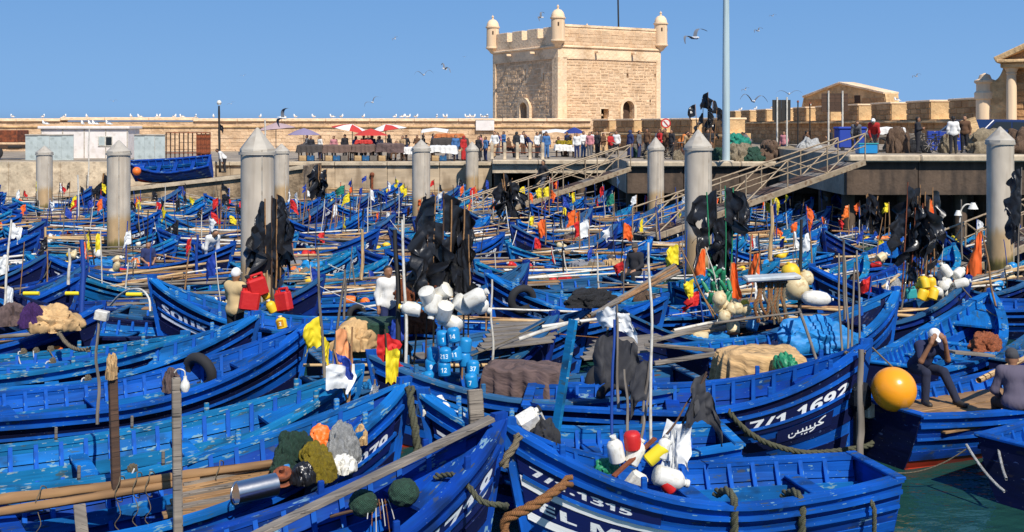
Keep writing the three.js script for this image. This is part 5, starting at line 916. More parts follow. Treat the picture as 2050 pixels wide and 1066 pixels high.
// crowd
const cols = { k: [0.02, 0.02, 0.025], w: [0.68, 0.67, 0.64], n: [0.02, 0.03, 0.1], b: [0.05, 0.14, 0.32], r: [0.42, 0.02, 0.02], g: [0.12, 0.12, 0.13], t: [0.42, 0.28, 0.15], p: [0.5, 0.2, 0.22], br: [0.12, 0.06, 0.03], gr: [0.05, 0.16, 0.08], o: [0.6, 0.2, 0.05] };
const crowd = [
  [622, 80, 'k', 'k', 'stand', 'person in black at the left market stalls'], [640, 81, 'w', 'n', 'stand', 'person in white top behind the red stall rail'], [668, 80.5, 'p', 'k', 'stand', 'person in pink behind the brown covered stall'], [690, 80, 'k', 'k', 'stand', 'dark clothed person left of the striped parasols'], [712, 79.6, 'b', 'k', 'stand', 'person in blue under the red striped parasol'], [728, 80.4, 'k', 'k', 'fold', 'person in black with folded arms under the red parasol'], [745, 79.4, 'n', 'k', 'stand', 'person in navy among the market parasols'], [760, 80, 'w', 'k', 'carry', 'person in white carrying goods under the green panel parasol'], [779, 79.6, 'k', 'k', 'stand', 'robed person in black right of the striped parasols', { robe: 'robe', scarf: [0.02, 0.02, 0.02] }], [793, 79.4, 'k', 'br', 'sit', 'crouching person in black at the brown tarpaulin stall'],
  [912, 79, 'b', 'b', 'stand', 'person in light blue by the orange goods stall'], [928, 78.4, 'r', 'r', 'stand', 'person in a long red robe by the slim far pile', { robe: 'robe', scarf: [0.3, 0.02, 0.02] }], [958, 76.5, 'k', 'k', 'stand', 'person in black just right of the slim far pile'], [972, 77, 'b', 'n', 'stand', 'person with a navy backpack near the slim pile', { bag: [0.02, 0.03, 0.1] }], [990, 76.5, 'w', 't', 'walk', 'person in white walking behind the railing posts'], [1018, 78, 'br', 'k', 'sit', 'seated person in brown behind the railing posts'], [1034, 77, 'k', 'k', 'stand', 'dark robed person standing at the railing', { robe: 'robe', scarf: [0.03, 0.03, 0.03] }], [1062, 78, 'n', 'k', 'bend', 'person bending over behind the right railing posts'], [1075, 77, 'w', 'k', 'stand', 'person in white right behind the last railing posts'], [1094, 75, 'b', 'b', 'stand', 'person in a bright blue coat at the railing end'], [1118, 80, 'k', 'k', 'sit', 'crouching person in black beside the yellow crate'], [1132, 79, 'k', 'br', 'bend', 'person in black bending over the fish table'], [1155, 76, 'w', 'n', 'stand', 'person in white shirt and blue jeans near the gangway top'], [1168, 76.8, 'w', 'b', 'carry', 'person in pale checked shirt by the gangway top'], [1181, 76, 'p', 'g', 'stand', 'person in pink top near the gangway top'], [1196, 77.5, 'k', 'k', 'stand', 'person in black behind the gangway rails'], [1208, 77, 'br', 't', 'fold', 'person in brown jacket behind the gangway rails'], [1222, 76, 'r', 'k', 'carry', 'person in red and white top behind the gangway rails'], [1234, 77, 'w', 'k', 'stand', 'person in white beside the tall dark robed one'],
  [1262, 68, 'n', 'n', 'stand', 'tall person in dark blue robe at the gangway head', { robe: 'robe', scarf: [0.03, 0.04, 0.1], Y: 3.2 }], [1296, 72, 'br', 'k', 'stand', 'person in brown left of the slender pile', { Y: 3.2 }], [1321, 70, 'r', 'k', 'carry', 'person in a red jacket right above the slender pile', { Y: 3.2 }], [1345, 70, 'k', 'k', 'stand', 'person in black beside the red jacket', { Y: 3.2 }], [1362, 71, 'o', 'br', 'bend', 'person in orange bending beside the thick pile', { Y: 3.2 }],
  [1752, 53, 'r', 'g', 'bend', 'person in a red vest and white cap bending on the right wharf', { cap: [0.7, 0.7, 0.68], Y: 3.9 }], [1838, 52, 'k', 'k', 'fold', 'man in dark clothes with raised arms on the right wharf', { Y: 3.9 }], [1909, 51.5, 'w', 'k', 'stand', 'man in white shirt and black trousers on the right wharf', { Y: 3.9, turn: 3.0 }], [1932, 53.5, 'br', 'k', 'stand', 'person in brown beside the white shirted man', { Y: 3.9 }], [1712, 56, 'g', 'k', 'bend', 'person in grey bending beside the blue container', { Y: 3.9 }],
];
for (const [px, Z, a, b, pose, label, o = {}] of crowd) person(label, on(px, Z, o.Y ?? (px < 985 ? QY : 3.0)), o.turn ?? RR(-1.2, 1.2), pose, cols[a], cols[b], { ...o, h: RR(1.66, 1.8), group: undefined });
{ const pal = ['k', 'k', 'n', 'g', 'br', 'w', 'b', 't', 'p']; for (let i = 0; i < 34; i++) { const right = i > 21, px = right ? RR(1270, 1680) : i > 9 ? RR(955, 1240) : RR(600, 930), Z = right ? RR(67, 76) : RR(80, 90), a = pick(pal), b = pick(['k', 'n', 'g', 'br']); person(right ? 'person in the crowd on the wharf right of the gangway head' : px > 940 ? 'person further back in the crowd below the tower' : 'person further back in the market crowd', on(px, Z, right ? 3.2 : px < 985 && Z < 85 ? QY : px < 985 ? QY : 3.0), RR(-2, 2), pick(['stand', 'stand', 'walk', 'fold', 'carry', 'bend']), cols[a], cols[b], { h: RR(1.6, 1.8), group: right ? 'crowd on the right wharf' : px > 940 ? 'crowd below the tower' : 'market crowd' }); } }
for (let i = 0; i < 22; i++) { const px = i < 12 ? RR(1265, 1680) : RR(1720, 2045), Z = i < 12 ? RR(64, 74) : RR(53, 60), m = pick([['dark', M.netblack], ['brown', M.netbrown], ['tan', M.nettan], ['green', M.netgreen], ['pale', M.netwhite]]); heap('quay_net', `${m[0]} net bundle in the clutter of the ${i < 12 ? 'middle' : 'right'} wharf`, on(px, Z, i < 12 ? 3.2 : 3.9), RR(0.6, 1.3), RR(0.4, 0.9), RR(0.6, 1), m[1], RR(0, 6), `${m[0]} net bundles on the ${i < 12 ? 'middle' : 'right'} wharf`); }
person('person in white shirt leaning to work on the slipway', at(449, 346, 73.5), -1.2, 'bend', cols.w, cols.k, {});
person('person in striped dark jacket walking on the long gangway', at(1088, 392, 56.3), -1.0, 'walk', cols.k, cols.g, {});
// goods on the right wharves
const WY = 3.22;
for (const [px, py, w, h, m, Z, label] of [[1478, 283, 1.7, 0.75, M.netturq, 64, 'turquoise net heap on top beside the lamp mast'], [1478, 316, 1.5, 0.95, M.nettan, 63, 'beige net heap right of the thick pile'], [1508, 316, 1.3, 0.8, M.netgreen, 62.8, 'grey green net heap between beige and brown heaps'], [1543, 317, 1.9, 1.1, M.netbrown, 63, 'large brown net heap on the wharf edge'], [1582, 318, 1.6, 0.8, M.nettan, 62.8, 'tan net heap at the right end of the heaps'], [1622, 312, 1.6, 1.3, M.netwhite, 65, 'pale grey heap of nets behind the gangway'], [1435, 310, 0.9, 0.7, M.netgreen, 64, 'small green tangle left of the lamp mast']]) { const p = at(px, py, Z); p.y = py < 300 ? 3.95 : WY; heap('net_heap', label, p, w * 1.1, h, 1.5, m); }
for (const [px, w, h, m, Z, label] of [[1980, 2.0, 1.1, M.nettan, 52.5, 'heap of tan nets beside the right pile top'], [2042, 1.8, 1.2, M.netbrown, 52, 'heap of brown nets at the right edge of the wharf'], [1800, 0.9, 1.2, M.netbrown, 53, 'brown sacks between the two men on the wharf']]) heap('net_heap', label, on(px, Z, 3.9), w, h, 1.3, m);
for (const [a, b, y0, y1, Z, label] of [[1547, 1584, 200, 242, 66.5, 'dark backed signboard on two white posts right of mast'], [1646, 1699, 187, 224, 66, 'brown backed signboard on two posts before the guardhouse']]) {
  const p0 = at(a, y0, Z), p1 = at(b, y1, Z), o = thing('signboard', label, 'signboard', V((p0.x + p1.x) / 2, WY, -Z)), w = p1.x - p0.x;
  for (let i = 0; i < 4; i++) mesh('board', box(w / 4 - 0.015, p0.y - p1.y, 0.05, (i - 1.5) * w / 4, (p0.y + p1.y) / 2 - WY, -0.08), a < 1600 ? M.blackpole : M.darkwood, o);
  for (const s of [-0.25, 0.28]) mesh('post', rod(V(s * w, 0, 0), V(s * w, p0.y - WY + 0.15, 0), 0.055), M.pvc, o);
}
for (const [px, y0, label] of [[1598, 205, 'thin dark post right of the dark signboard'], [1622, 208, 'thin dark post left of the brown signboard']]) { const o = thing('thin_post', label, 'post', on(px, 68, WY)), h = at(px, y0, 68).y - WY; mesh('pole', rod(V(0, 0, 0), V(0, h, 0), 0.05, 0.04), M.blackpole, o); mesh('cap', rod(V(0, h, 0), V(0, h + 0.12, 0), 0.09, 0.03), M.rust, o); }
{ const o = thing('rubbish_container', 'blue rubbish container on the right wharf', 'container', on(1702, 58, 3.9)); mesh('bin', bev(1.35, 0.95, 0.9, 0.05, 0, 0.6, 0), M.flagblue, o); mesh('lid', bev(1.45, 0.14, 1.0, 0.05, 0, 1.13, 0), M.flagblue, o); for (const x of [-0.5, 0.5]) mesh('wheel', rod(V(x, 0.1, 0.4), V(x, 0.1, 0.5), 0.1, 0.1, 12), M.rubber, o); }
{ const o = thing('fish_crate', 'open turquoise crate on the wharf at gangway head', 'crate', on(1735, 51.5, 3.9)); mesh('tub', [bev(0.8, 0.06, 0.55, 0.01, 0, 0.04, 0), bev(0.8, 0.42, 0.05, 0.01, 0, 0.24, 0.27), bev(0.8, 0.42, 0.05, 0.01, 0, 0.24, -0.27), bev(0.05, 0.42, 0.5, 0.01, 0.4, 0.24, 0), bev(0.05, 0.42, 0.5, 0.01, -0.4, 0.24, 0)], M.jugblue, o); mesh('rim', bev(0.9, 0.05, 0.08, 0.01, 0, 0.46, 0.29), M.teal, o); }
{ const o = thing('handcart', 'grey handcart standing behind the turquoise crate', 'cart', on(1775, 55, 3.9)); mesh('bed', bev(1.9, 0.12, 0.9, 0.02, 0, 0.75, 0), M.greywood, o); mesh('load', drape(1.6, 0.8, 0.35, 77, 0.08).translate(0, 0.8, 0), cW, o); mesh('handle', rod(V(0.9, 0.75, 0.3), V(1.6, 0.95, 0.3), 0.03), M.greywood, o); for (const x of [-0.4, 0.5]) mesh('wheel', xf(tri(new THREE.TorusGeometry(0.3, 0.05, 8, 20)), x, 0.36, 0.45), M.rubber, o); }
function bicycle(label, px, Z, Y, turn) { const o = thing('bicycle', label, 'bicycle', on(px, Z, Y), turn); for (const x of [-0.52, 0.52]) { const w = mesh('wheel', xf(tri(new THREE.TorusGeometry(0.33, 0.025, 8, 26)), x, 0.35, 0), M.rubber, o); for (let i = 0; i < 5; i++) { const a = i / 5 * 3.14; mesh('spoke', rod(V(x - Math.cos(a) * 0.32, 0.35 - Math.sin(a) * 0.32, 0), V(x + Math.cos(a) * 0.32, 0.35 + Math.sin(a) * 0.32, 0), 0.006), M.galv, w); } } const q = [[-0.52, 0.35, -0.1, 0.32], [-0.1, 0.32, -0.2, 0.82], [-0.52, 0.35, -0.18, 0.75], [-0.18, 0.75, 0.38, 0.78], [-0.1, 0.32, 0.4, 0.68], [0.37, 0.9, 0.52, 0.35]]; mesh('frame', q.map(([a, b, c, d]) => rod(V(a, b, 0), V(c, d, 0), 0.022)), M.blackpole, o); mesh('saddle', bev(0.26, 0.06, 0.14, 0.02, -0.22, 0.86, 0), M.rubber, o); mesh('handlebar', rod(V(0.36, 0.98, -0.26), V(0.36, 0.98, 0.26), 0.018), M.galv, o); }
bicycle('dark bicycle parked beside the white shirted man', 1880, 53, 3.9, 0.3); bicycle('bicycle leaning behind the dark clothed man', 1856, 54.5, 3.9, -0.4); bicycle('bicycle parked behind the thick pile left of the mast', 1352, 66, 3.2, 0.5);
function car(label, px, Z, Y, turn, mat) {
  const o = thing('parked_car', label, 'car', on(px, Z, Y), turn), s = new THREE.Shape(); s.setFromPoints([[-2.0, 0.3], [2.0, 0.3], [2.05, 0.75], [1.95, 0.95], [1.1, 1.02], [0.55, 1.5], [-1.3, 1.52], [-1.85, 1.05], [-2.05, 0.9]].map(p => new THREE.Vector2(...p)));
  mesh('body', tri(new THREE.ExtrudeGeometry(s, { depth: 1.6, bevelEnabled: true, bevelSize: 0.06, bevelThickness: 0.08, bevelSegments: 2 }).translate(0, 0, -0.8)), mat, o);
  for (const z of [-0.89, 0.89]) { mesh('window', xf(tri(new THREE.ShapeGeometry(new THREE.Shape([[0.95, 1.05], [0.5, 1.42], [-0.2, 1.44], [-0.2, 1.05]].map(p => new THREE.Vector2(...p))))), 0, 0, z), M.glassdark, o); mesh('window', xf(tri(new THREE.ShapeGeometry(new THREE.Shape([[-0.28, 1.05], [-0.28, 1.44], [-1.2, 1.44], [-1.6, 1.08]].map(p => new THREE.Vector2(...p))))), 0, 0, z), M.glassdark, o); }
  for (const x of [-1.25, 1.3]) for (const z of [-0.82, 0.82]) { const w = mesh('wheel', xf(tri(new THREE.TorusGeometry(0.24, 0.1, 8, 18)), x, 0.34, z), M.rubber, o); mesh('rim', rod(V(x, 0.34, z - 0.05), V(x, 0.34, z + 0.08), 0.17, 0.17, 12), M.galv, w); }
  for (const z of [-0.6, 0.6]) mesh('headlight', bev(0.08, 0.14, 0.3, 0.02, 2.05, 0.72, z), M.white, o);
}
car('dark blue car parked at the right edge before the gate', 2012, 60, 3.9, 0.25, std({ color: col(0.015, 0.03, 0.1), roughness: 0.25 }));
car('black car parked between the wharf people and the gate', 1962, 64, 3.9, -0.3, std({ color: col(0.02, 0.02, 0.025), roughness: 0.3 }));
{ const o = thing('leaning_board', 'pale yellow board leaning beside the white shirted man', 'board', on(1948, 55, 3.9), 0.4); mesh('panel', bev(0.95, 1.35, 0.05, 0.01, 0, 0.95, 0, -0.25, 0, 0.2), M.palewood, o); mesh('prop', rod(V(0, 0, -0.4), V(0, 1.2, -0.1), 0.03), M.greywood, o); }
for (const [px, Z, w, h, m, label] of [[1300, 74, 1.4, 0.8, M.greywood, 'grey crates behind the slender pile'], [1330, 76, 1.6, 0.9, M.darkwood, 'dark crates right of the slender pile'], [1385, 74, 1.3, 1.0, M.rust, 'rust brown crates behind the thick pile'], [1275, 78, 1.3, 0.7, M.greywood, 'stacked pallets at the gangway head'], [1560, 70, 1.6, 0.8, M.blackpole, 'dark crates below the dark signboard'], [1660, 62.5, 1.5, 0.6, M.blackpole, 'dark fish boxes left of the gangway head'], [1822, 57, 1.4, 0.9, M.greywood, 'grey boxes behind the dark clothed man'], [1890, 58, 1.6, 1.0, M.flagblue, 'blue boxes behind the white shirted man']]) { const o = thing('crate_stack', label, 'crates', on(px, Z, px > 1698 ? 3.9 : 3.2), RR(-0.3, 0.3)), n = 2; for (let i = 0; i < n; i++) for (let j = 0; j < 3; j++) mesh('crate', bev(w / 3 - 0.03, h / n - 0.03, 0.5, 0.015, (j - 1) * w / 3, h / n * (i + 0.5), RR(-0.05, 0.05)), m, o); }
{ const o = thing('round_sign', 'round red and white no entry sign by the battlement', 'sign', on(1333, 79, 3.2)); mesh('post', rod(V(0, 0, 0), V(0, 1.9, 0), 0.04), M.galv, o); mesh('disc', xf(new THREE.CylinderGeometry(0.34, 0.34, 0.04, 24), 0, 2.1, 0.05, Math.PI / 2), M.red, o); mesh('disc_face', xf(new THREE.CylinderGeometry(0.25, 0.25, 0.05, 24), 0, 2.1, 0.055, Math.PI / 2), M.white, o); mesh('bar', box(0.07, 0.46, 0.03, 0, 2.1, 0.09, 0, 0, 0.7), M.red, o); }
// black flags standing on the wharf, flag mast at left
for (const [dx, top, base, a] of [[-22, 208, 1400, 2.6], [-6, 190, 1410, 0.4], [4, 184, 1414, 3.4], [14, 200, 1420, 0.2], [22, 215, 1428, -0.5]]) marker('wharf_flag', 'black plastic flag on pole bundled on the wharf left of mast', on(base, 64.5 + RR(-0.4, 0.4), WY), at(1414 + dx, top, 64.5), 0.025, M.bamboo, [[M.blackplastic, 0.99, 0.7, 0.7, a, { droop: 0.7, fold: 0.7 }], [M.blackplastic, 0.72, 0.6, 0.6, a + 2.4, { droop: 0.9, fold: 0.7 }]], 'black flags on the wharf');
{ const o = marker('flag_pole', 'black flag pole with lamp standing on the slipway', on(440, 74.5, 2.1), at(438, 212, 74.5), 0.09, M.blackpole, [[M.blackplastic, 0.72, 0.5, 0.4, 0, {}]]); mesh('lamp_head', lathe([[0.1, 0], [0.16, 0.14], [0.1, 0.28], [0, 0.3]], 12).translate(-0.06, at(438, 210, 74.5).y - 2.1, 0), M.white, o); }
// gulls
for (const [px, py, span, turn, pitch, roll, bend, label] of [[1390, 76, 56, 0.7, 0.1, 0.35, 1, 'gull gliding between fort tower and lamp mast'], [1083, 35, 26, 1.2, 0.1, 0.5, 1.3, 'gull flying left of the near corner turret'], [890, 138, 28, 2.4, -0.3, 0.7, 1.3, 'gull banking left of the fort tower'], [848, 150, 32, 0.2, 0, 0.1, 1.3, 'dark winged gull below left of the banking gull'], [745, 205, 30, 0.4, 0.1, 0.5, 1, 'gull low above the sea wall left of the tower'], [790, 78, 14, 1.0, 0.2, 0.3, 1, 'small white gull high left of the tower'], [1518, 62, 20, 0.6, 0.1, 0.3, 1.2, 'gull right of the lamp mast high in the sky'], [1547, 32, 14, 0.3, 0.1, 0.2, 1, 'tiny gull topmost at right of the mast'], [1508, 203, 46, 0.1, 0.1, -0.1, 1.4, 'gull with spread wings low right of the lamp mast'], [1580, 188, 42, -0.2, 0, 0.0, 0.8, 'gull gliding just above the dark signboard'], [1492, 180, 16, 0.5, 0.1, 0.3, 1, 'small gull right of mast above the low gull'], [1835, 153, 18, 0.4, 0.1, 0.3, 1, 'distant gull over the long battlement'], [1775, 192, 14, 1, 0, 0.5, 1, 'small gull right of the guardhouse'], [487, 152, 12, 0.3, 0.1, 0.2, 1, 'tiny distant gull in the left sky'], [226, 203, 14, 0.3, 0, 0.1, 1, 'tiny white gull over the left sea wall'], [462, 208, 14, 0.3, 0.1, 0.4, 1, 'small gull right of the left flag pole'], [565, 236, 44, 2.2, -0.2, -0.6, 0.8, 'dark gull crossing the sea wall above the pink parasol'], [1256, 82, 22, 0.8, -0.2, -0.9, 1.2, 'gull in front of the tower parapet'], [930, 114, 8, 0.3, 0, 0.1, 1, 'faint tiny gull left of the tower parapet']]) gull(label, at(px, py, 1.34 * 1.1 * F / span / 1.25), turn, pitch, roll, bend, 1.1);
for (const px of [24, 83, 126, 175, 278, 316, 348, 362, 390, 425, 520, 566, 590, 627, 665, 684, 727, 790, 805, 814, 817, 833, 874, 890, 893, 935, 943, 947, 965, 972, 976]) perch(V(cen(px) * 107.9, 5.8, -107.9 + RR(-0.4, 0.4)), 'white gull perched on the sea wall top', 'gulls along the sea wall');
for (const px of [90, 165, 182, 190, 217, 262, 316]) perch(on(px, 85.2, px < 262 && px > 82 ? QY + 2.36 : 5.82).setZ(px < 262 && px > 82 ? -85.2 : -108).setX(cen(px) * (px < 262 && px > 82 ? 85.2 : 108)), px < 262 && px > 82 ? 'white gull perched on the cabin roof' : 'white gull perched on the left end of sea wall', px < 262 && px > 82 ? 'gulls on the cabin roof' : 'gulls at the left end of the sea wall');
for (const [z, y] of [[-147, 7.0], [-139, 7.0], [-131, 7.0], [-116, 7.0], [-92, 7.0]]) perch(V(28.3 + (z + 152) * -0.0 + 0.0295 * (z + 152) + 0.8, y, z), 'white gull perched on the long battlement', 'gulls on the long battlement');
// ------------------------------------------------------------ gear in the near boats
const bundleOf = (label, group, px, Z, ybase, list) => list.forEach(([dxb, dxt, ytop, r, pm, flags, dz = 0]) => marker('marker_flag', label, at(px + dxb, ybase + RR(-6, 6), Z + dz), at(px + dxt, ytop, Z + dz + RR(-0.1, 0.1)), r, pm, flags, group));
const BP = (t, w, h, a, o) => [M.blackplastic, t, w * 1.25, h * 1.1, a, { droop: 0.85, fold: 0.9, rag: 0.3, ...o }];
// tall bundle of black flags, white jugs and numbered blue jugs in the middle
bundleOf('tall pole with black plastic flags standing among the numbered blue jugs', 'black flag bundle above the blue jugs', 890, 19.4, 775, [
  [-25, -18, 388, 0.02, M.bamboo, [BP(0.99, 0.75, 0.5, 2.9), BP(0.86, 0.7, 0.55, 3.5), BP(0.74, 0.6, 0.6, 2.7)]], [-10, -2, 385, 0.022, M.darkwood, [BP(0.99, 0.65, 0.6, 0.2), BP(0.85, 0.7, 0.6, 2.9), BP(0.7, 0.6, 0.5, -0.4)]], [5, 14, 400, 0.02, M.bamboo, [BP(0.97, 0.5, 0.7, 0.8), BP(0.8, 0.55, 0.6, 3.9), BP(0.66, 0.5, 0.45, 0.5)]], [18, 26, 405, 0.022, M.darkwood, [BP(0.98, 0.45, 0.7, 0.1), BP(0.82, 0.5, 0.7, 2.4), BP(0.68, 0.4, 0.5, 0.3)], 0.2], [34, 40, 412, 0.02, M.bamboo, [BP(0.98, 0.35, 0.8, 0.4), BP(0.78, 0.4, 0.8, 3.3), BP(0.6, 0.35, 0.4, 3.3)], 0.1], [-40, -34, 470, 0.02, M.darkwood, [BP(0.98, 0.4, 0.6, 0.3), BP(0.86, 0.45, 0.5, 3.6)]], [50, 48, 470, 0.018, M.bamboo, [BP(0.98, 0.3, 0.9, 3.0)]]]);
[[852, 603, 0.6, 0.2], [870, 612, 0.2, -0.5], [898, 600, -0.5, 0.3], [935, 592, -1.0, 0.4], [912, 622, 1.2, 0.2], [940, 622, 1.4, -0.3], [893, 632, 0.1, 0.2], [921, 642, 0.9, -0.9]].forEach(([px, py, rz, rx], i) => jug('can', 'white_jug', ['white plastic jug hung leftmost under the black flags', 'white plastic jug with its open end low left of the cluster', 'tilted white jug directly under the black flags', 'white jug slanting right, topmost of the cluster', 'round ended white jug in the middle of the cluster', 'white jug lying rightmost in the hanging cluster', 'lowest upright white jug of the hanging cluster', 'small white jug lowest right of the cluster'][i], at(px, py + (i % 4 === 3 ? 14 : -22), 19.0 + (i % 3) * 0.12), [0.28, 0.37], M.white, i % 4 === 3 ? E3(rx, 0, rz) : E3(rx + 0.3, 0, rz + Math.PI - 0.35)));
jug('can', 'labelled_jug', 'white jug with yellow label left of the hanging cluster', at(842, 622, 19.1), [0.24, 0.34], M.white, E3(0, 0, 1.4), { cap: M.yellow });
[[910, 674, '14'], [886, 680, '1'], [930, 694, ''], [866, 713, '7'], [892, 714, '213'], [914, 712, '11'], [932, 722, ''], [864, 735, '9'], [890, 742, '12'], [946, 740, '37'], [859, 762, '3'], [849, 762, '6'], [945, 766, '7']].forEach(([px, py, t], i) => jug('drum', 'blue_jug', ['blue float jug numbered 14, topmost of the hanging blue jugs', 'blue float jug painted 1 beside the topmost one', 'plain blue float jug right of the topmost one', 'leftmost blue jug of the second row, painted 7', 'blue jug painted 213 in the middle of the jugs', 'blue jug painted 11 right of the middle one', 'plain blue jug below the other plain one', 'blue jug painted 9 on the left side', 'blue jug painted 12 low in the middle', 'blue jug painted 37 on the right side', 'blue jug painted 3 at the lower left', 'half hidden blue jug painted 6, lowest leftmost', 'blue jug painted 7 at the lower right'][i], at(px, py + 12, 18.75 + (i % 4) * 0.13), [0.205, 0.24], M.jugblue, E3(RR(-0.1, 0.1), RR(-0.3, 0.3), RR(-0.15, 0.15)), { text: t, bg: '#0e86c4', cat: 'float jug' }));
// left bundle with red cans
bundleOf('pole with ragged black plastic flags above the red cans', 'black flag bundle above the red cans', 540, 22.6, 620, [[-6, -10, 398, 0.02, M.bamboo, [BP(0.98, 0.5, 0.8, 2.8), BP(0.8, 0.6, 0.7, 3.4), BP(0.6, 0.45, 0.5, 2.6)]], [2, 4, 392, 0.02, M.darkwood, [BP(0.99, 0.4, 0.9, 0.2), BP(0.76, 0.5, 0.8, 2.9), BP(0.55, 0.35, 0.5, 0.2)]], [10, 14, 388, 0.02, M.bamboo, [BP(0.99, 0.35, 0.4, 0.3), BP(0.86, 0.45, 0.8, 0.5), BP(0.62, 0.4, 0.6, 3.0)]], [16, 22, 430, 0.018, M.bamboo, [BP(0.98, 0.35, 0.9, 0.1), BP(0.66, 0.3, 0.6, 3.2)], 0.15]]);
jug('jerry', 'red_can', 'upper red jerrycan beside the man in white cap', at(520, 592, 22.1), [0.5, 0.42, 0.55], M.red, E3(0.1, 0.4, 0.25)); jug('jerry', 'red_can', 'lower left red jerrycan with white label', at(496, 622, 22.0), [0.52, 0.44, 0.55], M.red, E3(0, 0.3, -0.15)); jug('jerry', 'red_can', 'right red jerrycan by the black flag poles', at(571, 624, 22.0), [0.42, 0.44, 0.5], M.red, E3(0, -0.4, 0.2));
jug('can', 'yellow_jug', 'small yellow jug with number below the red cans', at(565, 658, 21.6), [0.2, 0.22], M.yellow, E3(0, 0, 0.2), { text: '2', bg: '#c88a10' }); jug('can', 'yellow_jug', 'yellow and blue small jug between the red cans', at(548, 625, 22.0), [0.18, 0.24], M.yellow, E3(0.2, 0, 0.4)); jug('float', 'yellow_float', 'round yellow float between the red cans', at(537, 600, 22.2), [0.16, 0.2], M.yellow, E3(0, 0, 0.6));
person('man in tan shirt and white cap beside the red cans', at(470, 655, 22.6).setY(0.62), 2.6, 'carry', [0.55, 0.4, 0.2], [0.012, 0.012, 0.015], { robe: 'short', cap: [0.72, 0.7, 0.68], cell: 0.018, skin: 1 });
person('man in white shirt and dark trousers standing mid boats', at(776, 645, 24.5).setY(0.45), 0.6, 'stand', cols.w, cols.n, { cell: 0.02 });
person('dark clothed man seated in front of the centre boats', at(1272, 570, 33).setY(0.42), -0.6, 'sit', cols.k, cols.k, { cap: [0.08, 0.07, 0.06], cell: 0.02 });
person('boy in dark vest crouching in a boat behind the left pile', at(296, 545, 37).setY(0.25), 0.5, 'sit', cols.n, cols.n, { robe: 'short', h: 1.5 });
person('person in white shirt bending in a left boat', at(415, 535, 37).setY(0.3), 0.8, 'bend', cols.w, cols.n, {});
// man with his hands at his white cap, and his neighbour
person('seated man in navy holding his white cap with both hands', V(6.85, 0.6, -19.3), 0.25, 'capman', [0.015, 0.02, 0.06], [0.015, 0.018, 0.04], { robe: 'short', cap: [0.75, 0.74, 0.72], cell: 0.012, skin: 1 });
person('man in grey shirt seated with his back to the camera', V(7.78, 0.3, -17.75), 3.0, 'backsit', [0.1, 0.085, 0.12], [0.02, 0.02, 0.025], { cap: [0.05, 0.05, 0.055], cell: 0.013, skin: 1 });
// orange buoy at the striped bow
{ const Z = 17.55, o = thing('orange_buoy', 'large round orange buoy hanging beside the striped bow', 'buoy', at(1790, 780, Z)); mesh('ball', new THREE.SphereGeometry(0.337, 36, 24), M.ballorange, o); mesh('lashing', tube([V(0, 0.33, -0.05), V(-0.14, 0.46, -0.05), V(-0.3, 0.62, -0.1)], 0.014), M.rope, o); }
// swagged rope on the striped hull
{ const b = near.B4, p = (u, v, off = 0.06) => b.o.localToWorld(b.f.hp(u, v, -1).addScaledVector(b.f.nrm(u, v, -1), off)); sagRope('mooring_rope', 'thick green brown rope swagged across the striped hull', [p(0.42, 1.0, 0.0), p(0.41, 0.93), p(0.34, 0.62, 0.1), p(0.2, 0.34, 0.16), p(0.07, 0.22, 0.2), b.w(-0.12, 0.28, 0.0), b.w(-0.05, 0.5, 0.25), b.w(0.1, 0.8, 0.3)], 0.045, M.ropegreen);
  sagRope('bow_rope', 'tan rope wound over the top of the striped bow', [b.w(0.1, 1.66, -0.16), b.w(0.04, 1.76, -0.05), b.w(0.1, 1.75, 0.12), b.w(0.2, 1.66, 0.2), b.w(0.32, 1.62, 0.05), b.w(0.2, 1.68, -0.14)], 0.03, M.rope);
  const r = heap('hanging_rag', 'cream rag hanging on the side of the striped hull', p(0.62, 0.5, 0.1), 0.16, 0.6, 0.12, M.tarptan, 0, undefined, 'rag'); }
// foreground ropes
{ const b = near.B1, q = (x, y, z) => b.w(x, y, z); sagRope('mooring_rope', 'grey green rope looping over the bow numbered 7/41718', [at(872, 955, 13.05), at(910, 952, 12.85), at(938, 975, 12.6), at(965, 1005, 12.45), at(1000, 1012, 12.5), at(1012, 1015, 12.9)], 0.035, M.ropegreen); }
sagRope('brown_rope', 'thick frayed brown rope across the white name stripes', [at(1142, 962, 13.25), at(1110, 985, 13.0), at(1070, 1012, 12.85), at(1030, 1030, 12.8), at(1012, 1042, 12.8), at(1010, 1066, 12.8), at(1010, 1090, 12.8)], 0.06, M.ropebrown);
sagRope('rope_fender', 'short brown rope fender on the bow of the striped name boat', [at(1038, 872, 13.4), at(1030, 895, 13.3), at(1012, 920, 13.2), at(1008, 935, 13.2)], 0.045, M.rope);
sagRope('rope_fender', 'long olive rope fender hanging on the curved prow', [at(820, 775, 15.35), at(823, 815, 15.25), at(830, 855, 15.15), at(836, 905, 15.1)], 0.055, M.ropegreen);
for (const [px, y, label] of [[1465, 985, 'thick rope fender over the gunwale, left of the stern pair'], [1600, 988, 'thick rope fender over the gunwale, middle of stern'], [1745, 1000, 'frayed rope hanging from the stern corner at right']]) { const Z = 13.55 + (px - 1465) * 0.0022; sagRope('rope_fender', label, [at(px - 30, y + 4, Z + 0.25), at(px - 8, y - 2, Z), at(px + 4, y + 14, Z - 0.12), at(px + 6, y + 50, Z - 0.14), at(px + 4, y + 95, Z - 0.1)], px > 1700 ? 0.03 : 0.05, M.ropegreen); }
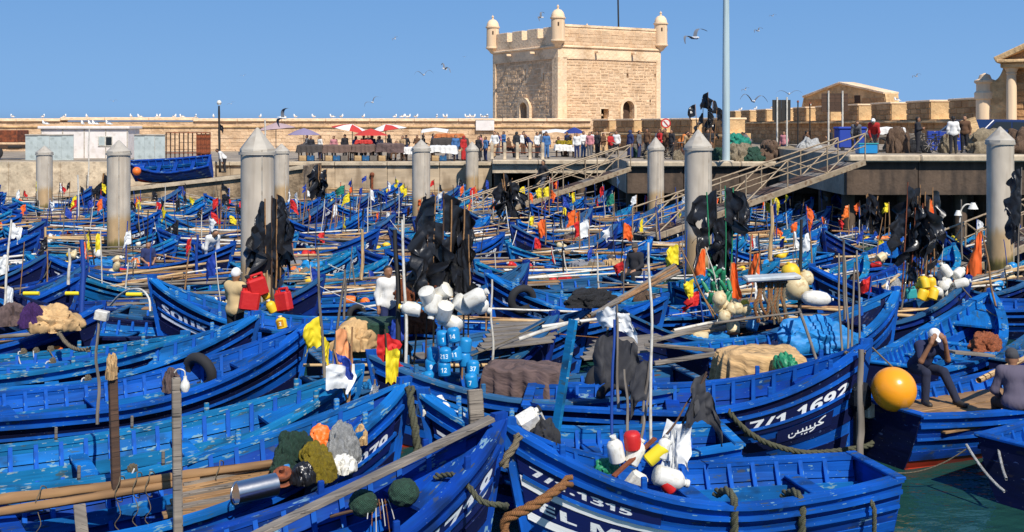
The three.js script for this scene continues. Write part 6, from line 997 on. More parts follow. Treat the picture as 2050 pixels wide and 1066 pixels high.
// long plank over the 7/41718 boat, green net balls
plank('long weathered plank lying across the two bottom boats', at(985, 838, 13.35), at(500, 1078, 12.05), 0.16, 0.05, M.greywood);
{ const a = at(660, 1035, 12.6), b = at(905, 972, 13.0); spar('pole threaded with green net balls at bottom centre', a, b, 0.02, M.darkwood); for (const [px, py, r, label] of [[727, 1008, 0.16, 'green net ball at left on the threaded pole'], [808, 987, 0.17, 'green net ball at right on the threaded pole']]) { const m = one('net_ball', blob(r, r * 0.9, r, 0.07, 4, px, 3), M.netgreen, label, 'net ball'); m.position.copy(at(px, py, 12.75)); } }
for (let i = 0; i < 7; i++) sagRope('twine_end', 'loose orange twine end hanging by the green balls', sag(at(740 + i * 6, 1000, 12.72), at(735 + i * 9, 1040 + (i % 3) * 14, 12.6 + i * 0.02), -0.02, 4), 0.006, i % 2 ? M.ropebrown : M.twine, 'twine by the green balls');
// timber and gear in the net boat
spar('long rough spar along the left bottom boat, upper one', at(-40, 1008, 13.4), at(545, 928, 14.0), 0.07, M.wood); spar('long rough spar along the left bottom boat, lower one', at(-40, 1032, 13.2), at(400, 962, 13.8), 0.06, M.wood);
for (let i = 0; i < 6; i++) plank('bare deck plank in the bottom left net boat', at(365 - i * 8, 968 + i * 13, 13.75 - i * 0.12), at(570 - i * 6, 925 + i * 13, 14.25 - i * 0.12), 0.17, 0.04, i % 2 ? M.wood : M.greywood, 'deck planks of the net boat');
plank('upright wooden post in the left bottom boats', at(232, 985, 13.6), at(224, 728, 13.7), 0.1, 0.075, M.darkwood, undefined, 'upright_post');
plank('upright bare wood post with hanging bulb', at(356, 1085, 12.6), at(352, 756, 12.8), 0.1, 0.1, M.greywood, undefined, 'upright_post');
{ const o = thing('light_bulb', 'white light bulb hanging beside the bare post', 'light bulb', at(370, 772, 12.75)); mesh('bulb', lathe([[0, -0.08], [0.035, -0.07], [0.055, -0.02], [0.045, 0.03], [0.02, 0.07], [0.02, 0.1], [0, 0.1]], 16), M.white, o); mesh('cord', tube([V(0, 0.1, 0), V(-0.01, 0.16, 0), V(-0.08, 0.18, 0), V(-0.12, 0.14, 0)], 0.008), M.pvc, o); }
heap('rag_bundle', 'grey brown rags tied to the top of the bare post', at(342, 785, 12.85), 0.2, 0.26, 0.18, M.tarpbrown, 0, undefined, 'rags'); heap('rag_bundle', 'cream rags tied to the top of the wooden post', at(222, 760, 13.65), 0.14, 0.3, 0.14, M.tarptan, 0, undefined, 'rags');
marker('thin_pole', 'thin grey pole with small box at its top at left', at(194, 850, 15.2), at(197, 640, 15.3), 0.025, M.greywood, [], undefined, 'pole'); { const m = one('pole_box', bev(0.17, 0.13, 0.12, 0.01), M.pvc, 'small pale box on top of the thin left pole', 'box'); m.position.copy(at(203, 632, 15.3)); m.rotation.z = -0.2; }
plank('short board standing at the bottom left corner', at(165, 1080, 12.7), at(158, 1012, 13.0), 0.13, 0.05, M.greywood);
{ const o = thing('steel_cylinder', 'shiny steel cylinder lying on the planks', 'cylinder', gd(472, 988, 1.02)); mesh('tube', rod(V(0, 0, 0), gd(552, 970, 1.04).sub(gd(472, 988, 1.02)), 0.125, 0.13, 28), M.steel, o); const d = mesh('end_rim', xf(new THREE.TorusGeometry(0.125, 0.012, 8, 28), 0, 0, 0, 0, 1.35, 0), M.steel, o); }
{ const o = thing('rusty_spool', 'rusty round spool beside the steel cylinder', 'spool', at(567, 963, 13.6)); o.rotation.set(0.5, 0, 0); mesh('disc', lathe([[0, 0], [0.13, 0], [0.14, 0.03], [0.05, 0.05], [0.05, 0.1], [0, 0.1]], 20), M.rust, o); mesh('disc', lathe([[0, 0.1], [0.11, 0.1], [0.11, 0.13], [0.03, 0.14], [0, 0.14]], 20), M.rust, o); mesh('hub', rod(V(0, 0.1, 0), V(0, 0.2, 0), 0.03), M.rust, o); }
heap('net_bag', 'dark green net bundle at left in the net boat', at(578, 925, 14.0), 0.4, 0.36, 0.4, M.netgreen); heap('net_bag', 'dark green net bundle low behind the spool', at(565, 950, 13.9), 0.36, 0.26, 0.34, M.netgreen); heap('net_bag', 'grey green net bundle between green and yellow', at(610, 915, 14.3), 0.34, 0.3, 0.34, M.netgreen);
heap('net_bag', 'orange plastic bundle behind the yellow sacks', at(642, 898, 14.6), 0.4, 0.28, 0.32, M.orange); heap('net_bag', 'yellow sack uppermost in the net boat', at(635, 935, 13.9), 0.46, 0.3, 0.36, M.netyellow); heap('net_bag', 'yellow sack lower right in the net boat', at(645, 962, 13.7), 0.34, 0.26, 0.32, M.netyellow); heap('net_bag', 'white net sack right of the yellow sacks', at(686, 925, 14.2), 0.5, 0.46, 0.42, M.netwhite); heap('net_bag', 'white foam block under the white net sack', at(688, 945, 13.9), 0.36, 0.22, 0.3, M.white); heap('net_bag', 'black plastic bag in front of the yellow sacks', at(606, 968, 13.55), 0.32, 0.26, 0.28, M.blackplastic); heap('net_bag', 'pinkish rag ball beside the white net sack', at(722, 890, 14.6), 0.2, 0.24, 0.2, M.tarptan);
for (const [px, py, Z, t] of [[82, 1000, 13.45, 0], [275, 972, 13.68, 0], [300, 970, 13.7, 0], [240, 980, 13.62, 0], [440, 948, 13.9, 0]]) { const p = at(px, py, Z); one('lashing', join([tube([0, 1, 2, 3, 4, 5, 6, 7].map(i => p.clone().add(V(0.02 * Math.sin(i * 2), 0.15 * Math.cos(i / 8 * 6.283), 0.13 * Math.sin(i / 8 * 6.283)))), 0.007, 28, 5, true), tube([p.clone().add(V(0, -0.12, 0.1)), p.clone().add(V(0.05, -0.25, 0.14)), p.clone().add(V(-0.02, -0.38, 0.13)), p.clone().add(V(0.04, -0.46, 0.12))], 0.005)]), M.rope, 'pale cord lashing round the long spars at bottom left', 'cord', 'cord lashings on the long spars'); }
for (let i = 0; i < 9; i++) { const u = RR(0.3, 0.75), b = near[pick(['D', 'C', 'B', 'A', 'B2'])], s = pick([-1, 1]), p = b.in(u, s * 0.94, b.f.sheer(u) + 0.02); one('cord_end', tube([p, p.clone().add(V(RR(-0.1, 0.1), 0.05, 0.06)), p.clone().add(V(RR(-0.2, 0.2), -0.12, 0.1)), p.clone().add(V(RR(-0.25, 0.25), -0.3, 0.12))], RR(0.01, 0.018), 16, 5), pick([M.twine, M.rope]), 'loose cord end knotted on a left boat gunwale', 'cord', 'cord ends on the left boats'); heap('knot', 'tangled cord knot on a left boat gunwale', p, 0.14, 0.1, 0.12, M.rope, RR(0, 6), 'cord knots on the left boats', 'cord'); }
// flags and rags above the curved prow
bundleOf('pole with yellow flag left of the curved prow', 'yellow flag poles left of the curved prow', 640, 19.0, 780, [[10, -4, 500, 0.03, M.greywood, [[M.flagyellow, 0.52, 0.4, 0.5, 3.3, { droop: 0.5, fold: 0.5 }], [M.flagyellow, 0.36, 0.3, 0.4, 0.4, { droop: 1, fold: 0.8 }]]], [22, 50, 555, 0.03, M.greywood, []]]);
{ const a = (px, py, Z, m, w, h, ang, label, o) => { const f = one('rag_flag', sheet(w, h, _fs += 11, { droop: 0.5, fold: 0.6, ...o }), m, label, 'flag'); f.position.copy(at(px, py, Z)); f.rotation.y = ang; return f; };
  const P = [[690, 880, 705, 655], [712, 880, 668, 700], [790, 860, 770, 660], [745, 880, 750, 760]]; P.forEach(([a0, b0, a1, b1], i) => marker('flag_stick', ['stick holding the peach and white rags', 'leaning stick holding the white flag', 'stick holding the red and yellow flags', 'stick holding the shredded white rag'][i], at(a0, b0, 16.0), at(a1, b1, 16.1), 0.02, i === 2 ? M.darkwood : M.bamboo, [], undefined, 'stick'));
  a(672, 660, 16.1, M.flagpeach, 0.34, 0.55, 0.3, 'peach orange rag draped above the white flag'); a(668, 706, 16.1, M.flagblue, 0.36, 0.3, 0.2, 'blue rag between peach rag and white flag'); a(652, 730, 15.9, M.flagwhite, 0.5, 0.34, 0.15, 'white flag with grey stain left of the prow', { droop: 0.2 }); a(755, 668, 16.1, M.flagred, 0.4, 0.36, -0.3, 'red flag hanging beside the yellow one'); a(772, 700, 16.0, M.flagyellow, 0.22, 0.48, 0.1, 'long yellow flag over the prow', { droop: 0.1 }); a(796, 690, 16.2, M.flagred, 0.2, 0.5, 2.6, 'narrow red rag right of the yellow flag'); a(742, 775, 15.6, M.flagwhite, 0.25, 0.8, 0.5, 'long shredded white rag behind the prow', { droop: 0.9, rag: 0.6 }); a(757, 770, 15.5, M.netwhite, 0.2, 0.7, 2.0, 'shredded netting hanging behind the prow', { droop: 0.9, rag: 0.6 }); }
spar('black ringed pole beside the red and yellow flags', at(800, 775, 19.2), at(790, 460, 19.4), 0.05, M.blackpole); spar('pale straight pole right of the black ringed pole', at(812, 775, 18.9), at(805, 440, 19.2), 0.03, M.pvc);
{ const b = one('deck_house', join([bev(1.0, 0.62, 0.8, 0.03)]), M.netgreen, 'grey green covered box behind the yellow flags', 'box'); b.position.copy(at(745, 675, 20.6)); heap('sack_pile', 'cream sacks piled behind the peach rag', at(712, 700, 20.2), 0.9, 0.5, 0.6, M.tarptan, 0.3, undefined, 'sacks'); heap('sack_pile', 'rust orange net pile left of the numbered jugs', at(838, 665, 20.6), 0.6, 0.4, 0.5, M.netrust, 0.3); heap('net_pile', 'brown orange net behind the white jugs', at(835, 600, 24.0), 1.0, 0.5, 0.8, M.netrust, 0.3); }
// covered crates
{ const p = at(1050, 792, 19.5); const o = thing('covered_crate', 'crate under a dark brown cloth behind the blue board', 'crate', V(p.x, 0.55, p.z), -0.25); mesh('cloth', drape(1.3, 0.85, 0.56, 31, 0.09), M.tarpbrown, o); mesh('crate_base', box(1.2, 0.14, 0.75, 0, 0.05, 0), M.greywood, o); }
{ const p = at(1520, 745, 19.6); const o = thing('covered_crate', 'crate under a tan tarpaulin beside the striped boat', 'crate', V(p.x, 0.72, p.z), 0.12); mesh('tarpaulin', drape(1.4, 0.85, 0.62, 35, 0.10), M.tarptan, o); mesh('crate_base', box(1.3, 0.2, 0.78, 0, 0.06, 0), M.greywood, o); heap('net_bag', 'bright green net under the tan tarpaulin edge', at(1575, 742, 19.0), 0.5, 0.3, 0.3, M.greenplastic); }
// blue board, tyre, jugs and bottles behind and in the white striped boat
plank('pale blue board standing upright, bare wood at its foot', at(1112, 868, 16.2), at(1148, 640, 16.4), 0.16, 0.05, M.cyan, undefined, 'upright_board');
tyre('tyre standing behind the grey flags at centre right', at(1205, 765, 19.2), 0.1, 0.5, 0.9); tyre('tyre resting on the tyre beside the covered crate', at(1228, 790, 18.6), 0.6, 0.2, 0.8); tyre('tyre hanging on the dark bow below red cans', at(400, 745, 20.2), 0.3, -0.5, 1.0); tyre('tyre on the lettered navy prow at centre', at(1045, 600, 27.0), 0.2, 0.4, 1.0);
jug('jerry', 'white_can', 'white can with black strap at the bow of bottom centre boat', at(1040, 858, 14.3), [0.42, 0.32, 0.5], M.white, E3(0.4, 0.4, -1.2)); heap('rubber_bundle', 'folded black rubber sheet beside the white can', at(1088, 890, 14.3), 0.42, 0.34, 0.4, M.rubber, 0.4, undefined, 'rubber sheet');
[[1237, 925, 'can', M.white, 0.2, 0.3, 0.2, 0.1, 'white bottle standing left in the bottle cluster'], [1262, 930, 'can', M.white, 0.18, 0.3, -0.5, 0, 'white bottle leaning behind the brown stick'], [1296, 925, 'can', M.flagyellow, 0.17, 0.34, -0.9, 0.2, 'bright yellow bottle in the bottle cluster'], [1268, 902, 'drum', M.red, 0.2, 0.22, 0.1, 0, 'red round float above the bottle cluster'], [1312, 950, 'can', M.white, 0.25, 0.4, -1.9, 0, 'large white bottle lying right in the cluster'], [1285, 950, 'jerry', M.white, 0.3, 0.36, 2.5, 0.3, 'square white bottle hanging lowest over the gunwale'], [1345, 985, 'drum', M.red, 0.16, 0.18, 0.6, 0, 'small red float at the lower right of the cluster'], [1322, 918, 'can', M.white, 0.15, 0.26, -0.3, 0, 'slim white bottle right of the yellow bottle']].forEach(([px, py, k, m, w, h, rz, rx, label]) => jug(k, 'bottle', label, at(px, py, 13.75), [w, h], m, E3(rx, 0.2, rz), { cat: 'bottle' }));
heap('green_twine', 'bright green plastic twine left of the bottle cluster', at(1215, 945, 13.9), 0.34, 0.16, 0.24, M.greenplastic, 0, undefined, 'twine'); plank('brown flat stick across the bottle cluster', at(1228, 955, 13.5), at(1312, 878, 13.9), 0.06, 0.03, M.rust, undefined, 'flat_stick');
[[1225, 930, 1230, 640, M.bluepole, 'dark blue pole left of the bottle cluster'], [1255, 920, 1250, 740, M.greywood, 'grey pole behind the bottle cluster'], [1282, 900, 1302, 770, M.greywood, 'leaning grey pole right behind the bottles'], [1303, 890, 1298, 486, M.pvc, 'tall white pole above the bottle cluster']].forEach(([a, b, c, d, m, label]) => spar(label, at(a, b, 14.6), at(c, d, 14.9), 0.022, m, undefined, 'thin_pole'));
marker('flag_stick', 'leaning stick with white flag and dark flags right of bottles', at(1330, 935, 14.6), at(1415, 745, 15.0), 0.02, M.darkwood, [[M.flagwhite, 0.32, 0.4, 0.55, 3.35, { droop: 0.35, fold: 0.4 }], [M.darkcloth, 0.98, 0.55, 0.45, 3.6, { droop: 0.8 }], [M.darkcloth, 0.8, 0.5, 0.4, 0.3, { droop: 0.9 }]]);
marker('grey_flag', 'large grey cloth flag with white rag above the tyres', at(1240, 850, 17.4), at(1235, 610, 17.6), 0.025, M.greywood, [[M.flagwhite, 0.98, 0.45, 0.3, 3.0, { droop: 0.4, fold: 0.6 }], [M.flagwhite, 0.93, 0.35, 0.3, 0.2, { droop: 0.5 }], [M.darkcloth, 0.74, 0.42, 0.75, 3.2, { droop: 0.2, fold: 0.35 }], [M.darkcloth, 0.7, 0.42, 0.7, 0.1, { droop: 0.3, fold: 0.35 }]]);
{ const f = one('white_flag', sheet(0.5, 0.5, 917, { droop: 0.25, fold: 0.3, rag: 0.1, taper: -0.1 }), M.flagwhite, 'large white flag hanging right of the bottle cluster', 'flag'); f.position.copy(at(1335, 838, 14.5)); f.rotation.set(0, 0.1, -0.25); const g = one('white_flag', sheet(0.1, 0.5, 931, { droop: 0.2, fold: 0.3 }), M.flagwhite, 'narrow white strip beside the large white flag', 'flag'); g.position.copy(at(1342, 862, 14.4)); const d = one('black_pennant', sheet(0.32, 0.5, 941, { droop: 0.3, fold: 0.3, taper: -0.5 }), M.darkcloth, 'black pennant above the large white flag', 'flag'); d.position.copy(at(1412, 765, 14.8)); d.rotation.y = 3.3; spar('stick slanting up to the black pennant', at(1308, 905, 14.2), at(1416, 752, 14.9), 0.014, M.darkwood, undefined, 'flag_stick'); }
marker('grey_flag', 'dark grey flag leaning right of the large grey one', at(1285, 850, 17.2), at(1302, 715, 17.2), 0.025, M.greywood, [[M.darkcloth, 0.95, 0.5, 0.6, 3.0, { droop: 0.8, fold: 0.5 }]]);
heap('foam_block', 'white foam block in the boat behind the curved prow', at(868, 828, 15.9), 0.46, 0.26, 0.34, M.white, 0.3, undefined, 'foam'); heap('foam_block', 'white foam block right of the larger one', at(912, 850, 15.9), 0.36, 0.2, 0.3, M.white, 1.3, undefined, 'foam'); plank('short grey post standing behind the 7/41718 bow', at(955, 862, 15.2), at(950, 780, 15.3), 0.2, 0.1, M.greywood, undefined, 'short_post');
// long bundled poles and crosspieces at centre right
for (let i = 0; i < 5; i++) spar('brown pole of the long slanting bundle at centre', at(1160 + i * 5, 648 - i * 4, 20.5 + i * 0.05), at(1350 + i * 3, 530 + i * 4, 24.5), 0.04, i % 2 ? M.bamboo : M.greywood, 'long slanting bundle of poles');
spar('white pipe lying across the centre boats', at(1085, 655, 20.4), at(1260, 630, 20.7), 0.035, M.pvc); spar('white pipe end joined left of the slanting bundle', at(1040, 680, 20.3), at(1160, 640, 20.3), 0.04, M.pvc);
heap('net_pile', 'dark net draped along the slanting pole bundle', at(1190, 612, 23.5), 1.3, 0.34, 0.7, M.netblack, 0.5);
heap('net_pile', 'blue plastic sheet heap behind the tan tarpaulin', at(1640, 700, 21.4), 1.7, 0.6, 0.9, M.tarpblue, 0.25, undefined, 'plastic sheet');
spar('frame pole leaning beside the blue plastic sheet', at(1600, 620, 21), at(1642, 745, 18.6), 0.03, M.greywood); spar('top frame pole above the tan tarpaulin', at(1430, 648, 20.6), at(1605, 625, 20.8), 0.025, M.greywood); for (const [a, c] of [[1688, 1680], [1696, 1692], [1705, 1712], [1722, 1716]]) spar('grey pole standing behind the striped bow', at(a, 745, 20.2), at(c, 500 + (a % 40), 20.8), 0.022, M.greywood, 'pole cluster behind the striped bow');
for (let i = 0; i < 6; i++) plank('grey deck board laid across the centre boats left of the blue board', at(955 + i * 6, 700 - i * 9, 20.9 + i * 0.32), at(1105 + i * 4, 682 - i * 8, 21.2 + i * 0.32), 0.27, 0.035, M.greywood, 'grey deck boards in the centre boats');
for (let i = 0; i < 5; i++) plank('grey deck board laid out right of the blue board', at(1165 + i * 6, 718 - i * 8, 20.2 + i * 0.3), at(1300 + i * 5, 700 - i * 7, 20.5 + i * 0.3), 0.26, 0.035, M.greywood, 'grey deck boards right of the blue board');
plank('grey frame rail left of the tan tarpaulin crate', at(1290, 690, 20.2), at(1430, 702, 20.0), 0.08, 0.06, M.greywood); plank('upper grey frame rail left of the tan tarpaulin crate', at(1300, 685, 20.4), at(1418, 655, 20.8), 0.08, 0.06, M.greywood); plank('lower grey frame rail left of the tan tarpaulin crate', at(1310, 728, 19.6), at(1440, 708, 19.8), 0.09, 0.07, M.greywood);
// cream floats, orange flags and black flags right of centre
bundleOf('pole with dark ragged flags behind the cream floats', 'dark flag bundle behind the cream floats', 1440, 27, 650, [[-10, -25, 385, 0.025, M.greenpole, [BP(0.98, 0.8, 0.5, 3.1), BP(0.75, 0.7, 0.5, 3.3), BP(0.62, 0.5, 0.6, 0.2)]], [0, -6, 378, 0.02, M.blackpole, [BP(0.98, 0.6, 0.9, 2.9), BP(0.66, 0.4, 0.8, 0.3)]], [10, 12, 372, 0.02, M.greenpole, [BP(0.99, 0.6, 0.7, 0.2), BP(0.78, 0.6, 0.6, 3.3), BP(0.55, 0.3, 0.6, 3.0)]], [20, 28, 376, 0.025, M.greenpole, [BP(0.98, 0.7, 0.6, 0.1), BP(0.8, 0.5, 0.7, 2.6)]], [28, 40, 382, 0.02, M.blackpole, [BP(0.97, 0.5, 0.7, 0.4)]]]);
bundleOf('pole with an orange flag among the cream floats', 'orange flags by the cream floats', 1450, 25.5, 640, [[5, -38, 495, 0.02, M.pvc, [[M.flagorange, 0.99, 0.14, 0.62, 3.2, { droop: 0.3, taper: -1.6 }]]], [15, 14, 525, 0.02, M.bamboo, [[M.flagorange, 0.98, 0.12, 0.8, 0.1, { droop: 0.3, taper: -1.4 }]]], [40, 72, 505, 0.02, M.bamboo, [[M.flagorange, 0.98, 0.15, 0.7, 3.0, { droop: 0.3, taper: -1.5 }], [M.flagwhite, 0.7, 0.3, 0.6, 0.3, { droop: 0.3 }]]]]);
bundleOf('leaning cane with a yellow flag left of the cream floats', 'yellow flags left of the cream floats', 1440, 25, 640, [[-10, -82, 488, 0.02, M.bamboo, [[M.flagyellow, 0.99, 0.36, 0.42, 3.3, { droop: 0.4 }]]], [-2, -52, 560, 0.02, M.bamboo, [[M.flagyellow, 0.99, 0.38, 0.36, 3.4, { droop: 0.3, taper: 0.6 }]]]]);
{ const L = ['lowest', 'leftmost', 'upper', 'middle', 'right', 'rightmost', 'long slanting', 'small', 'yellowish']; [[1446, 645, 0.26], [1438, 628, 0.22], [1452, 622, 0.2], [1462, 630, 0.26], [1478, 628, 0.28], [1492, 630, 0.24], [1436, 612, 0.3], [1470, 616, 0.18], [1486, 618, 0.2]].forEach(([px, py, s], i) => jug('float', 'cream_float', `${L[i]} float in the cream float cluster at right centre`, at(px, py, 24.4 + (i % 3) * 0.12), [s, s * 1.05], i === 8 ? M.yellow : M.cream, E3(RR(-0.6, 0.6), 0, RR(-0.8, 0.8)), { cat: 'float' })); }
for (let i = 0; i < 16; i++) jug('can', 'green_bottle', 'green bottle tied in the cluster behind the cream floats', at(1418 + (i % 6) * 9, 606 - Math.floor(i / 6) * 24 + RR(-5, 5), 25.5 + RR(-0.2, 0.2)), [0.1, 0.3], M.greenplastic, E3(RR(-0.7, 0.7), 0, RR(-0.9, 0.9)), { cat: 'bottle', group: 'green bottles behind the cream floats' });
[[1588, 552, 0.4, M.yellow, 'yellow round buoy beside the tall blue prow'], [1600, 588, 0.55, M.cream, 'large cream buoy below the yellow buoy'], [1618, 560, 0.32, M.cream, 'small cream buoy right of the yellow buoy']].forEach(([px, py, s, m, label]) => jug('float', 'buoy', label, at(px, py + 10, 25), [s, s], m, E3(0.2, 0, 0.3), { cat: 'buoy' })); jug('float', 'long_float', 'long white float lying right of the cream buoys', at(1606, 596, 24.4), [0.34, 0.62], M.white, E3(0.1, 0, -1.65), { cat: 'float' });
for (let i = 0; i < 12; i++) { const x = 1518 + i * 5; sagRope('hanging_rope', 'brown rope strand hanging in the bunch under the ledge', [at(x, 562, 24.2), at(x + RR(-6, 6), 590, 24.1), at(x + RR(-8, 8), 615, 24.0), at(x + RR(-9, 9), 640 + RR(-8, 12), 24.0)], RR(0.025, 0.04), i % 2 ? M.rope : M.ropebrown, 'bunch of ropes under the white ledge'); }
{ const m = one('wash_board', bev(1.15, 0.1, 0.5, 0.03), M.whitepaint, 'small white ledge board over the rope tangle', 'board'); m.position.copy(at(1545, 556, 24.2)); m.rotation.z = 0.06; }
// right bundle: sticks, black flags, yellow and white floats
bundleOf('cane of the fan shaped bundle under black flags at right', 'cane bundle with black flags at right', 1840, 27.5, 600, Array.from({ length: 11 }, (_, i) => [-34 + i * 6.5, -22 + i * 5, 365 + (i * 37) % 60, 0.02, i % 3 ? M.bamboo : M.rust, i % 5 === 4 ? [BP(0.96, 0.4, 0.7, i, {})] : [BP(0.97, 0.55, 0.7, i * 1.9), BP(0.74, 0.5, 0.6, i * 1.9 + 2.5)], (i % 3) * 0.12]));
marker('orange_flag', 'pole with a narrow orange flag inside the right black bundle', at(1850, 600, 27.2), at(1862, 400, 27.3), 0.02, M.bamboo, [[M.flagorange, 0.99, 0.2, 0.5, 0.3, { droop: 0.6 }]]);
marker('orange_flag', 'tall orange flag left of the far right pile', at(2000, 640, 25), at(1966, 462, 25), 0.025, M.bamboo, [[M.flagorange, 0.99, 0.1, 0.95, 3.0, { droop: 0.3, fold: 0.4, taper: -3.2 }]]);
for (let i = 0; i < 14; i++) jug('can', 'white_float', 'white plastic float in the heap right of the yellow jugs', at(1880 + (i % 5) * 11, 592 - Math.floor(i / 5) * 19 + RR(-3, 3), 27.2 + RR(-0.3, 0.3)), [0.24, 0.34], M.white, E3(RR(-1.5, 1.5), RR(-1, 1), RR(-1.5, 1.5)), { group: 'heap of white floats at right', cat: 'float' });
for (let i = 0; i < 6; i++) jug('can', 'yellow_jug', 'yellow jug at the foot of the cane bundle', at(1842 + (i % 3) * 12, 600 - Math.floor(i / 3) * 22, 26.8 + (i % 2) * 0.15), [0.22, 0.3], M.yellow, E3(RR(-0.4, 0.4), 0, RR(-0.6, 0.6)), { group: 'yellow jugs at the cane bundle' }); jug('jerry', 'teal_jug', 'turquoise jug left of the yellow jugs', at(1825, 598, 26.7), [0.36, 0.26, 0.4], M.teal, E3(0, 0.2, 0.1));
marker('dark_flag', 'dark flags hanging at the far right edge', at(2038, 560, 29), at(2046, 335, 29), 0.025, M.greywood, [BP(0.98, 0.45, 0.8, 3.0), BP(0.8, 0.45, 0.9, 3.3), BP(0.6, 0.4, 0.7, 2.8)]); 
heap('life_vests', 'orange life vests heaped in the slanting right boat', at(1978, 700, 21.4), 0.75, 0.32, 0.5, M.netorange, 0.6, undefined, 'life vests'); plank('grey bench board in the slanting right boat', at(1905, 705, 20.6), at(1985, 712, 20.9), 0.22, 0.05, M.greywood); for (let i = 0; i < 3; i++) spar('bare pole lying behind the man in grey shirt', at(1960 + i * 10, 762 - i * 5, 18.6 + i * 0.1), at(2075, 712 - i * 4, 20.2), 0.05, M.palewood, 'bare poles behind the grey shirted man');
{ const b = near.B5; spar('blue mooring post between orange buoy and black transom', at(1722, 940, 17.2), at(1724, 700, 17.5), 0.06, M.greywood, undefined, 'mooring_post'); const e = thing('outboard_motor', 'dark outboard motor on the stern of the timber deck boat', 'motor', b.w(6.1, 0.75, 0.25), -b.a); mesh('cowl', bev(0.36, 0.42, 0.3, 0.09, 0.12, 0.2, 0), M.blackhull, e); mesh('leg', bev(0.14, 1.0, 0.12, 0.03, 0.16, -0.45, 0), M.blackhull, e); mesh('clamp', bev(0.16, 0.24, 0.22, 0.02, -0.04, -0.02, 0), M.galv, e); }
for (const [x0, y0, x1, y1, label] of [[1935, 890, 2012, 985, 'green white rope hanging down the black transom, left one'], [1998, 890, 2016, 960, 'green white rope hanging down the black transom, right one']]) sagRope('mooring_line', label, sag(at(x0, y0, 15.85), at(x1, y1, 15.3), 0.06), 0.02, M.netwhite);
sagRope('mooring_line', 'thin line from the red bottomed boat to black boat', sag(at(1790, 948, 16.4), at(1935, 900, 16.0), 0.1), 0.01, M.rope);
// left side: tarps and gear
heap('tarp_heap', 'cream tarpaulin heap in the navy hulled boat', at(110, 662, 22.6), 1.0, 0.5, 0.8, M.tarptan, 0.2, undefined, 'tarpaulin'); heap('tarp_heap', 'purple cloth beside the cream tarpaulin', at(62, 655, 22.4), 0.5, 0.5, 0.4, M.netpurple, 0.2, undefined, 'cloth'); heap('tarp_heap', 'pink grey net bundle at the left edge', at(22, 650, 22.6), 0.7, 0.45, 0.6, M.tarpbrown, 0.2);
sagRope('mooring_rope', 'tan knotted rope from navy hull to turquoise gunwale', [at(118, 668, 21.8), at(135, 690, 21.2), at(155, 700, 20.8), at(178, 700, 20.6)], 0.04, M.rope);
spar('dark blue mast standing among the left boats', at(163, 640, 24), at(163, 480, 24.2), 0.06, M.bluepole, undefined, 'mast'); spar('white pipe left of the dark blue mast', at(136, 570, 27), at(138, 498, 27), 0.04, M.pvc, undefined, 'white_pipe'); for (const [px, py] of [[62, 588], [146, 588], [268, 590]]) { const m = one('yellow_float', rod(V(-0.17, 0, 0), V(0.17, 0, 0), 0.045, 0.045, 10), M.flagyellow, 'yellow tube float tied along a left boat side', 'float', 'yellow tube floats on the left boat'); m.position.copy(at(px, py, 25)); }
marker('white_marker', 'leaning pole with white floats at the left edge', at(8, 620, 24), at(22, 440, 24.3), 0.03, M.pvc, [[M.flagwhite, 0.95, 0.3, 0.3, 0.2, {}], [M.flagwhite, 0.6, 0.25, 0.35, 3, {}], [M.flagwhite, 0.25, 0.22, 0.5, 0.3, {}]]);
sagRope('grey_pole', 'bent white tube arching over the turquoise boat', [at(220, 612, 24), at(238, 592, 23.6), at(262, 580, 23), at(285, 582, 22.6), at(298, 600, 22.4), at(300, 624, 22.3)], 0.022, M.pvc);

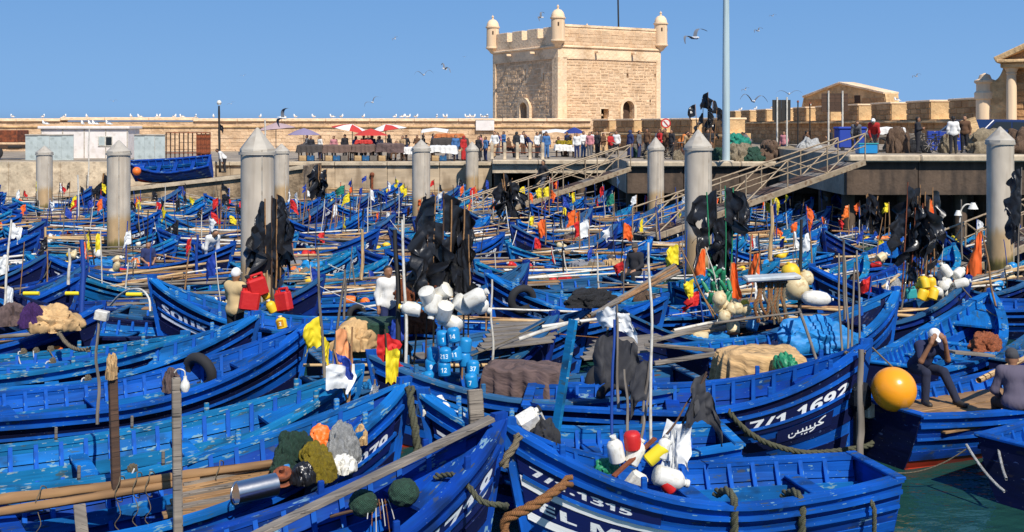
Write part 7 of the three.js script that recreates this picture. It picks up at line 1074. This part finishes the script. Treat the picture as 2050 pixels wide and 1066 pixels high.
// ------------------------------------------------------------ gear scattered through the packed rows
{
  const reg = (px, Z) => (Z > 46 ? 'far ' : '') + (px < 640 ? 'left' : px < 1300 ? 'centre' : 'right');
  const mats = { 'rust brown': M.netrust, 'tan': M.nettan, 'dark green': M.netgreen, 'black': M.netblack, 'pale': M.netwhite, 'blue': M.netblue, 'brown': M.netbrown };
  const cnt = {};
  for (const b of boats) {
    const near0 = !b.fill, Z = -b.c[1], px = CX + F * b.c[0] / Z, L = b.p.L, g = reg(px, Z);
    const n = near0 ? 0 : Z > 46 ? 9 : Z > 30 ? 15 : 15;
    const ok = w => { const p = w.clone(); const x = CX + F * p.x / -p.z; return x > -60 && x < 2110; };
    for (let i = 0; i < n; i++) {
      let k = R(); if (k < 0.24 && (cnt.h = (cnt.h ?? 0) + 1) > 265) k = RR(0.45, 0.64); if (k > 0.64 && k < 0.76 && (cnt.j = (cnt.j ?? 0) + 1) > 145) k = RR(0.44, 0.64); const u = RR(0.2, 0.85), t = RR(-0.5, 0.5), w = b.in(u, t, 0.1);
      if (!ok(w)) continue;
      if (k < 0.24) { const c = pick(Object.keys(mats)); heap('net_heap', `${c} net heap lying in a boat of the ${g} rows`, w, RR(0.6, 1.3), RR(0.35, 0.75), RR(0.6, 0.95), mats[c], -b.a + RR(-0.3, 0.3), `${c} nets in the ${g} boats`); }
      else if (k < 0.44) { const l = RR(2.2, 4.6), u0 = RR(0.12, 0.4), m = pick([['grey', M.greywood], ['brown', M.bamboo], ['white', M.pvc], ['pale wood', M.palewood]]); const a = b.in(u0, RR(-0.5, 0.5), RR(0.72, 0.95)), e = b.in(Math.min(1.02, u0 + l / L), RR(-0.6, 0.6), RR(0.68, 1.15)); spar(`${m[0]} pole lying along a boat of the ${g} rows`, a, e, RR(0.025, 0.05), m[1], `${m[0]} poles lying in the ${g} boats`); }
      else if (k < 0.64) { const hgt = RR(0.8, 2.3), m = pick([['grey', M.greywood], ['dark blue', M.bluepole], ['white', M.pvc], ['brown', M.bamboo], ['black', M.blackpole]]), w2 = b.in(RR(0.1, 0.9), RR(-0.7, 0.7), 0.1), e = w2.clone().add(V(RR(-0.25, 0.25), hgt, RR(-0.2, 0.2))); const fl = R() < 0.42 ? [[pick([M.blackplastic, M.blackplastic, M.flagorange, M.flagwhite, M.flagyellow, M.flagred, M.flagblue]), 0.97, RR(0.25, 0.5), RR(0.3, 0.5), RR(0, 6), { droop: RR(0.5, 1) }]] : []; if (!fl.length && (cnt.p = (cnt.p ?? 0) + 1) > 285) continue; marker(fl.length ? 'small_flag' : 'bare_pole', fl.length ? `small flag on a ${m[0]} pole in a boat of the ${g} rows` : `bare ${m[0]} pole standing in a boat of the ${g} rows`, w2, e, RR(0.014, 0.032), m[1], fl, fl.length ? `small flags in the ${g} boats` : `bare ${m[0]} poles in the ${g} boats`, fl.length ? 'flag' : 'pole'); }
      else if (k < 0.76) { const m = pick([['white', M.white], ['white', M.white], ['orange', M.orange], ['cream', M.cream], ['yellow', M.yellow], ['red', M.red], ['blue', M.jugblue]]), q = Math.ceil(RR(0.5, 3)); for (let j = 0; j < q; j++) jug(pick(['can', 'float', 'drum', 'can']), 'float_jug', `${m[0]} float jug in a boat of the ${g} rows`, w.clone().add(V(RR(-0.4, 0.4), RR(0.3, 0.7), RR(-0.3, 0.3))), [RR(0.18, 0.3), RR(0.25, 0.38)], m[1], E3(RR(-1.5, 1.5), 0, RR(-1.5, 1.5)), { group: `${m[0]} jugs in the ${g} boats` }); }
      else if (k < 0.88) { const m = pick([['grey', M.greywood], ['brown', M.wood], ['old blue', M.oldblue]]); const y = RR(0.66, 0.8), u0 = RR(0.25, 0.6), t0 = RR(-0.4, 0.4); plank(`${m[0]} board laid over the seats of a boat in the ${g} rows`, b.in(u0, t0, y), b.in(Math.min(0.97, u0 + RR(0.2, 0.4)), t0 + RR(-0.15, 0.15), y), RR(0.18, 0.35), 0.04, m[1], `${m[0]} boards in the ${g} boats`); }
      else if (k < 0.94) { const m = pick([['tan', M.tarptan], ['brown', M.tarpbrown], ['blue', M.tarpblue], ['grey', cl(0.2, 0.2, 0.21)]]), o = thing('covered_crate', `crate under ${m[0]} cloth in a boat of the ${g} rows`, 'crate', w, -b.a + RR(-0.2, 0.2), `${m[0]} covered crates in the ${g} boats`); mesh('cloth', drape(RR(0.7, 1.2), RR(0.55, 0.8), RR(0.4, 0.7), Math.floor(R() * 99), 0.07), m[1], o); mesh('crate_base', box(0.55, 0.1, 0.45, 0, 0.04, 0), M.greywood, o); }
      else { const s = R() < 0.5 ? -1 : 1, uu = RR(0.3, 0.7), p = b.o.localToWorld(b.f.hp(uu, 0.72, s).add(V(0, 0, s * 0.12))); tyre(`tyre hung on the side of a boat in the ${g} rows`, p, 0, -b.a, 0.8, `tyres on the ${g} boats`); }
    }
  }
  // mooring lines from bow to the next boat, and short bitts
  for (const b of boats) {
    const Z = -b.c[1], px = CX + F * b.c[0] / Z; if (px < -40 || px > 2090) continue;
    const g = reg(px, Z), st = b.w(0.25, b.f.sheer(0.04) + 0.02, 0);
    const c = boats.filter(q => q !== b).map(q => { const p = pick([q.in(0.5, 0.9, q.f.sheer(0.5) + 0.03), q.in(0.97, 0, q.f.sheer(1) + 0.05), q.in(0.2, -0.9, q.f.sheer(0.2) + 0.03)]); return [p.distanceTo(st), p]; }).filter(q => q[0] > 0.9 && q[0] < 4).sort((x, y) => x[0] - y[0]);
    if (b.fill && c[1]) one('mooring_line', tube(sag(st, c[1][1], RR(0.05, 0.25), 5), RR(0.009, 0.017), 10, 5), pick([M.rope, M.twine, M.pvc, M.ropegreen]), `slack mooring line from a bow in the ${g} rows`, 'rope', `mooring lines in the ${g} rows`);
    if (b.fill && c[0] && R() < 0.5) one('mooring_line', tube(sag(b.in(0.9, 0.8, b.f.sheer(0.9)), c[0][1], RR(0.05, 0.2), 5), RR(0.009, 0.015), 10, 5), pick([M.rope, M.twine, M.ropebrown]), `slack line from a stern in the ${g} rows`, 'rope', `stern lines in the ${g} rows`);
  }
  // black flag bundles further back
  for (const [px, Z, yb, yt, n, label, group] of [[1010, 50, 432, 345, 5, 'black flags bundled on poles before the long gangway', 'black flags before the gangway'], [640, 60, 425, 325, 4, 'black flags bundled on poles below the quay wall', 'black flags below the quay wall'], [200, 62, 405, 332, 2, 'black flags on poles beside the algae stained pile', 'black flags beside the left pile'], [1750, 42, 470, 385, 3, 'black flags on poles before the dark wharf', 'black flags before the dark wharf']])
    for (let i = 0; i < n; i++) marker('black_flag', label, at(px + RR(-10, 10), yb, Z), at(px + RR(-16, 16), yt + RR(0, 20), Z), 0.03, M.bamboo, [BP(0.98, 0.75, 0.7, RR(0, 6)), BP(0.7, 0.7, 0.7, RR(0, 6))], group);
  // coloured flags and vests near the gangway
  for (const [px, py, yb, Z, m, w, h, label] of [[1085, 375, 430, 47, M.flagyellow, 0.35, 0.4, 'small yellow flag before the gangway, left of a pair'], [1100, 372, 430, 47, M.flagyellow, 0.35, 0.4, 'small yellow flag before the gangway, right of a pair'], [1152, 418, 480, 38, M.flagorange, 0.45, 0.5, 'orange flag above the red flag at centre'], [1160, 442, 500, 36, M.flagred, 0.5, 0.5, 'red flag below the orange flag at centre'], [1180, 440, 500, 36.5, M.flagwhite, 0.5, 0.55, 'white flag right of the red flag at centre'], [1092, 438, 490, 40, M.flagorange, 0.4, 0.6, 'orange rag bundle left of the orange flag'], [1230, 385, 450, 50, M.netturq, 0.4, 0.5, 'turquoise rag on a pole before the dark wharf'], [1275, 390, 440, 50, M.flagwhite, 0.3, 0.4, 'small white flag right of the turquoise rag'], [1700, 410, 470, 38, M.orange, 0.3, 0.4, 'orange rag before the dark wharf opening'], [1780, 405, 470, 38, M.flagyellow, 0.3, 0.3, 'small yellow flag before the dark wharf opening'], [690, 370, 430, 62, M.netturq, 0.7, 0.5, 'turquoise rag on a pole below the quay wall'], [273, 520, 560, 36, M.pvc, 0.2, 0.2, 'small white rag on pole left boats']]) marker('signal_flag', label, at(px, yb, Z), at(px, py, Z), 0.025, M.bamboo, [[m, 0.98, w, h, RR(-0.6, 0.6) + 3.1, { droop: 0.5 }]], undefined, 'flag');
  // tall plain poles seen all over
  for (const [px, y0, y1, Z, r, m, label] of [[155, 350, 500, 55, 0.05, M.pvc, 'tall white pole behind the left pile'], [178, 258, 372, 73, 0.05, M.pvc, 'tall pale pole on the slipway left of the pile'], [530, 240, 420, 40, 0.035, M.pvc, 'tall white pole in front of the thickest left pile'], [1545, 412, 520, 30, 0.06, M.palewood, 'pale wooden post right of the dark flags'], [1690, 480, 640, 24, 0.03, M.greywood, 'grey pole before the right wharf'], [1605, 440, 640, 25, 0.045, M.blackpole, 'dark pole before the right wharf'], [1925, 400, 520, 36, 0.03, M.greywood, 'grey pole with lamp left of the far right pile'], [690, 540, 640, 24, 0.03, M.greywood, 'slanting grey pole behind the yellow flag'], [808, 430, 560, 30, 0.03, M.pvc, 'white pole left of the black flag bundle'], [985, 560, 760, 20.5, 0.025, M.pvc, 'thin white pole right of the black flag bundle'], [725, 460, 560, 30, 0.05, M.palewood, 'pale leaning plank post at left centre'], [1215, 600, 700, 24, 0.03, M.greywood, 'grey post above the grey flags'], [395, 470, 560, 34, 0.05, M.bluepole, 'dark blue post behind the left prows'], [90, 455, 540, 36, 0.05, M.palewood, 'pale leaning pole in the left boats']]) spar(label, at(px + RR(-4, 4), y1, Z), at(px, y0, Z), r, m, undefined, 'standing_pole');
  { const o = thing('deck_lamp', 'bent lamp with white shades left of the far right pile', 'lamp', at(1922, 420, 36)); mesh('arm', tube([V(0, -0.4, 0), V(0.05, 0, 0), V(0.2, 0.16, 0), V(0.36, 0.16, 0)], 0.025), M.pvc, o); mesh('shade', lathe([[0.06, 0.1], [0.16, -0.1]], 14).translate(0.42, 0.12, 0), M.white, o); mesh('shade', lathe([[0.05, 0.08], [0.12, -0.08]], 14).translate(-0.05, -0.1, 0), M.white, o); }
}

// things that look alike and stand in one group are told apart by their order from left to right
{
  const sets = {}, word = ['leftmost', 'second from left', 'third from left', 'fourth from left', 'fifth from left', 'sixth from left', 'seventh from left', 'eighth from left'];
  scene.updateMatrixWorld(true);
  for (const o of scene.children) if (o.userData.group && o.userData.label) (sets[o.userData.label + '|' + o.userData.group] ??= []).push(o);
  for (const l of Object.values(sets)) {
    if (l.length < 2 || l.length > 11) continue;
    const k = new Map(l.map(o => { const p = new THREE.Box3().setFromObject(o).getCenter(V(0, 0, 0)); return [o, p.x / -p.z]; }));
    l.sort((a, b) => k.get(a) - k.get(b)).forEach((o, i) => { const t = (i === l.length - 1 ? 'rightmost' : word[i]); if (!t) return; const s = t + ' ' + o.userData.label; if (s.split(' ').length <= 16) o.userData.label = s; });
  }
}
renderer.render(scene, camera);
